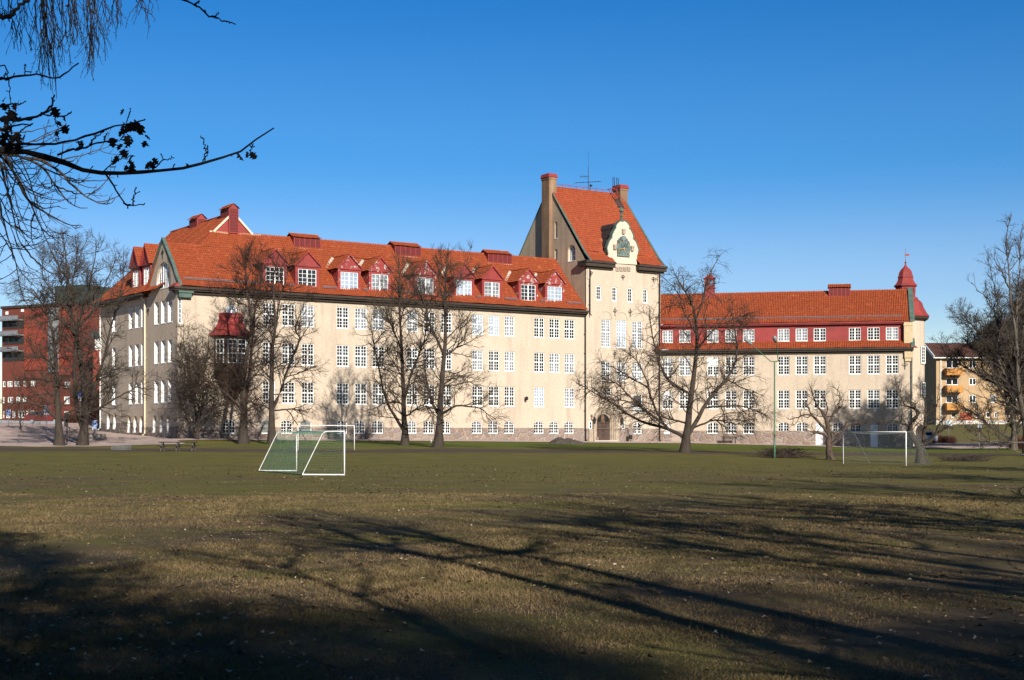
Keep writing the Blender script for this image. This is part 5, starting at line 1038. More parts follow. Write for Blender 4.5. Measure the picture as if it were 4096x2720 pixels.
bare_tree('apple_tree', 'gnarled apple tree with twisted grey limbs, behind the net of the right goal', [
    (J6((490, 1312), (475, 1160), (430, 1080), (370, 1000), (330, 920), (370, 862), (470, 830), (512, 780), (440, 740), (350, 722), (250, 700)), .36, .03), (J6((500, 1150), (520, 1000), (512, 900), (545, 780), (520, 640)), .22, .03), (J6((520, 1165), (570, 1090), (605, 1020), (690, 970), (780, 920)), .18, .03), (J6((545, 820), (640, 720), (680, 600)), .12, .02), (J6((340, 930), (240, 880), (140, 860), (40, 880)), .12, .02), (J6((620, 1010), (690, 880), (760, 800)), .1, .02), (J6((470, 830), (420, 700), (330, 640)), .09, .02), (J6((300, 710), (260, 600), (280, 500)), .06, .02)], 92.6, APPLE, 18, bark=BARK, group='old apple trees by the right goal', tw=TWIGG)
# the left pair
bare_tree('lime_tree', 'bare lime with dark root-flared trunk, left of the dark sign pole', [
    (H4((745, 1205), (738, 1000), (730, 830), (722, 600), (715, 400), (708, 200)) + H3((640, 1300), (600, 1100), (480, 960), (380, 820)), .42, .03), (H4((720, 830), (600, 750), (470, 680), (330, 650), (130, 650), (70, 690)), .2, .03), (H4((740, 800), (800, 650), (890, 590), (960, 560)), .14, .03), (H4((770, 870), (900, 765), (1030, 712), (1200, 645)), .14, .02), (H4((722, 620), (560, 540), (380, 580)), .12, .02), (H4((718, 480), (560, 380), (360, 350), (200, 370)), .12, .02), (H4((710, 250), (600, 120), (420, 60), (300, 80)), .12, .02), (H3((700, 1400), (740, 1250), (760, 1050), (700, 900)), .12, .02), (H4((730, 700), (640, 560), (500, 470)), .1, .02)], 125, lime(1.0), 19, GRP)
bare_tree('lime_tree', 'tall bare lime with twin grey stems, between the dark sign pole and the school', [
    (H4((1030, 1218), (1035, 1100), (1060, 900), (1080, 600), (1062, 400), (1050, 250)) + H3((900, 1350), (860, 1150), (850, 900), (800, 550), (760, 180)), .46, .03), (H4((1010, 1100), (985, 900), (950, 700), (930, 560), (945, 400)) + H3((890, 1450), (1000, 1100), (1080, 750), (1180, 400), (1160, 240)), .28, .02), (H4((1090, 855), (1250, 730), (1450, 610), (1650, 500), (1780, 400), (1840, 300)), .18, .02), (H4((1085, 700), (1180, 500), (1250, 250), (1310, 120)) + H3((1280, 1500), (1400, 1080), (1470, 850), (1500, 600), (1490, 420)), .2, .02), (H3((1050, 1350), (1210, 1000), (1280, 750), (1400, 470)), .15, .02), (H3((855, 1200), (730, 1000), (520, 720), (500, 470)), .13, .02), (H3((850, 1300), (620, 1120), (420, 900), (190, 760)), .13, .02), (H3((850, 900), (900, 600), (960, 250)), .1, .02), (H4((930, 560), (780, 440), (700, 320)), .1, .02), (H4((1060, 420), (1200, 330), (1400, 300), (1560, 180)), .1, .02), (H3((860, 1000), (700, 700), (760, 420)), .1, .02)], 126, lime(1.05), 20, GRP, tw=TWIGG)
bare_tree('small_tree', 'thin young bare tree on the verge by the parking lot, right of a blue sign', [(H4((258, 972), (255, 900), (250, 820), (240, 700)), .1, .02), (H4((255, 880), (210, 800), (170, 760)), .05, .01), (H4((255, 860), (300, 780), (330, 740)), .05, .01)], 152, lime(1.3, len=(.5, 1.4)), 21)
# right edge: tall pale tree, bushy tree behind
TALL_ = [dict(dens=3.4, ang=(15, 50), len=(1.2, 3.2), r=.05, S=8, wig=.26, up=.16, up0=.1, t0=.1, rend=.3, rmin=.015), dict(dens=4.4, ang=(20, 65), len=(.4, 1.3), r=.018, S=6, wig=.34, up=.1, up0=.05, rend=.4, rmin=.008), dict(dens=4.2, ang=(25, 70), len=(.2, .5), r=.008, S=4, wig=.35, up=.1, up0=.0, rend=.6, rmin=.006)]
bare_tree('tall_tree', 'tall pale-stemmed bare tree at the right edge with a low dark sweeping limb', [
    (J6((1600, 1240), (1580, 1050), (1560, 850), (1500, 600), (1490, 300)) + J5((1490, 1450), (1440, 1200), (1420, 980), (1385, 600), (1345, 320), (1430, 150)), .32, .03), (J6((1570, 1075), (1380, 1092), (1190, 1080), (1060, 1040), (960, 950), (920, 820)), .10, .02), (J6((1590, 1190), (1400, 1160), (1270, 1110)), .07, .02), (J6((1560, 850), (1440, 620), (1290, 480), (1130, 400), (920, 340)), .12, .02), (J6((1520, 700), (1400, 450), (1290, 300)) + J5((1300, 1200), (1260, 900), (1190, 700), (1180, 540)), .13, .02), (J5((1500, 1440), (1480, 1100), (1510, 700), (1520, 400), (1540, 250)), .13, .02), (J5((1360, 1350), (1200, 1040), (1080, 950), (1010, 860)), .13, .02), (J6((1545, 800), (1400, 680), (1200, 650), (1060, 600)), .14, .02), (J5((1420, 1000), (1320, 760), (1380, 620)), .1, .02), (J5((1480, 1200), (1560, 900), (1590, 600)), .12, .02)], 110, TALL_, 22, bark=BARKG, tw=TWIGG, S0=20, texp=1.5)
BUSH = [dict(dens=4.4, ang=(25, 65), len=(1.5, 3.6), r=.05, S=8, wig=.16, up=.14, up0=.04, t0=.1, rend=.3, rmin=.02), dict(dens=5.5, ang=(25, 65), len=(.7, 1.8), r=.026, S=5, wig=.2, up=.1, up0=.02, rend=.45, rmin=.017), dict(dens=7., ang=(25, 65), len=(.35, 1.0), r=.017, S=4, wig=.2, up=.1, up0=.02, rend=.6, rmin=.013)]
def auto_tree(name, label, x, y, h, spread, nl, seed, spec, group=None, tw=None, bark=None, r=.3, fork=.2, zmin=1.5, lean=(0, 0)):
    rg = np.random.default_rng(seed); P, R, L = auto_limbs(x, y, h, spread, nl, rg, r, fork, lean=lean); return finish_tree(name, label, P, R, L, spec, rg, group, tw, bark, zmin)
auto_tree('dense_tree', 'dense rounded grey-brown bare tree filling the right edge in front of the yellow flats', 50.5, 146, 16.5, 7.5, 22, 23, BUSH, tw=TWIGG, bark=BARKG, fork=.12)
auto_tree('dense_tree', 'second dense bare tree beside it, nearer the right corner', 58.5, 158, 17, 7.5, 20, 27, BUSH, tw=TWIGG, bark=BARKG, fork=.12)
auto_tree('far_tree', 'bare tree rising behind the brown-roofed flats', 62, 262, 17, 6, 10, 24, lime(.7), r=.3)
auto_tree('far_tree', 'bare tree far off between the school turret and the flats', 69, 300, 17, 6, 10, 25, lime(.7), r=.3)
# ================================================================ NEIGHBOURING BUILDINGS
XZ = lambda x, y: Frame((x, y), (1, 0), (0, -1))
RBR = brick_mat('red_brick', (.155, .046, .033), (.12, .036, .027), (.16, .04, .03), stains=.4)
RBO = mat('orange_panel', (.25, .046, .026), (.20, .038, .023), .6, rough=.75)
DKM = mat('dark_cladding', (.035, .055, .048), (.025, .036, .034), 1, rough=.6)
PALEM = mat('pale_metal', (.24, .255, .28), (.18, .195, .215), 2, rough=.4, metal=.3)
a3, b3 = np.array(at(386, 1213, 190)), np.array(at(8, 1233, 198)); dvv = (a3 - b3)[:2]; Lb = float(np.hypot(*dvv)); du_ = dvv / Lb
BF = Frame(tuple(b3[:2]), tuple(du_), (float(du_[1]), float(-du_[0])))
brick = thing('brick_building', 'red brick block with dark balconies and orange panel, behind the leftmost bare trees', 'building', (float(b3[0]), float(b3[1]), 3.6))
HH = 18.9; U = lambda px: BF.U(px); ZB = lambda px, py: BF.hit(px, py)[1]
bops = []
for zpy0, zpy1, xs_ in ((1547, 1523, [(2, 22), (28, 50), (56, 78), (92, 104), (122, 140)]), (1612, 1586, [(0, 18), (30, 52), (64, 84), (90, 108)]), (1672, 1642, [(3, 18), (48, 62), (72, 98), (104, 138)])):
    for a, b in xs_: bops.append((max(.1, U(a)), U(b), ZB(70, zpy0), ZB(70, zpy1), 0))
for px0, px1, py0, py1 in ((255, 278, 1616, 1585), (255, 278, 1674, 1644), (257, 280, 1550, 1526)): bops.append((U(px0), U(px1), ZB(260, py0), ZB(260, py1), 0))
for px0, px1, py0, py1 in ((20, 34, 1258, 1244), (82, 96, 1250, 1238)): bops.append((U(px0), U(px1), ZB(30, py0), ZB(30, py1), 0))
bb = MB(); wall(bb, BF, 0, Lb, 2.6, HH, bops, dep=.2)
bb.add([BF(0, 0, 2.6), BF(0, -14, 2.6), BF(0, -14, HH), BF(0, 0, HH)], [(0, 1, 2, 3)]); bb.add([BF(Lb, 0, 2.6), BF(Lb, -14, 2.6), BF(Lb, -14, HH), BF(Lb, 0, HH)], [(0, 1, 2, 3)]); bb.add([BF(0, -14, 2.6), BF(Lb, -14, 2.6), BF(Lb, -14, HH), BF(0, -14, HH)], [(0, 1, 2, 3)]); bb.add([BF(0, 0, HH), BF(Lb, 0, HH), BF(Lb, -14, HH), BF(0, -14, HH)], [(0, 1, 2, 3)]); bb.build('wall', RBR, brick)
for a, b, c, e, _ in bops: window(BF, a, b, c, e, (1, 1) if b - a > .6 else (1,), (1,), parent=brick, merged=True, rec=.08, fw=.14, mw=.2, glass=pick(GLASS, GLASS2, CURT), sill=False)
pn = MB(); pn.fb(BF, U(99), U(196), 0, .12, ZB(150, 1480), HH - .4); pn.fb(BF, U(238), U(296), 0, .12, ZB(250, 1500), HH - .4); pn.build('orange_panel', RBO, brick)
gs = MB(); gs.fb(BF, U(199), U(236), 0, .35, ZB(215, 1490), HH - .2); gs.build('stair_glazing', mat('stair_glass', (.10, .11, .12), (.22, .23, .24), .8, rough=.15), brick)
for py0, py1 in ((1315, 1282), (1378, 1342), (1445, 1405)):
    m_ = MB(); m_.fb(BF, .3, U(96), .0, .05, ZB(50, py0), ZB(50, py1)); lg = m_.build('loggia', mat('loggia_shade', (.03, .026, .025), rough=.6), brick)
    m_ = MB(); m_.fb(BF, .2, U(98), .05, 1.2, ZB(50, py1) - .1, ZB(50, py1) + .05); m_.fb(BF, .25, U(97), 1.1, 1.2, ZB(50, py1) - .05, ZB(50, py1) + .55); m_.build('balcony_rail', PALEM, lg)
    for k in range(3): m_ = MB(); m_.fb(BF, .8 + k * 1.1, 1.5 + k * 1.1, .05, .09, ZB(50, py0) + .3, ZB(50, py1) - .35); m_.build('loggia_window', GLASS2, lg)
cr = MB(); cr.fb(BF, -.1, Lb + .1, -.3, .2, HH, HH + .35); cr.build('cornice', DARKW, brick)
pr = MB(); pr.fb(BF, U(163), U(282), -10, -2.5, HH + .2, HH + 3.0); pr.fb(BF, U(310), U(364), -9, -3, HH + .2, HH + 2.4); pr.build('plant_room', DKM, brick)
# low pale annex seen between the brick block and the school
ax, ay, _ = at(384, 1600, 183); az = g1(ax, ay)
annex = thing('annex', 'narrow pale and red annex squeezed between the brick block and the school end wall', 'building', (ax, ay, az)); XF = XZ(ax, ay)
m_ = MB(); m_.box(ax - .4, ax + 7, ay, ay + 8, az - .5, at(0, 1400, 183)[2]); m_.build('wall', RBO, annex)
m_ = MB(); m_.box(ax - .1, ax + 7, ay - .12, ay, at(0, 1392, 183)[2], at(0, 1352, 183)[2]); m_.box(ax - .1, ax + 7, ay, ay + 8, at(0, 1400, 183)[2], at(0, 1352, 183)[2]); m_.build('white_storey', WHITE, annex)
m_ = MB(); m_.box(ax - .5, ax + 7, ay - .4, ay + 8, at(0, 1352, 183)[2], at(0, 1325, 183)[2]); m_.build('roof', DKM, annex)
# yellow flats with balconies
YB = 222.0; YF = XZ(0, YB)
PXX = lambda px: (px - CX) / F * YB; PZ = lambda py: EYE + (HY - py) / F * YB
flats = thing('apartment_building', 'yellow rendered flats with orange balconies and brown tiled roof, behind the right edge trees', 'building', (PXX(3745), YB, PZ(1700)))
YEL = brick_mat('yellow_render', (.41, .285, .165), (.34, .235, .14), (.25, .17, .1), stains=.3); ORB = mat('orange_balcony', (.44, .20, .035), (.38, .16, .03), 1, rough=.6); BRT = mat('brown_tiles', (.105, .048, .036), (.075, .036, .028), 2, rough=.8, bump=.3)
fops = []
for (py0, py1) in ((1540, 1512), (1473, 1441), (1611, 1580)):
    for a, b in ((3784, 3834), (3877, 3905), (3962, 3985), (4050, 4084), (4100, 4140)): fops.append((PXX(a), PXX(b), PZ(py0), PZ(py1), 0))
for a, b in ((3805, 3826), (3902, 3920), (3945, 3962), (3978, 3990), (4026, 4040)): fops.append((PXX(a), PXX(b), PZ(1670), PZ(1648), 0))
x0, x1 = PXX(3745), PXX(4330); m_ = MB(); wall(m_, YF, x0, x1, PZ(1682), PZ(1430), fops, dep=.2)
m_.add([(x0, YB, PZ(1720)), (x0, YB + 11, PZ(1720)), (x0, YB + 11, PZ(1430)), (x0, YB + 5.5, PZ(1364)), (x0, YB, PZ(1430))], [(0, 1, 2, 3, 4)]); m_.add([(x0, YB + 11, PZ(1720)), (x1, YB + 11, PZ(1720)), (x1, YB + 11, PZ(1430)), (x0, YB + 11, PZ(1430))], [(0, 1, 2, 3)]); m_.build('wall', YEL, flats)
m_ = MB(); m_.box(x0 - .05, x1, YB - .08, YB + .02, PZ(1730), PZ(1682)); m_.build('plinth', mat('white_plinth', (.55, .50, .45), (.45, .41, .37), 1), flats)
for a, b, c, e, _ in fops: window(YF, a, b, c, e, (1, 1) if b - a > 1 else (1,), (1,), parent=flats, merged=True, rec=.1, fw=.1, mw=.12, glass=pick(GLASS, GLASS2, CURT), sill=False)
m_ = MB(); tiles(m_, (0, YB, 0), (1, 0), (0, 1), x0 - .5, x1, [(-.7, PZ(1432)), (5.5, PZ(1364))], tw=.3, course=.4); m_.add([(x0 - .5, YB + 5.5, PZ(1364)), (x1, YB + 5.5, PZ(1364)), (x1, YB + 11.6, PZ(1432)), (x0 - .5, YB + 11.6, PZ(1432))], [(0, 1, 2, 3)]); m_.build('roof', BRT, flats, recalc=False)
m_ = MB(); m_.bar((x0 - .55, YB - .75, PZ(1429)), (x0 - .55, YB + 5.5, PZ(1362)), .1, .45); m_.build('verge_board', WHITE, flats)
m_ = MB(); m_.box(x0 - .5, x1, YB - .82, YB - .68, PZ(1434), PZ(1430)); m_.tube([(PXX(3762), YB - .12, PZ(1434)), (PXX(3762), YB - .12, PZ(1690))], .07, 6); m_.build('gutter', WHITE, flats)
for py0, py1 in ((1502, 1474), (1570, 1543), (1641, 1613)):
    for a, b in ((3776, 3842), (4034, 4094)):
        m_ = MB(); z0, z1 = PZ(py0), PZ(py1); m_.box(PXX(a), PXX(b), YB - 1.5, YB - 1.42, z0, z1); m_.box(PXX(a), PXX(a) + .08, YB - 1.42, YB, z0, z1); m_.box(PXX(b) - .08, PXX(b), YB - 1.42, YB, z0, z1); m_.box(PXX(a) + .08, PXX(b) - .08, YB - 1.42, YB, z0, z0 + .15); m_.build('balcony', ORB, flats)
m_ = MB(); m_.box(PXX(3840), PXX(3888), YB - .1, YB, PZ(1679), PZ(1650)); m_.box(PXX(3863) - .04, PXX(3863) + .04, YB - .13, YB - .1, PZ(1679), PZ(1650)); m_.build('garage_door', mat('rust_door', (.42, .075, .022), (.36, .06, .02), 1, rough=.6), flats)
YC = 243.0; PX2 = lambda px: (px - CX) / F * YC; PZ2 = lambda py: EYE + (HY - py) / F * YC
fl2 = thing('apartment_building', 'pinkish flats with a dark brown roof, between the school turret and the yellow flats', 'building', (PX2(3690), YC, PZ2(1700))); F2 = XZ(0, YC)
o2_ = [(PX2(3700), PX2(3711), PZ2(1532), PZ2(1505), 0), (PX2(3699), PX2(3711), PZ2(1592), PZ2(1562), 0), (PX2(3722), PX2(3732), PZ2(1622), PZ2(1612), 0), (PX2(3698), PX2(3712), PZ2(1474), PZ2(1466), 0)]
m_ = MB(); wall(m_, F2, PX2(3600), PX2(3760), PZ2(1740), PZ2(1466), o2_, dep=.2); m_.build('wall', brick_mat('pink_render', (.50, .31, .22), (.43, .27, .19), (.33, .2, .15)), fl2)
for a, b, c, e, _ in o2_: window(F2, a, b, c, e, (1, 1), (1,), parent=fl2, merged=True, fw=.08, mw=.08, sill=False)
m_ = MB(); tiles(m_, (0, YC, 0), (1, 0), (0, 1), PX2(3600), PX2(3760), [(-.8, PZ2(1468)), (6, PZ2(1404))], tw=.3, course=.4); m_.build('roof', BRT, fl2, recalc=False)

# ================================================================ FOOTBALL GOALS
GW = mat('goal_white', (.80, .80, .80), (.68, .66, .62), 4, rough=.45, c3=(.36, .20, .12), s3=2.0, lo3=.66, hi3=.72)
NET = mat('green_net', (.10, .27, .19), (.07, .19, .13), 3, rough=.9); NET2 = mat('grey_net', (.22, .25, .24), rough=.9)
def goal(label, A_, B_, back_top, back_bot, h, netm, shallow=False, group='football goals on the playing field', sag=.18, side_rails=True, cell=.13, r=.03):
    A_, B_ = Vector(A_), Vector(B_); za = A_.z; up = Vector((0, 0, h)); t = thing('football_goal', label, 'goal', tuple((A_ + B_) / 2), group)
    for p in (A_, B_): m_ = MB(); m_.tube([p - Vector((0, 0, .05)), p + up], r, 10); m_.build('post', GW, t, smooth=True)
    m_ = MB(); m_.tube([A_ + up, B_ + up], r, 10); m_.build('crossbar', GW, t, smooth=True)
    bt_ = Vector((*back_top, 0)); bb_ = Vector((*back_bot, 0))
    for p in (A_, B_):
        m_ = MB(); c1 = p + up; c2_ = p + up + bt_ ; c3_ = p + bb_ + Vector((0, 0, .04))
        q = [c1, c1.lerp(c2_, .8), c1.lerp(c2_, .95) + Vector((0, 0, -.03)), c2_.lerp(c3_, .06), c3_] if not shallow else [c1, c2_, c3_]
        m_.tube(q, .018 if not shallow else .022, 6); m_.build('side_bar', GW if not shallow else mat('dull_bar', (.10, .11, .11), rough=.7), t)
        if side_rails: m_ = MB(); m_.tube([c3_, p + Vector((0, 0, .04))], .03, 6); m_.build('ground_bar', GW, t)
    if side_rails: m_ = MB(); m_.tube([A_ + bb_ + Vector((0, 0, .03)), B_ + bb_ + Vector((0, 0, .03))], .022, 6); m_.build('back_bar', mat('dark_bar', (.05, .06, .055)), t)
    s = Soup(); rn = np.random.default_rng(3)
    def panel(o, a, b, c, na, nb):        # bilinear patch o, o+a.. with sag
        o, a, b, c = map(np.array, (o, a, b, c)); lines = []
        f = lambda u, v: (o * ((1 - u) * (1 - v))[:, None] + a * (u * (1 - v))[:, None] + b * (u * v)[:, None] + c * ((1 - u) * v)[:, None]) - np.array([0, 0, 1]) * (sag * 4 * u * (1 - u) * np.sin(np.pi * v) * .5)[:, None]
        k = 13; tt = np.linspace(0, 1, k)
        for i in range(na + 1): lines.append(f(np.full(k, i / na), tt))
        for j in range(nb + 1): lines.append(f(tt, np.full(k, j / nb)))
        P = np.array(lines); P[:, 1:-1] += rn.normal(size=P[:, 1:-1].shape) * .012; s.add(P, np.full(P.shape[:2], .003), 3)
    W = (B_ - A_).length; D = bb_.length; at_, ab_ = A_ + up + bt_, A_ + bb_; bt2, bb2 = B_ + up + bt_, B_ + bb_; n = lambda L: max(2, int(L / cell))
    panel(at_, bt2, bb2, ab_, n(W), n((at_ - ab_).length)); panel(A_ + up, B_ + up, bt2, at_, n(W), n(bt_.length + .05))
    for p in (A_, B_): panel(p + up, p + up + bt_, p + bb_, p, n(D * .8), n(h))
    s.build('net', netm, t)
    return t
zf = lambda x, y, dz=0: (x, y, g1(x, y) + dz)
goal('white football goal with torn green net and slanted side bars, nearest of the three goals', zf(-7.57, 65.5), zf(-10.8, 72.7), (-.95, .08), (-1.95, .35), 2.0, NET, cell=.11)
goal('plain white goal frame standing behind the nearest goal, close to the bare limes', zf(-17.5, 118.6), zf(-12.98, 119.4), (.25, .9), (-.9, 1.6), 2.02, NET2, True, sag=.1, side_rails=False, cell=.2)
goal('white football goal with a grey net at the right, in front of the apple trees', zf(20.8, 91), zf(23.1, 85), (.75, .5), (2.0, 1.6), 2.0, NET2, True, sag=.3, side_rails=False, cell=.14)

# ================================================================ STREET FURNITURE
GRN = mat('green_lamp_post', (.065, .145, .08), (.05, .11, .065), 3, rough=.5, c3=(.30, .32, .26), s3=2.5, lo3=.62, hi3=.7); LHD = mat('grey_lamp_head', (.16, .17, .17), (.24, .25, .26), 3, rough=.4)
lx, ly, _ = at(3098, 1800, 105); lz = g1(lx, ly); Lq = lambda px, py, dy=0: Vector(at(px, py, 105 + dy))
lamp_t = thing('lamp_post', 'slim green lamp post with two angled arms, in front of the right wing', 'lamp post', (lx, ly, lz))
m_ = MB(); m_.tube([(lx, ly, lz - .1), (lx, ly, lz + 1.0), (lx, ly, lz + 1.05), (lx, ly, Lq(0, 1446).z)], [.085, .085, .06, .05], 8); m_.build('pole', GRN, lamp_t, smooth=True)
zt = Lq(0, 1445).z; m_ = MB(); m_.tube([Lq(3083, 1446), Lq(3113, 1445)], .04, 6); m_.build('cross_arm', GRN, lamp_t)
for p, q, e in (((3083, 1446), (3008, 1379), (2980, 1354)), ((3113, 1445), (3104, 1370), (3097, 1345))):
    dy = -1.2 if e[0] < 3000 else -1.6; m_ = MB(); m_.tube([Lq(*p), Lq(*q, dy)], .03, 6); ar_ = m_.build('arm', GRN, lamp_t)
    m_ = MB(); a = Lq(*q, dy); b = Lq(*e, dy * 1.35); mid = (a + b) / 2; m_.tube([a, a.lerp(b, .15), mid, a.lerp(b, .85), b], [.05, .11, .16, .15, .06], 8); m_.build('lamp_head', LHD, ar_, smooth=True)
SBL = mat('sign_blue', (.012, .075, .36), (.018, .09, .42), 2, rough=.4); SBL2 = mat('plate_blue', (.03, .20, .62), rough=.4); SWH = mat('sign_white', (.74, .75, .76), rough=.4); SBK = mat('sign_black', (.02, .02, .02), rough=.5)
def psign(label, px, pyt, pyb, pybase, Y, w_, block=False, dim=False, lean=0.0):
    x, y, z0 = at(px, pybase, Y); z0 = g1(x, y); zt, zb = at(px, pyt, Y)[2], at(px, pyb, Y)[2]; H = zt - zb
    t = thing('parking_sign', label, 'sign', (x, y, z0), 'parking signs by the left lot'); fr = XZ(x, y - .06); ww = w_ / 2
    m_ = MB(); m_.tube([(x, y, z0 - .1), (x + lean, y, zt - .02)], .04, 8); m_.build('pole', STEEL, t)
    m_ = MB(); m_.fb(fr, -ww, ww, -.02, 0, zb, zt); pl = m_.build('sign_plate', SWH, t)
    m_ = MB(); m_.fb(fr, -ww + .03, ww - .03, .0, .008, zb + H * .55, zt - .03); m_.build('blue_field', SBL, pl)
    text_mesh('P', H * .44, fr, 0, zb + H * .765, .01, 'letter', SWH, pl, .004)
    m_ = MB(); m_.fb(fr, -ww + .03, ww - .03, .0, .008, zb + H * .27, zb + H * .52); m_.build('blue_field', SBL2, pl)
    m_ = MB()
    for k in range(3): m_.fb(fr, -ww * .55, ww * (.5 - .2 * (k == 0)), .008, .012, zb + H * (.31 + .07 * k), zb + H * (.335 + .07 * k))
    m_.build('small_lettering', SWH, pl)
    m_ = MB(); zc = zb + H * .12; m_.fb(fr, -ww * .25, ww * .5, .0, .01, zc - .015, zc + .015); m_.prism([fr(-ww * .55, 0, zc), fr(-ww * .2, 0, zc - .06), fr(-ww * .2, 0, zc + .06)], (0, -.01, 0)); m_.build('arrow', SBK, pl)
    if block:
        m_ = MB(); b0 = z0 - .05
        for sg in (-1, 1): m_.hexa([(x + sg * .58 - .52, y - .45, b0), (x + sg * .58 + .52, y - .45, b0), (x + sg * .58 + .52, y + .45, b0), (x + sg * .58 - .52, y + .45, b0), (x + sg * .52 - .38, y - .3, b0 + .62), (x + sg * .52 + .4, y - .3, b0 + .62), (x + sg * .52 + .4, y + .3, b0 + .62), (x + sg * .52 - .38, y + .3, b0 + .62)])
        m_.build('concrete_base', mat('cast_concrete', (.22, .195, .17), (.16, .14, .125), 4, bump=.3), t)
    return t
psign('blue and white parking sign on a pole set in a concrete block', 379, 1681, 1720, 1752, 136, .47, True)
psign('tall blue and white parking sign on a grey post, left of the dark-trunked lime', 187, 1622, 1658, 1733, 150, .5)
psign('small faded blue parking sign at the far left edge by the guard rail', 34, 1638, 1672, 1706, 155, .45, lean=.03)
x, y, _ = at(321, 1700, 148); z0 = g1(x, y); t = thing('blue_sign', 'tall blue sign with a grey plate below it, seen between the twin lime stems', 'sign', (x, y, z0)); fr = XZ(x, y - .06)
m_ = MB(); m_.tube([(x, y, z0 - .1), (x, y, at(0, 1562, 148)[2])], .05, 8); m_.build('pole', PALEM, t); m_ = MB(); m_.fb(fr, -.22, .22, -.02, 0, at(0, 1586, 148)[2], at(0, 1561, 148)[2]); m_.build('sign_plate', SBL, t); m_ = MB(); m_.fb(fr, -.24, .24, -.02, 0, at(0, 1604, 148)[2], at(0, 1587, 148)[2]); m_.build('lower_plate', PALEM, t)
x, y, _ = at(268, 1770, 126); z0 = g1(x, y); t = thing('signal_post', 'dark pole carrying two black boxes, between the two leftmost limes', 'post', (x, y, z0)); Zs = lambda py: at(0, py, 126)[2]
m_ = MB(); m_.tube([(x, y, z0 - .1), (x, y, Zs(1648))], .05, 8); m_.build('pole', IRON, t)
for a, b in ((1672, 1652), (1707, 1678)): m_ = MB(); m_.box(x - .22, x + .06, y - .1, y + .1, Zs(a), Zs(b)); m_.fb(XZ(x, y - .1), -.24, .08, 0, .06, Zs(b) - .04, Zs(b) + .02); m_.build('black_box', IRON, t)
# signs at the right, seen from behind
for px, py0, py1, pyb, Y, lab in ((3795, 1678, 1702, 1750, 185, 'pale trapezoid sign board on a thin pole above the brown shrubs'), (3917, 1698, 1710, 1793, 160, 'small white plate on a thin pole at the right road verge')):
    x, y, _ = at(px, pyb, Y); z0 = g1(x, y); t = thing('road_sign', lab, 'sign', (x, y, z0)); Zs = lambda py: at(0, py, Y)[2]; m_ = MB(); m_.tube([(x, y, z0 - .1), (x, y, Zs(py0))], .04, 6); m_.build('pole', STEEL, t)
    hw = .34 if Y > 180 else .2; m_ = MB(); m_.prism([(x - hw * 1.2, y - .06, Zs(py1)), (x + hw * 1.2, y - .06, Zs(py1)), (x + hw * .8, y - .06, Zs(py0)), (x - hw * .8, y - .06, Zs(py0))], (0, -.03, 0)); m_.build('sign_plate', mat('sign_back', (.40, .45, .50), rough=.4), t)
# guard rail
t = thing('guard_rail', 'long pale steel guard rail along the far side of the parking lot', 'barrier', at(130, 1700, 168)); prev = None; m_ = MB(); pts = []
for px, py in ((-30, 1685), (60, 1687), (140, 1689), (200, 1690), (262, 1692)):
    pts.append(at(px, py, 168)); 
for a, b in zip(pts[:-1], pts[1:]): m_.bar(a, b, .06, .3)
m_.build('rail', PALEM, t)
for px in (5, 75, 145, 215, 258): p = at(px, 1689, 168.1); z0 = g1(p[0], p[1]); m_ = MB(); m_.box(p[0] - .05, p[0] + .05, p[1], p[1] + .1, min(z0, p[2] - .8) - .1, p[2] + .1); m_.build('post', PALEM, t)
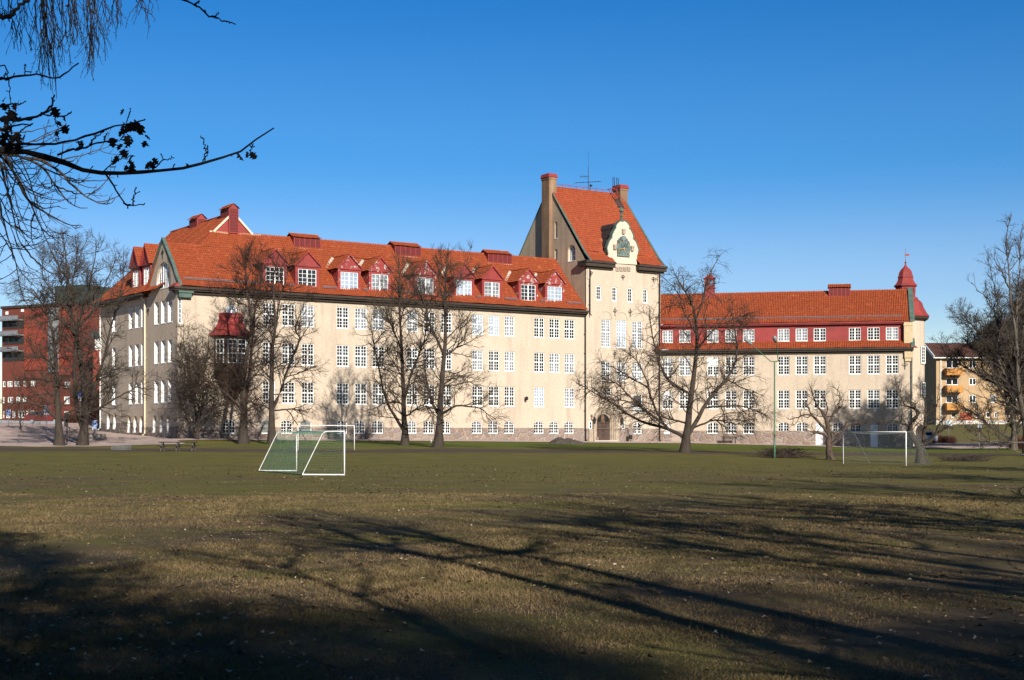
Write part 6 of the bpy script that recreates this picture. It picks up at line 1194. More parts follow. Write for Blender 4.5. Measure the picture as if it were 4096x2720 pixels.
# parked cars
def car(label, x, y, z, rot, paint, group='parked cars'):
    t = thing('parked_car', label, 'car', (x, y, z), group); t.rotation_euler = (0, 0, rot); Wd = .86
    def mk(name, m, fn, parent=t):
        b = MB(); fn(b); me = bpy.data.meshes.new(name); me.from_pydata(b.v, [], b.f); me.materials.append(m); bmm = bmesh.new(); bmm.from_mesh(me); bmesh.ops.recalc_face_normals(bmm, faces=bmm.faces); bmm.to_mesh(me); bmm.free(); o = bpy.data.objects.new(name, me); return link(o, parent)
    prof = [(-2.1, .35), (-2.15, .75), (-2.05, .95), (-1.9, 1.0), (-1.55, 1.38), (-1.0, 1.48), (.1, 1.47), (.55, 1.35), (1.05, .98), (1.9, .85), (2.1, .7), (2.12, .35)]
    mk('body', paint, lambda b: b.prism([(px, -Wd, pz) for px, pz in prof], (0, 2 * Wd, 0)))
    def glassf(b):
        for s in (-1, 1): b.prism([(px, s * (Wd + .004), pz) for px, pz in ((-1.75, 1.0), (-1.45, 1.34), (-.95, 1.42), (.1, 1.41), (.5, 1.3), (.9, 1.0))], (0, -.01 * s, 0))
    mk('side_glass', GLASS2, glassf)
    mk('rear_window', GLASS2, lambda b: b.hexa([(-1.93, -.7, 1.04), (-1.93, .7, 1.04), (-1.9, .7, 1.03), (-1.9, -.7, 1.03), (-1.6, -.6, 1.37), (-1.6, .6, 1.37), (-1.57, .6, 1.36), (-1.57, -.6, 1.36)]))
    mk('windscreen', GLASS2, lambda b: b.hexa([(1.04, -.72, 1.02), (1.04, .72, 1.02), (1.0, .72, 1.0), (1.0, -.72, 1.0), (.6, -.62, 1.36), (.6, .62, 1.36), (.56, .62, 1.35), (.56, -.62, 1.35)]))
    for s in (-1, 1): mk('tail_light', mat('tail_red', (.5, .02, .015), rough=.3), lambda b: b.box(-2.17, -2.0, s * .66 - .13, s * .66 + .13, .72, 1.0)); mk('headlight', SWH, lambda b: b.box(2.0, 2.13, s * .64 - .16, s * .64 + .16, .62, .76))
    for sx in (-1.3, 1.3):
        for s in (-1, 1):
            def wf(b):
                n = 16; a = [(sx + .31 * math.cos(2 * math.pi * k / n), s * .7, .31 + .31 * math.sin(2 * math.pi * k / n)) for k in range(n)]; b.prism(a, (0, s * .18, 0))
            w_ = mk('wheel', mat('tyre', (.02, .02, .02), rough=.9), wf)
            def rf(b): n = 12; b.prism([(sx + .18 * math.cos(2 * math.pi * k / n), s * .88, .31 + .18 * math.sin(2 * math.pi * k / n)) for k in range(n)], (0, s * .012, 0))
            mk('rim', PALEM, rf, w_)
    return t
x, y, _ = at(178, 1685, 172); car('dark red parked car behind the guard rail at the left', x, y, g1(x, y) + .02, math.radians(8), mat('car_red', (.10, .012, .012), rough=.3))
x, y, _ = at(3716, 1775, 181); car('white hatchback with red tail lights, half hidden behind the gnarled apple tree', x, y, g1(x, y) + .05, math.radians(68), mat('car_white', (.70, .71, .72), rough=.3))
# picnic table
WOODG = mat('weathered_plank', (.030, .023, .018), (.022, .017, .014), 4, rough=.9, stretch=(.3, 4, 1))
x, y, _ = at(712, 1800, 112); z0 = g1(x, y); t = thing('picnic_table', 'long weathered picnic table with fixed benches on the grass at the left', 'picnic table', (x, y, z0)); hl = 1.42
m_ = MB(); [m_.box(x - hl, x + hl, y - .36 + k * .15, y - .36 + k * .15 + .135, z0 + .65, z0 + .72) for k in range(5)]; m_.build('table_top', WOODG, t)
for s in (-1, 1): m_ = MB(); [m_.box(x - hl, x + hl, y + s * .72 - .13 + k * .14, y + s * .72 - .13 + k * .14 + .125, z0 + .37, z0 + .43) for k in range(2)]; m_.build('seat', WOODG, t)
for fx in (-1.2, 0, 1.2):
    m_ = MB(); [m_.bar((x + fx, y + s * .25, z0 + .66), (x + fx, y + s * .62, z0 - .02), .08) for s in (-1, 1)]; m_.box(x + fx - .04, x + fx + .04, y - .8, y + .8, z0 + .31, z0 + .38); m_.build('leg', mat('grey_leg', (.09, .085, .08), (.05, .047, .045), 3), t)
# bench at the right wing
bu = RF.U(2920); bx, by, _ = RF(bu, 1.3, 0); z0 = g1(bx, by) + .04; BFm = Frame((bx, by), RF.u, RF.n); t = thing('park_bench', 'dark slatted bench against the stone plinth of the right wing', 'bench', (bx, by, z0))
m_ = MB(); [m_.fb(BFm, -.9, .9, -.2 + k * .14, -.2 + k * .14 + .11, z0 + .42, z0 + .46) for k in range(3)]; m_.build('seat', DARKW, t); m_ = MB(); [m_.fb(BFm, -.9, .9, -.32, -.28, z0 + .55 + k * .14, z0 + .65 + k * .14) for k in range(2)]; m_.build('backrest', WOODG, t)
for u in (-.7, .7): m_ = MB(); m_.fb(BFm, u - .04, u + .04, -.28, .2, z0 - .02, z0 + .42); m_.fb(BFm, u - .04, u + .04, -.28, -.22, z0 + .42, z0 + .8); m_.build('leg', IRON, t)
# litter bin by the door
u = TF.U(2503); x, y, _ = TF(u, .9, 0); z0 = g1(x, y) + .04; t = thing('litter_bin', 'black litter bin on a post beside the tower door', 'bin', (x, y, z0)); m_ = MB(); m_.tube([(x, y, z0 - .05), (x, y, z0 + .5)], .04, 6); m_.build('post', IRON, t); m_ = MB(); m_.lathe((x, y, z0 + .28), [(.16, 0), (.2, .1), (.22, .5)], 10); m_.build('bin_body', IRON, t); m_ = MB(); m_.lathe((x, y, z0 + .79), [(.24, 0), (.24, .05), (.15, .16), (.02, .2)], 10); m_.build('bin_lid', LHD, t)
# stake beside the burred lime, wire cage, clamp of earth, brushwood
x, y, _ = at(1727, 1785, 124.5); z0 = g1(x, y); m_ = MB(); m_.tube([(x + .02, y, z0 - .1), (x - .06, y, z0 + .62)], .035, 6); o = m_.build('stake', mat('pale_stake', (.62, .60, .56)), None, (x, y, z0)); tag(o, 'short pale stake leaning by the burred lime trunk', 'stake')
x, y, _ = at(484, 1790, 116); z0 = g1(x, y); s = Soup(); ring_ = []
for k in range(26): a = 2 * math.pi * k / 26; ring_.append([(x + .78 * math.cos(a), y + .5 * math.sin(a), z0 - .03), (x + .78 * math.cos(a), y + .5 * math.sin(a), z0 + .42)])
P = np.array(ring_); s.add(P, np.full(P.shape[:2], .009), 4); rr2 = []
for zz in (.03, .15, .27, .42): rr2.append([(x + .78 * math.cos(2 * math.pi * k / 26), y + .5 * math.sin(2 * math.pi * k / 26), z0 + zz) for k in range(27)])
P = np.array(rr2); s.add(P, np.full(P.shape[:2], .009), 4); o = s.build('wire_cage', PALEM, None, (x, y, z0)); tag(o, 'low galvanised wire cage standing on the grass edge by the parking lot', 'wire cage')
def mound(name, label, cat, px, py, Y, hw, hd, h, m, seed, hump2=None):
    x, y, _ = at(px, py, Y); rg = np.random.default_rng(seed); n = 44; X, Yg = np.meshgrid(np.linspace(-1.1, 1.1, n), np.linspace(-1.1, 1.1, n // 2), indexing='ij')
    r = np.hypot(X, Yg); H = h * np.clip(1 - r, 0, 1) ** .75
    if hump2: r2 = np.hypot((X - hump2[0]) * 1.7, Yg * 1.2); H = np.maximum(H * .82, h * hump2[1] * np.clip(1 - r2, 0, 1) ** .7)
    H = H * (1 + rg.normal(size=H.shape) * .07) + np.where(H > 0, rg.normal(size=H.shape) * .02, 0); xx, yy = x + X * hw, y + Yg * hd; Z = gz(xx.ravel(), yy.ravel()).reshape(xx.shape) + H - .04
    V = np.stack([xx, yy, Z], -1).reshape(-1, 3); I = np.arange(V.shape[0]).reshape(xx.shape); o = np_mesh(name, V, np.stack([I[:-1, :-1], I[1:, :-1], I[1:, 1:], I[:-1, 1:]], -1).reshape(-1, 4), m, None, (x, y, g1(x, y)), smooth=True); return tag(o, label, cat)
mound('earth_mound', 'dark heap of earth on the path to the left of the tower door', 'heap', 2272, 1773, 150, 2.05, 1.5, .78, mat('dug_earth', (.085, .068, .058), (.05, .042, .038), 3, bump=.8, bscale=9), 5, (-.42, .95))
def brush(name, label, px, py, Y, w_, h, n, seed, m, cat='brushwood'):
    x, y, _ = at(px, py, Y); z0 = g1(x, y); rg = np.random.default_rng(seed); K = n; a = rg.normal(size=K) * .5 + rg.choice([0, math.pi], K); el = rg.uniform(-.05, .75, K); L = rg.uniform(.5, 1.6, K) * w_ * .45
    st = np.stack([x + rg.normal(size=K) * w_ * .28, y + rg.normal(size=K) * .5, np.abs(rg.normal(size=K)) * h * .35 + z0], 1); d = np.stack([np.cos(a) * np.cos(el), np.sin(a) * np.cos(el), np.sin(el) * .6], 1); P = [st]
    for k in range(4): d = d + rg.normal(size=d.shape) * .18; d /= np.linalg.norm(d, axis=1, keepdims=True); st = st + d * (L / 4)[:, None]; st[:, 2] = np.clip(st[:, 2], z0, z0 + h * rg.uniform(.7, 1.1, K)); P.append(st)
    P = np.stack(P, 1); s = Soup(); s.add(P, rg.uniform(.006, .022, K)[:, None] * np.linspace(1, .4, 5)[None], 4); c, r, l = grow(P, np.full(P.shape[:2], .01), L, dict(dens=2.2, ang=(20, 60), len=(.2, .5), r=.007, S=3, wig=.2), rg); s.add(c, r, 3)
    return tag(s.build(name, m, None, (x, y, z0)), label, cat)
brush('brush_pile', 'tangled pile of cut branches beside the foot of the green lamp post', 3130, 1826, 106, 1.9, .75, 420, 6, TWIG)
brush('brush_pile', 'low scatter of cut branches on the grass right of the right goal', 3860, 1848, 98, 2.2, .42, 200, 7, TWIGG)
def shrub(label, px, py, Y, w_, h, seed, m, n=420):
    x, y, _ = at(px, py, Y); z0 = g1(x, y); rg = np.random.default_rng(seed); K = n; a = rg.uniform(0, 2 * np.pi, K); el = rg.uniform(.35, 1.4, K); d = np.stack([np.cos(a) * np.cos(el), np.sin(a) * np.cos(el), np.sin(el)], 1); st = np.stack([x + rg.normal(size=K) * w_ * .18, y + rg.normal(size=K) * w_ * .18, np.full(K, z0 - .05)], 1); P = [st]; L = h * rg.uniform(.6, 1.15, K)
    for k in range(4): d = d + rg.normal(size=d.shape) * .14; d /= np.linalg.norm(d, axis=1, keepdims=True); st = st + d * (L / 4)[:, None]; P.append(st)
    P = np.stack(P, 1); s = Soup(); s.add(P, np.full(P.shape[:2], .016), 3); c, r, l = grow(P, np.full(P.shape[:2], .012), L, dict(dens=3, ang=(20, 60), len=(.2, .5), r=.010, S=3, wig=.2, up=.1), rg); s.add(c, r, 3)
    return tag(s.build('shrub', m, None, (x, y, z0)), label, 'shrub', 'leafless shrubs by the road')
SHB = mat('red_brown_twigs', (.11, .042, .030), (.075, .032, .024), 1.0, rough=.9)
shrub('reddish leafless shrub just right of the white hatchback', 3757, 1770, 183, 1.1, 1.15, 8, SHB); shrub('smaller reddish leafless shrub below the trapezoid sign board', 3800, 1770, 184, .9, 1.0, 9, SHB)
shrub('brown leafless hedge bush by the brick block behind the guard rail', 285, 1695, 182, 1.3, 1.4, 10, mat('brown_hedge', (.085, .04, .026), (.06, .03, .02), 1.0, rough=.9)); shrub('dark brown rounded shrub near the right edge by the road', 4075, 1800, 150, 1.2, 1.5, 11, SHB)
# ================================================================ OVERHANGING BRANCHES NEAR THE CAMERA
def near_limbs(defs, Y, rg, dsp=.25, S0=16, rs=1.0):
    done, P, R, L = [], [], [], []
    for pts, r0, r1 in defs:
        y0 = Y; pts = [tuple(p) for p in pts]
        if done:
            allp = np.array([q for dn in done for q in dn]); j = np.argmin(np.hypot(allp[:, 0] - pts[0][0], allp[:, 1] - pts[0][1]))
            if np.hypot(*(allp[j, :2] - np.array(pts[0]))) < 30: pts[0] = tuple(allp[j, :2]); y0 = allp[j, 2]
            else: y0 = Y + rg.uniform(-.5, .5)
        q, _ = resample(pts, S0); ext = np.hypot(pts[-1][0] - pts[0][0], pts[-1][1] - pts[0][1]) / F * Y; ys = y0 + rg.choice([-1, 1]) * dsp * ext * np.linspace(0, 1, S0)
        done.append([(a, b, c) for (a, b), c in zip(q, ys)]); W = np.array([at(a, b, c) for (a, b), c in zip(q, ys)]); W[1:-1] += rg.normal(size=(S0 - 2, 3)) * .004; r0 *= rs
        P.append(W); R.append(np.linspace(r0, r1, S0) * rg.uniform(.85, 1.15, S0)); L.append(np.linalg.norm(np.diff(W, axis=0), axis=1).sum())
    return np.array(P), np.array(R), np.array(L)
N2 = RG(0, 400, .5083); N1 = RG(0, 0, .3827); N5 = RG(600, 0, .2551)
rg = np.random.default_rng(31)
oakd = [(N2((-120, 375), (0, 388), (90, 405), (200, 405), (340, 430), (450, 436), (520, 490), (600, 545), (700, 582), (800, 597), (960, 577), (1100, 564), (1300, 561), (1440, 540), (1600, 500), (1750, 470), (1880, 410), (2000, 345), (2100, 270), (2156, 220)), .028, .0045),
        (N2((450, 432), (560, 395), (680, 375), (740, 340), (820, 330), (930, 315)), .011, .005), (N2((-60, 330), (0, 347), (150, 360), (430, 340), (580, 318), (740, 285), (820, 240), (960, 190), (1060, 180), (1142, 155)), .012, .004), (N2((695, 360), (740, 300), (820, 245)), .008, .004),
        (N2((980, 185), (1015, 140), (1024, 65)), .005, .004), (N2((840, 580), (900, 490), (985, 440), (1060, 443)), .006, .0025), (N2((855, 600), (920, 720), (990, 845), (1025, 848), (1060, 825), (1105, 815), (1125, 850), (1140, 812)), .008, .0035), (N2((1045, 830), (1055, 750), (1070, 688)), .006, .0045), (N2((1200, 556), (1260, 495), (1295, 470), (1372, 456)), .006, .003),
        (N2((1588, 503), (1615, 440), (1625, 400), (1600, 340), (1580, 282)), .006, .004), (N2((1636, 488), (1640, 415), (1630, 355)), .005, .004), (N2((1960, 398), (2000, 430), (2022, 456)), .004, .002), (N2((1985, 388), (1996, 340)), .004, .002), (N2((1500, 525), (1465, 506)), .004, .003),
        (N1((-60, 178), (0, 185), (70, 175), (110, 182), (150, 120), (200, 70), (240, 10), (310, 8)), .022, .010), (N1((-40, 826), (60, 825), (170, 815), (250, 775), (380, 770), (480, 808), (560, 830), (640, 800), (720, 740), (822, 660)), .011, .0045), (N1((-60, 1245), (80, 1255), (200, 1266), (330, 1240), (430, 1200), (550, 1110), (572, 990)), .013, .005), (N1((455, 1192), (560, 1205), (660, 1222), (752, 1165)), .007, .004), (N1((575, 1215), (605, 1320), (595, 1480)), .005, .003), (N1((50, 680), (85, 780), (105, 950), (110, 1090)), .006, .003), (N1((240, 770), (258, 670)), .005, .004), (N1((140, 1420), (250, 1350), (340, 1295)), .008, .004), (N1((170, 1130), (220, 1080), (272, 1052)), .006, .004), (N1((0, 765), (65, 750)), .006, .004),
        (N5((380, -40), (520, -5), (620, 8), (700, 68), (780, 130), (860, 200), (940, 272), (1160, 326), (1320, 360), (1345, 384)), .009, .0035), (N5((690, 50), (735, 38), (778, 14)), .005, .004), (N5((945, 270), (1010, 250), (1080, 212)), .004, .0035), (N2((-60, 250), (20, 230), (120, 200), (260, 185)), .01, .004), (N2((-50, 160), (60, 155), (200, 150), (330, 120), (420, 60), (430, 0)), .012, .005)]
OY = 9.0; P0, R0, L0 = near_limbs(oakd, OY, rg, rs=.78)
ox_, oy_ = -7.6, 8.2; oz = 0.0
tr = np.stack([np.linspace(ox_, ox_ + .3, 16), np.linspace(oy_, oy_ + .4, 16), np.linspace(-.3, 9.5, 16)], 1)
lims, lr = [tr], [np.linspace(.34, .18, 16)]
for k in range(len(P0)):                                  # limbs that leave the picture run on to the trunk
    if P0[k][0][0] < -3.05 * P0[k][0][1] / 9 * .98 or P0[k][0][2] > 1.9 + 1734 / F * 9:
        e = P0[k][0]; hi_ = e[2] > 4.4; j = 15 if hi_ else min(15, max(4, int((e[2] - 1.0) / 9.8 * 15))); s_ = tr[j]; q = s_ + (e - s_) * np.linspace(0, 1, 16)[:, None]; q[:, 2] += np.sin(np.linspace(0, np.pi, 16)) * (1.2 if hi_ else .25); lims.append(q); lr.append(np.linspace(max(.06, R0[k][0] * 2.2), R0[k][0], 16))
for k in range(6):
    a = 1.9 + k * .75; d = np.array([math.cos(a), math.sin(a) * .8, .55]); q = tr[9 + k] + d * np.linspace(0, 3.6, 16)[:, None]; lims.append(q); lr.append(np.linspace(.1, .02, 16))
oak = thing('oak_tree', 'near oak branch with a few dead leaves hanging into the top left', 'tree', (ox_, oy_, 0.0))
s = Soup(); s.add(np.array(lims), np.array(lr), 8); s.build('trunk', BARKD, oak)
s = Soup(); s.add(P0, R0, 6)
kn = dict(dens=7, ang=(40, 80), len=(.015, .06), r=.0032, S=3, wig=.2, rend=.9, rmin=.0025, t0=.1); c, r, l = grow(P0, R0, L0, kn, rg); r[:, -1] *= 1.5; s.add(c, r, 5)
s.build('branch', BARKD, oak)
# bud tips
OLEAF = mat('shaded_dead_oak_leaf', (.018, .011, .007), (.012, .008, .006), 20, rough=.9)  # leaf colour darkened to stand in for shade of the tree above
def oak_leaf(mb, c, size, rg, hang=True):
    n = 15; out = []
    for k in range(n):
        t = k / (n - 1); out.append((t, (.12 + .30 * math.sin(math.pi * t ** .8)) * (1 + .38 * math.sin(t * 19))))
    ax = Vector((rg.normal() * .5, rg.normal() * .5, -1 if hang else rg.normal())).normalized(); sd = ax.cross(Vector((rg.normal(), rg.normal(), .2))).normalized(); nr = ax.cross(sd); cur = rg.uniform(-.5, .5)
    base = len(mb.v); vs = []
    for t, w_ in out:
        p = Vector(c) + ax * size * (t - .1) + nr * size * .35 * math.sin(t * 2.4) * cur; cw = rg.uniform(.2, .75) * .4
        vs += [p - sd * w_ * size + nr * cw * w_ * size * 1.6, p + nr * 0, p + sd * w_ * size + nr * cw * w_ * size * 1.6]
    mb.add(vs, [f for k in range(n - 1) for f in ((3 * k, 3 * k + 1, 3 * k + 4, 3 * k + 3), (3 * k + 1, 3 * k + 2, 3 * k + 5, 3 * k + 4))])
lvs = [(985, 150, 3), (1030, 165, 3), (1000, 215, 4), (960, 240, 4), (1075, 195, 4), (1085, 250, 3), (945, 280, 3), (870, 290, 4), (985, 305, 5), (960, 320, 3), (1065, 300, 3), (1140, 310, 4), (1160, 345, 4), (600, 345, 4), (630, 355, 2), (1015, 450, 4), (1022, 510, 5), (1030, 560, 4), (940, 455, 4), (915, 480, 2), (1195, 495, 4), (1215, 505, 2), (1905, 415, 3), (1925, 425, 2), (1972, 430, 3), (525, 165, 3), (500, 210, 4), (470, 245, 2), (460, 180, 3), (450, 75, 2), (105, 100, 5), (85, 120, 3), (70, 235, 5), (40, 250, 4), (155, 300, 4), (25, 20, 4), (70, 45, 3), (12, 160, 4), (40, 310, 5), (90, 310, 4), (110, 380, 5), (70, 390, 4), (150, 20, 3), (10, 290, 4)]
PP = P0.reshape(-1, 3); ppx = np.stack([CX + PP[:, 0] / PP[:, 1] * F, HY - (PP[:, 2] - EYE) / PP[:, 1] * F], 1)
for x_, y_, n_ in lvs:
    px, py = x_ * .5083, 400 + y_ * .5083; j = np.argmin((ppx[:, 0] - px) ** 2 + (ppx[:, 1] - py) ** 2); Yl = PP[j, 1]; m_ = MB()
    for k in range(max(1, int(n_ * .6))): p = at(px + rg.normal() * 9, py + rg.normal() * 10 - 8, Yl + rg.normal() * .03); oak_leaf(m_, p, rg.uniform(.038, .07), rg)
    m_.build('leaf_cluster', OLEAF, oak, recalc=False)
# drooping lime-like branches with upturned tips, farther out
rg = np.random.default_rng(32)
dro = [((-80, 350), (0, 430), (150, 610), (230, 800), (330, 1010), (400, 1185)), ((-60, 380), (50, 430), (130, 640), (260, 720), (340, 745)), ((60, 400), (200, 450), (350, 530), (450, 700), (550, 820), (620, 870), (688, 850)), ((180, 420), (300, 455), (480, 560), (560, 670), (700, 770), (850, 846), (895, 830), (906, 772)), ((130, 640), (200, 770), (300, 860), (480, 950), (590, 1000), (636, 985)), ((-60, 420), (20, 560), (80, 800), (120, 1000), (160, 1150), (200, 1175)), ((-60, 600), (0, 840), (50, 1050), (95, 1180), (100, 1250)), ((230, 800), (340, 855), (470, 835)), ((330, 1010), (400, 1080), (516, 1085)), ((450, 700), (600, 740), (750, 735)), ((350, 530), (500, 600), (650, 640), (850, 632)), ((200, 450), (420, 480), (640, 440), (860, 365)), ((0, 450), (90, 620), (180, 690), (400, 770)), ((60, 520), (70, 700), (40, 850)), ((120, 1000), (250, 1100), (300, 1090)), ((250, 900), (240, 980), (270, 1020), (300, 1020)), ((-40, 200), (100, 260), (250, 250), (400, 200)), ((-40, 330), (120, 340), (280, 330), (420, 260), (500, 200)), ((-30, 420), (150, 400), (300, 380), (480, 300)), ((400, 1185), (460, 1300), (480, 1400)), ((160, 1150), (300, 1290), (420, 1380), (540, 1340))]
dd = [(N2(*p), .016 if i < 7 else .009, .004) for i, p in enumerate(dro)]; dd += [([(x - 60 - rg.uniform(0, 60), y - rg.uniform(60, 160)), (x, y), (x + rg.uniform(30, 70), y + rg.uniform(80, 130)), (x + rg.uniform(60, 130), y + rg.uniform(190, 300)), (x + rg.uniform(150, 210), y + rg.uniform(240, 380))], .008, .003) for x, y in [(0, 640), (5, 700), (0, 780), (-5, 850), (0, 560), (40, 620), (90, 640), (0, 930)]]; P1_, R1_, L1_ = near_limbs(dd, 17.0, rg, .3, rs=1.25)
dz_ = N2((-60, 1390)); 
lb = thing('drooping_tree', 'fine drooping branches with upturned twig tips at the left edge, behind the oak branch', 'tree', (-13.5, 17.5, 0.0))
trk = np.stack([np.linspace(-13.5, -13.2, 16), np.linspace(17.5, 17.2, 16), np.linspace(-.3, 12, 16)], 1); lims, lr = [trk], [np.linspace(.3, .12, 16)]
for k in range(len(P1_)):
    if P1_[k][0][0] < -.353 * P1_[k][0][1] * .98: e = P1_[k][0]; s_ = trk[min(15, 5 + k % 10)]; q = s_ + (e - s_) * np.linspace(0, 1, 16)[:, None]; q[:, 2] += np.sin(np.linspace(0, np.pi, 16)) * 1.0; lims.append(q); lr.append(np.linspace(.06, R1_[k][0], 16))
s = Soup(); s.add(np.array(lims), np.array(lr), 8); s.build('trunk', BARK, lb)
s = Soup(); s.add(P1_, R1_, 5); c, r, l = grow(P1_, R1_, L1_, dict(dens=3.4, ang=(30, 70), len=(.25, .9), r=.0075, S=7, wig=.1, up=.16, up0=.16, rend=.5, rmin=.004, t0=.1), rg); s.add(c, r, 4); c2, r2, l2 = grow(c, r, l, dict(dens=9, ang=(35, 70), len=(.03, .14), r=.0042, S=3, wig=.1, up=.15, up0=.15, rend=.8, rmin=.003), rg); s.add(c2, r2, 3); s.build('branch', TWIG, lb)
# weeping birch strands from above
rg = np.random.default_rng(33); bx_, by_ = -6.5, 14.5
birch = thing('birch_tree', 'thin hanging birch strands with small cones along the top left', 'tree', (bx_, by_, 0.0))
trk = np.stack([np.linspace(bx_, bx_ + .2, 16), np.linspace(by_, by_ - .2, 16), np.linspace(-.3, 11.0, 16)], 1); lims, lr = [trk], [np.linspace(.22, .09, 16)]
bpts = []
hang, _ = resample([(-260, -60), (-60, -70), (120, -90), (330, -80), (520, -95), (680, -70)], 16); hang = np.array([at(a, b, 14.0) for a, b in hang]); lims.append(hang); lr.append(np.linspace(.035, .008, 16))
e = hang[0]; s_ = trk[12]; q = s_ + (e - s_) * np.linspace(0, 1, 16)[:, None]; q[:, 2] += np.sin(np.linspace(0, np.pi, 16)) * .35; lims.append(q); lr.append(np.linspace(.05, .035, 16))
for k in range(4): a = rg.uniform(0, 6.28); d = np.array([math.cos(a) * .6, math.sin(a) * .6, .9]); lims.append(trk[9 + k] + d * np.linspace(0, 3, 16)[:, None]); lr.append(np.linspace(.05, .01, 16))
s = Soup(); s.add(np.array(lims), np.array(lr), 7); s.build('trunk', BARKG, birch)
strands = []
for px, pyb, n_ in ((65, 190, 3), (90, 200, 3), (190, 430, 6), (205, 350, 5), (170, 300, 4), (225, 200, 4), (250, 240, 4), (285, 190, 3), (300, 260, 3), (320, 180, 3), (385, 80, 3), (372, 330, 6), (395, 300, 5), (445, 150, 3), (470, 120, 3), (495, 60, 2), (560, 60, 2), (600, 85, 3), (130, 130, 3), (20, 100, 2)):
    for k in range(n_):
        x0_ = px - 20 + rg.normal() * 14; x1_ = px + rg.normal() * 22; yb = pyb * rg.uniform(.6, 1.05); Yb = 14 + rg.uniform(-.5, .5); xm = (x0_ + x1_) / 2 + rg.normal() * 12
        q, _ = resample([(x0_, -70), (x0_ * .6 + xm * .4, yb * .2), (xm, yb * .5), (x1_ + rg.normal() * 6, yb * .8), (x1_, yb)], 14); st_ = np.array([at(a, b, 14 + (Yb - 14) * t) for (a, b), t in zip(q, np.linspace(0, 1, 14))]); st_[0, 2] = np.interp(st_[0, 0], hang[:, 0], hang[:, 2]); strands.append(st_)
P = np.array(strands); P[:, 1:] += rg.normal(size=P[:, 1:].shape) * .006; R = np.repeat(np.linspace(.0055, .0028, 14)[None], len(P), 0); L = np.linalg.norm(np.diff(P, axis=1), axis=2).sum(1)
s = Soup(); s.add(P, R, 4); c, r, l = grow(P, R, L, dict(dens=5.5, ang=(15, 40), len=(.12, .5), r=.0034, S=6, wig=.14, up=-.22, up0=-.22, rend=.7, rmin=.0028), rg); s.add(c, r, 3); c2, r2, l2 = grow(c, r, l, dict(dens=16, ang=(30, 60), len=(.015, .05), r=.003, S=3, wig=.1, rend=.8, rmin=.0024), rg); s.add(c2, r2, 3)
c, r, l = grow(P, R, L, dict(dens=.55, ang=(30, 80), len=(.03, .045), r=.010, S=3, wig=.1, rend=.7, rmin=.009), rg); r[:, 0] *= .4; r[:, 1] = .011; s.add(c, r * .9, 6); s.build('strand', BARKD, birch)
# twig tips reaching in at the right edge
rg = np.random.default_rng(34)
rt_ = [(((4160, 1990), (4098, 1985), (4070, 1975), (4045, 1963)), .02, .005), (((4090, 1985), (4075, 1960), (4096, 1945)), .008, .004), (((4180, 2310), (4098, 2285), (4050, 2270), (4035, 2240)), .006, .002), (((4075, 2280), (4040, 2262), (4010, 2180)), .003, .0015), (((4180, 2640), (4090, 2645), (4030, 2620), (3998, 2600)), .007, .003), (((4060, 2635), (4020, 2650), (4000, 2640)), .004, .002)]
Pq, Rq, Lq_ = near_limbs(rt_, 14.0, rg, .2); ht = thing('hazel_bush', 'bare twig tips poking into the lower right edge of the field', 'bush', (7.0, 14.0, 0.0)); s = Soup(); s.add(Pq, Rq, 5); c, r, l = grow(Pq, Rq, Lq_, dict(dens=5, ang=(30, 60), len=(.04, .16), r=.003, S=4, wig=.2, rend=.6, rmin=.0018), rg); s.add(c, r, 3)
stem = []
for k in range(10): a = rg.uniform(0, 6.28); d = np.array([math.cos(a) * .35, math.sin(a) * .35, 1]); stem.append(np.array([7.0, 14, -.1]) + d * np.linspace(0, 2.2, 16)[:, None])
for k in (0, 2, 4): e = Pq[k][0]; stem.append(np.array([7.0, 14, -.1]) + (e - np.array([7.0, 14, -.1])) * np.linspace(0, 1, 16)[:, None])
s.add(np.array(stem), np.repeat(np.linspace(.022, .008, 16)[None], len(stem), 0), 5); s.build('branch', BARKD, ht)

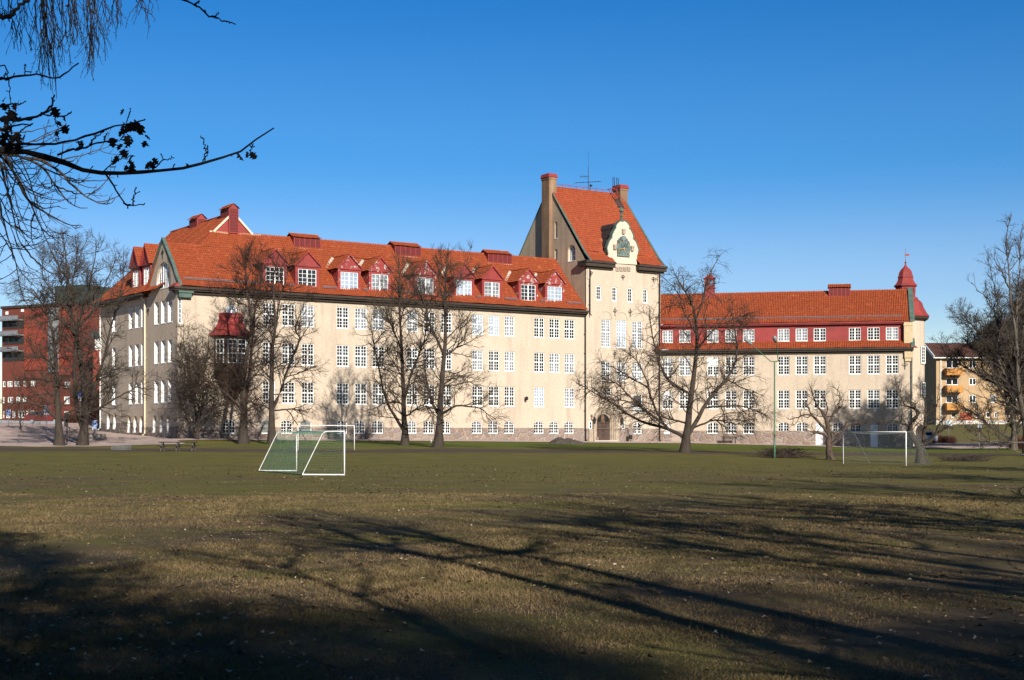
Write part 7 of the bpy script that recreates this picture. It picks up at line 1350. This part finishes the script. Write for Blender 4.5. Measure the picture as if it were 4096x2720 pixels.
# ================================================================ TREES BEHIND AND BESIDE THE CAMERA, whose shadows cross the grass
SH = [dict(dens=2.2, ang=(30, 70), len=(1.5, 4.0), r=.05, S=7, wig=.16, up=.06, up0=.0, t0=.12, rend=.3, rmin=.02), dict(dens=3.2, ang=(30, 70), len=(.7, 1.8), r=.02, S=5, wig=.2, up=.06, up0=.0, rend=.4, rmin=.012), dict(dens=4.5, ang=(25, 65), len=(.3, .9), r=.011, S=4, wig=.2, rend=.6, rmin=.008)]
for i, (x, y, h, sp_, nl, r_, k, fk, lab) in enumerate([
    (8.0, 2.0, 18, 3.5, 8, .25, .5, .62, 'slim straight bare tree right of the viewpoint casting a long trunk shadow through the middle'), (6.1, 3.0, 16, 3.5, 8, .23, .5, .62, 'second straight bare tree right of the viewpoint casting the trunk shadow below the middle one'), (3.5, 3.0, 12, 2.5, 6, .12, .5, .65, 'thin young tree nearest the viewpoint casting the lowest narrow trunk shadow'),
    (11.9, 1.5, 18, 3.5, 8, .22, .5, .62, 'third straight bare tree right of the viewpoint with a trunk shadow across the right half'), (12.9, 3.0, 18, 3.5, 8, .2, .5, .62, 'fourth straight bare tree, its narrow trunk shadow close above the third'), (13.5, 5.5, 18, 4.0, 9, .18, .6, .6, 'fifth straight bare tree casting the upper long trunk shadow on the right'), (17.0, 8.0, 17, 4.5, 10, .2, .7, .5, 'sixth bare tree outside the right edge casting the highest long trunk shadow'),
    (-.4, -5.0, 19.5, 5.6, 26, .3, 4.2, .3, 'dense-crowned tree behind the viewpoint shading the dark lower left grass'), (-3.6, -6.0, 18.5, 5.8, 26, .3, 4.2, .25, 'second dense-crowned tree behind the viewpoint shading the far lower left'), (5.2, -14.0, 14, 4.2, 16, .26, 2.4, .3, 'broad bare tree behind the viewpoint dimming the bottom middle of the grass'),
    (12.5, -27.0, 22, 7.0, 20, .26, 3.3, .35, 'tall fine-twigged tree far behind the viewpoint dimming the grass left of the middle'), (18.0, -29.0, 23, 7.5, 20, .26, 3.3, .35, 'tall fine-twigged tree far behind the viewpoint dimming the middle of the grass'), (23.0, -24.0, 22, 7.5, 20, .26, 3.3, .35, 'tall fine-twigged tree far behind the viewpoint dimming the grass right of the middle'), (26.0, -15.0, 21, 7.5, 18, .26, 3.3, .35, 'tall fine-twigged tree behind and far right of the viewpoint dimming the right side'),
    (15.0, -4.0, 16, 6.0, 14, .22, .7, .3, 'broad bare tree behind and right of the viewpoint streaking the lower right grass'), (15.5, 16.0, 15, 5.5, 13, .24, .7, .35, 'bare tree close outside the right edge streaking the middle field'), (21.0, 26.0, 16, 6.5, 13, .26, .7, .3, 'bare tree beyond the right edge throwing branch shadows over the right field'), (27.0, 40.0, 16, 6.5, 13, .26, .8, .3, 'bare tree beyond the right edge throwing thin shadows before the right goal'), (36, 56.0, 15, 6.5, 12, .26, .8, .3, 'farthest bare tree beyond the right edge with shadows behind the goal')]):
    sp2 = [dict(d) for d in SH]
    for d in sp2: d['dens'] *= k ** .5
    auto_tree('tree', lab, x, y, h, sp_, nl, 40 + i, sp2, 'trees outside the frame whose shadows show on the grass', r=r_, fork=fk)

# ================================================================ GRASS, LEAVES
rg = np.random.default_rng(50)
def scatter(n, y0, y1, pw):
    y = y0 + (y1 - y0) * rg.random(n) ** pw; x = (rg.random(n) * 2 - 1) * (.372 * y + .4); return x, y
NB = 430000; x, y = scatter(NB, 10.2, 46, 1.55); patch = np.sin(x * 1.3 + np.sin(y * .7) * 2) * np.sin(y * .9 + 1.7) + np.sin(x * .35 - y * .22) * .8 + rg.normal(size=NB) * .55
keep = patch > -.55; x, y, patch = x[keep], y[keep], patch[keep]; n = len(x); h = rg.uniform(.010, .040, n) * (.8 + .7 * np.clip(patch, 0, 1.5)); a = rg.uniform(0, 2 * np.pi, n); wd = rg.uniform(.0022, .0045, n) * (1 + y / 26); lean = rg.normal(size=(n, 2)) * h[:, None] * .75; z = gz(x, y) - .004
V = np.stack([np.stack([x - np.cos(a) * wd, y - np.sin(a) * wd, z], 1), np.stack([x + np.cos(a) * wd, y + np.sin(a) * wd, z], 1), np.stack([x + lean[:, 0], y + lean[:, 1], z + h], 1)], 1).reshape(-1, 3)
GR = mat('grass_blades', (.115, .086, .034), (.078, .068, .022), .5, rough=.9, c3=(.18, .122, .058), s3=1.1, lo3=.40, hi3=.58)
o = np_mesh('grass', V, np.arange(n * 3).reshape(-1, 3), GR, None, (0, 0, 0)); tag(o, 'short worn grass', 'grass', kind='stuff')
NL = 20000; x, y = scatter(NL, 10.3, 85, 1.25); cl = np.sin(x * .6 + 1) * np.sin(y * .35) + rg.normal(size=NL) * .8; k = cl > .15; x, y = x[k], y[k]; n = len(x); sz = rg.uniform(.012, .034, n) * (1 + (rg.random(n) < .06) * .8) * (1 + y / 90); a = rg.uniform(0, 2 * np.pi, n); z = gz(x, y) + .012; tl = rg.normal(size=(n, 4)) * .012
cs, sn_ = np.cos(a), np.sin(a); el = rg.uniform(.5, .9, n); V = []
for i, (u, v) in enumerate(((-1, 0), (0, -1), (1, 0), (0, 1))): V.append(np.stack([x + (u * cs - v * sn_ * el) * sz, y + (u * sn_ + v * cs * el) * sz, z + np.abs(tl[:, i]) + .3 * sz * (i % 2)], 1))
V = np.stack(V, 1).reshape(-1, 3); LM = [mat('leaf_tan', (.30, .20, .11), rough=.9), mat('leaf_brown', (.13, .072, .040), rough=.9), mat('leaf_pale', (.46, .38, .27), rough=.9)]
o = np_mesh('fallen_leaves', V, np.arange(n * 4).reshape(-1, 4), LM, None, (0, 0, 0), mi=rg.choice([0, 0, 0, 1, 1, 1, 1, 2], n)); tag(o, 'dead leaves strewn over the grass', 'leaves', kind='stuff')
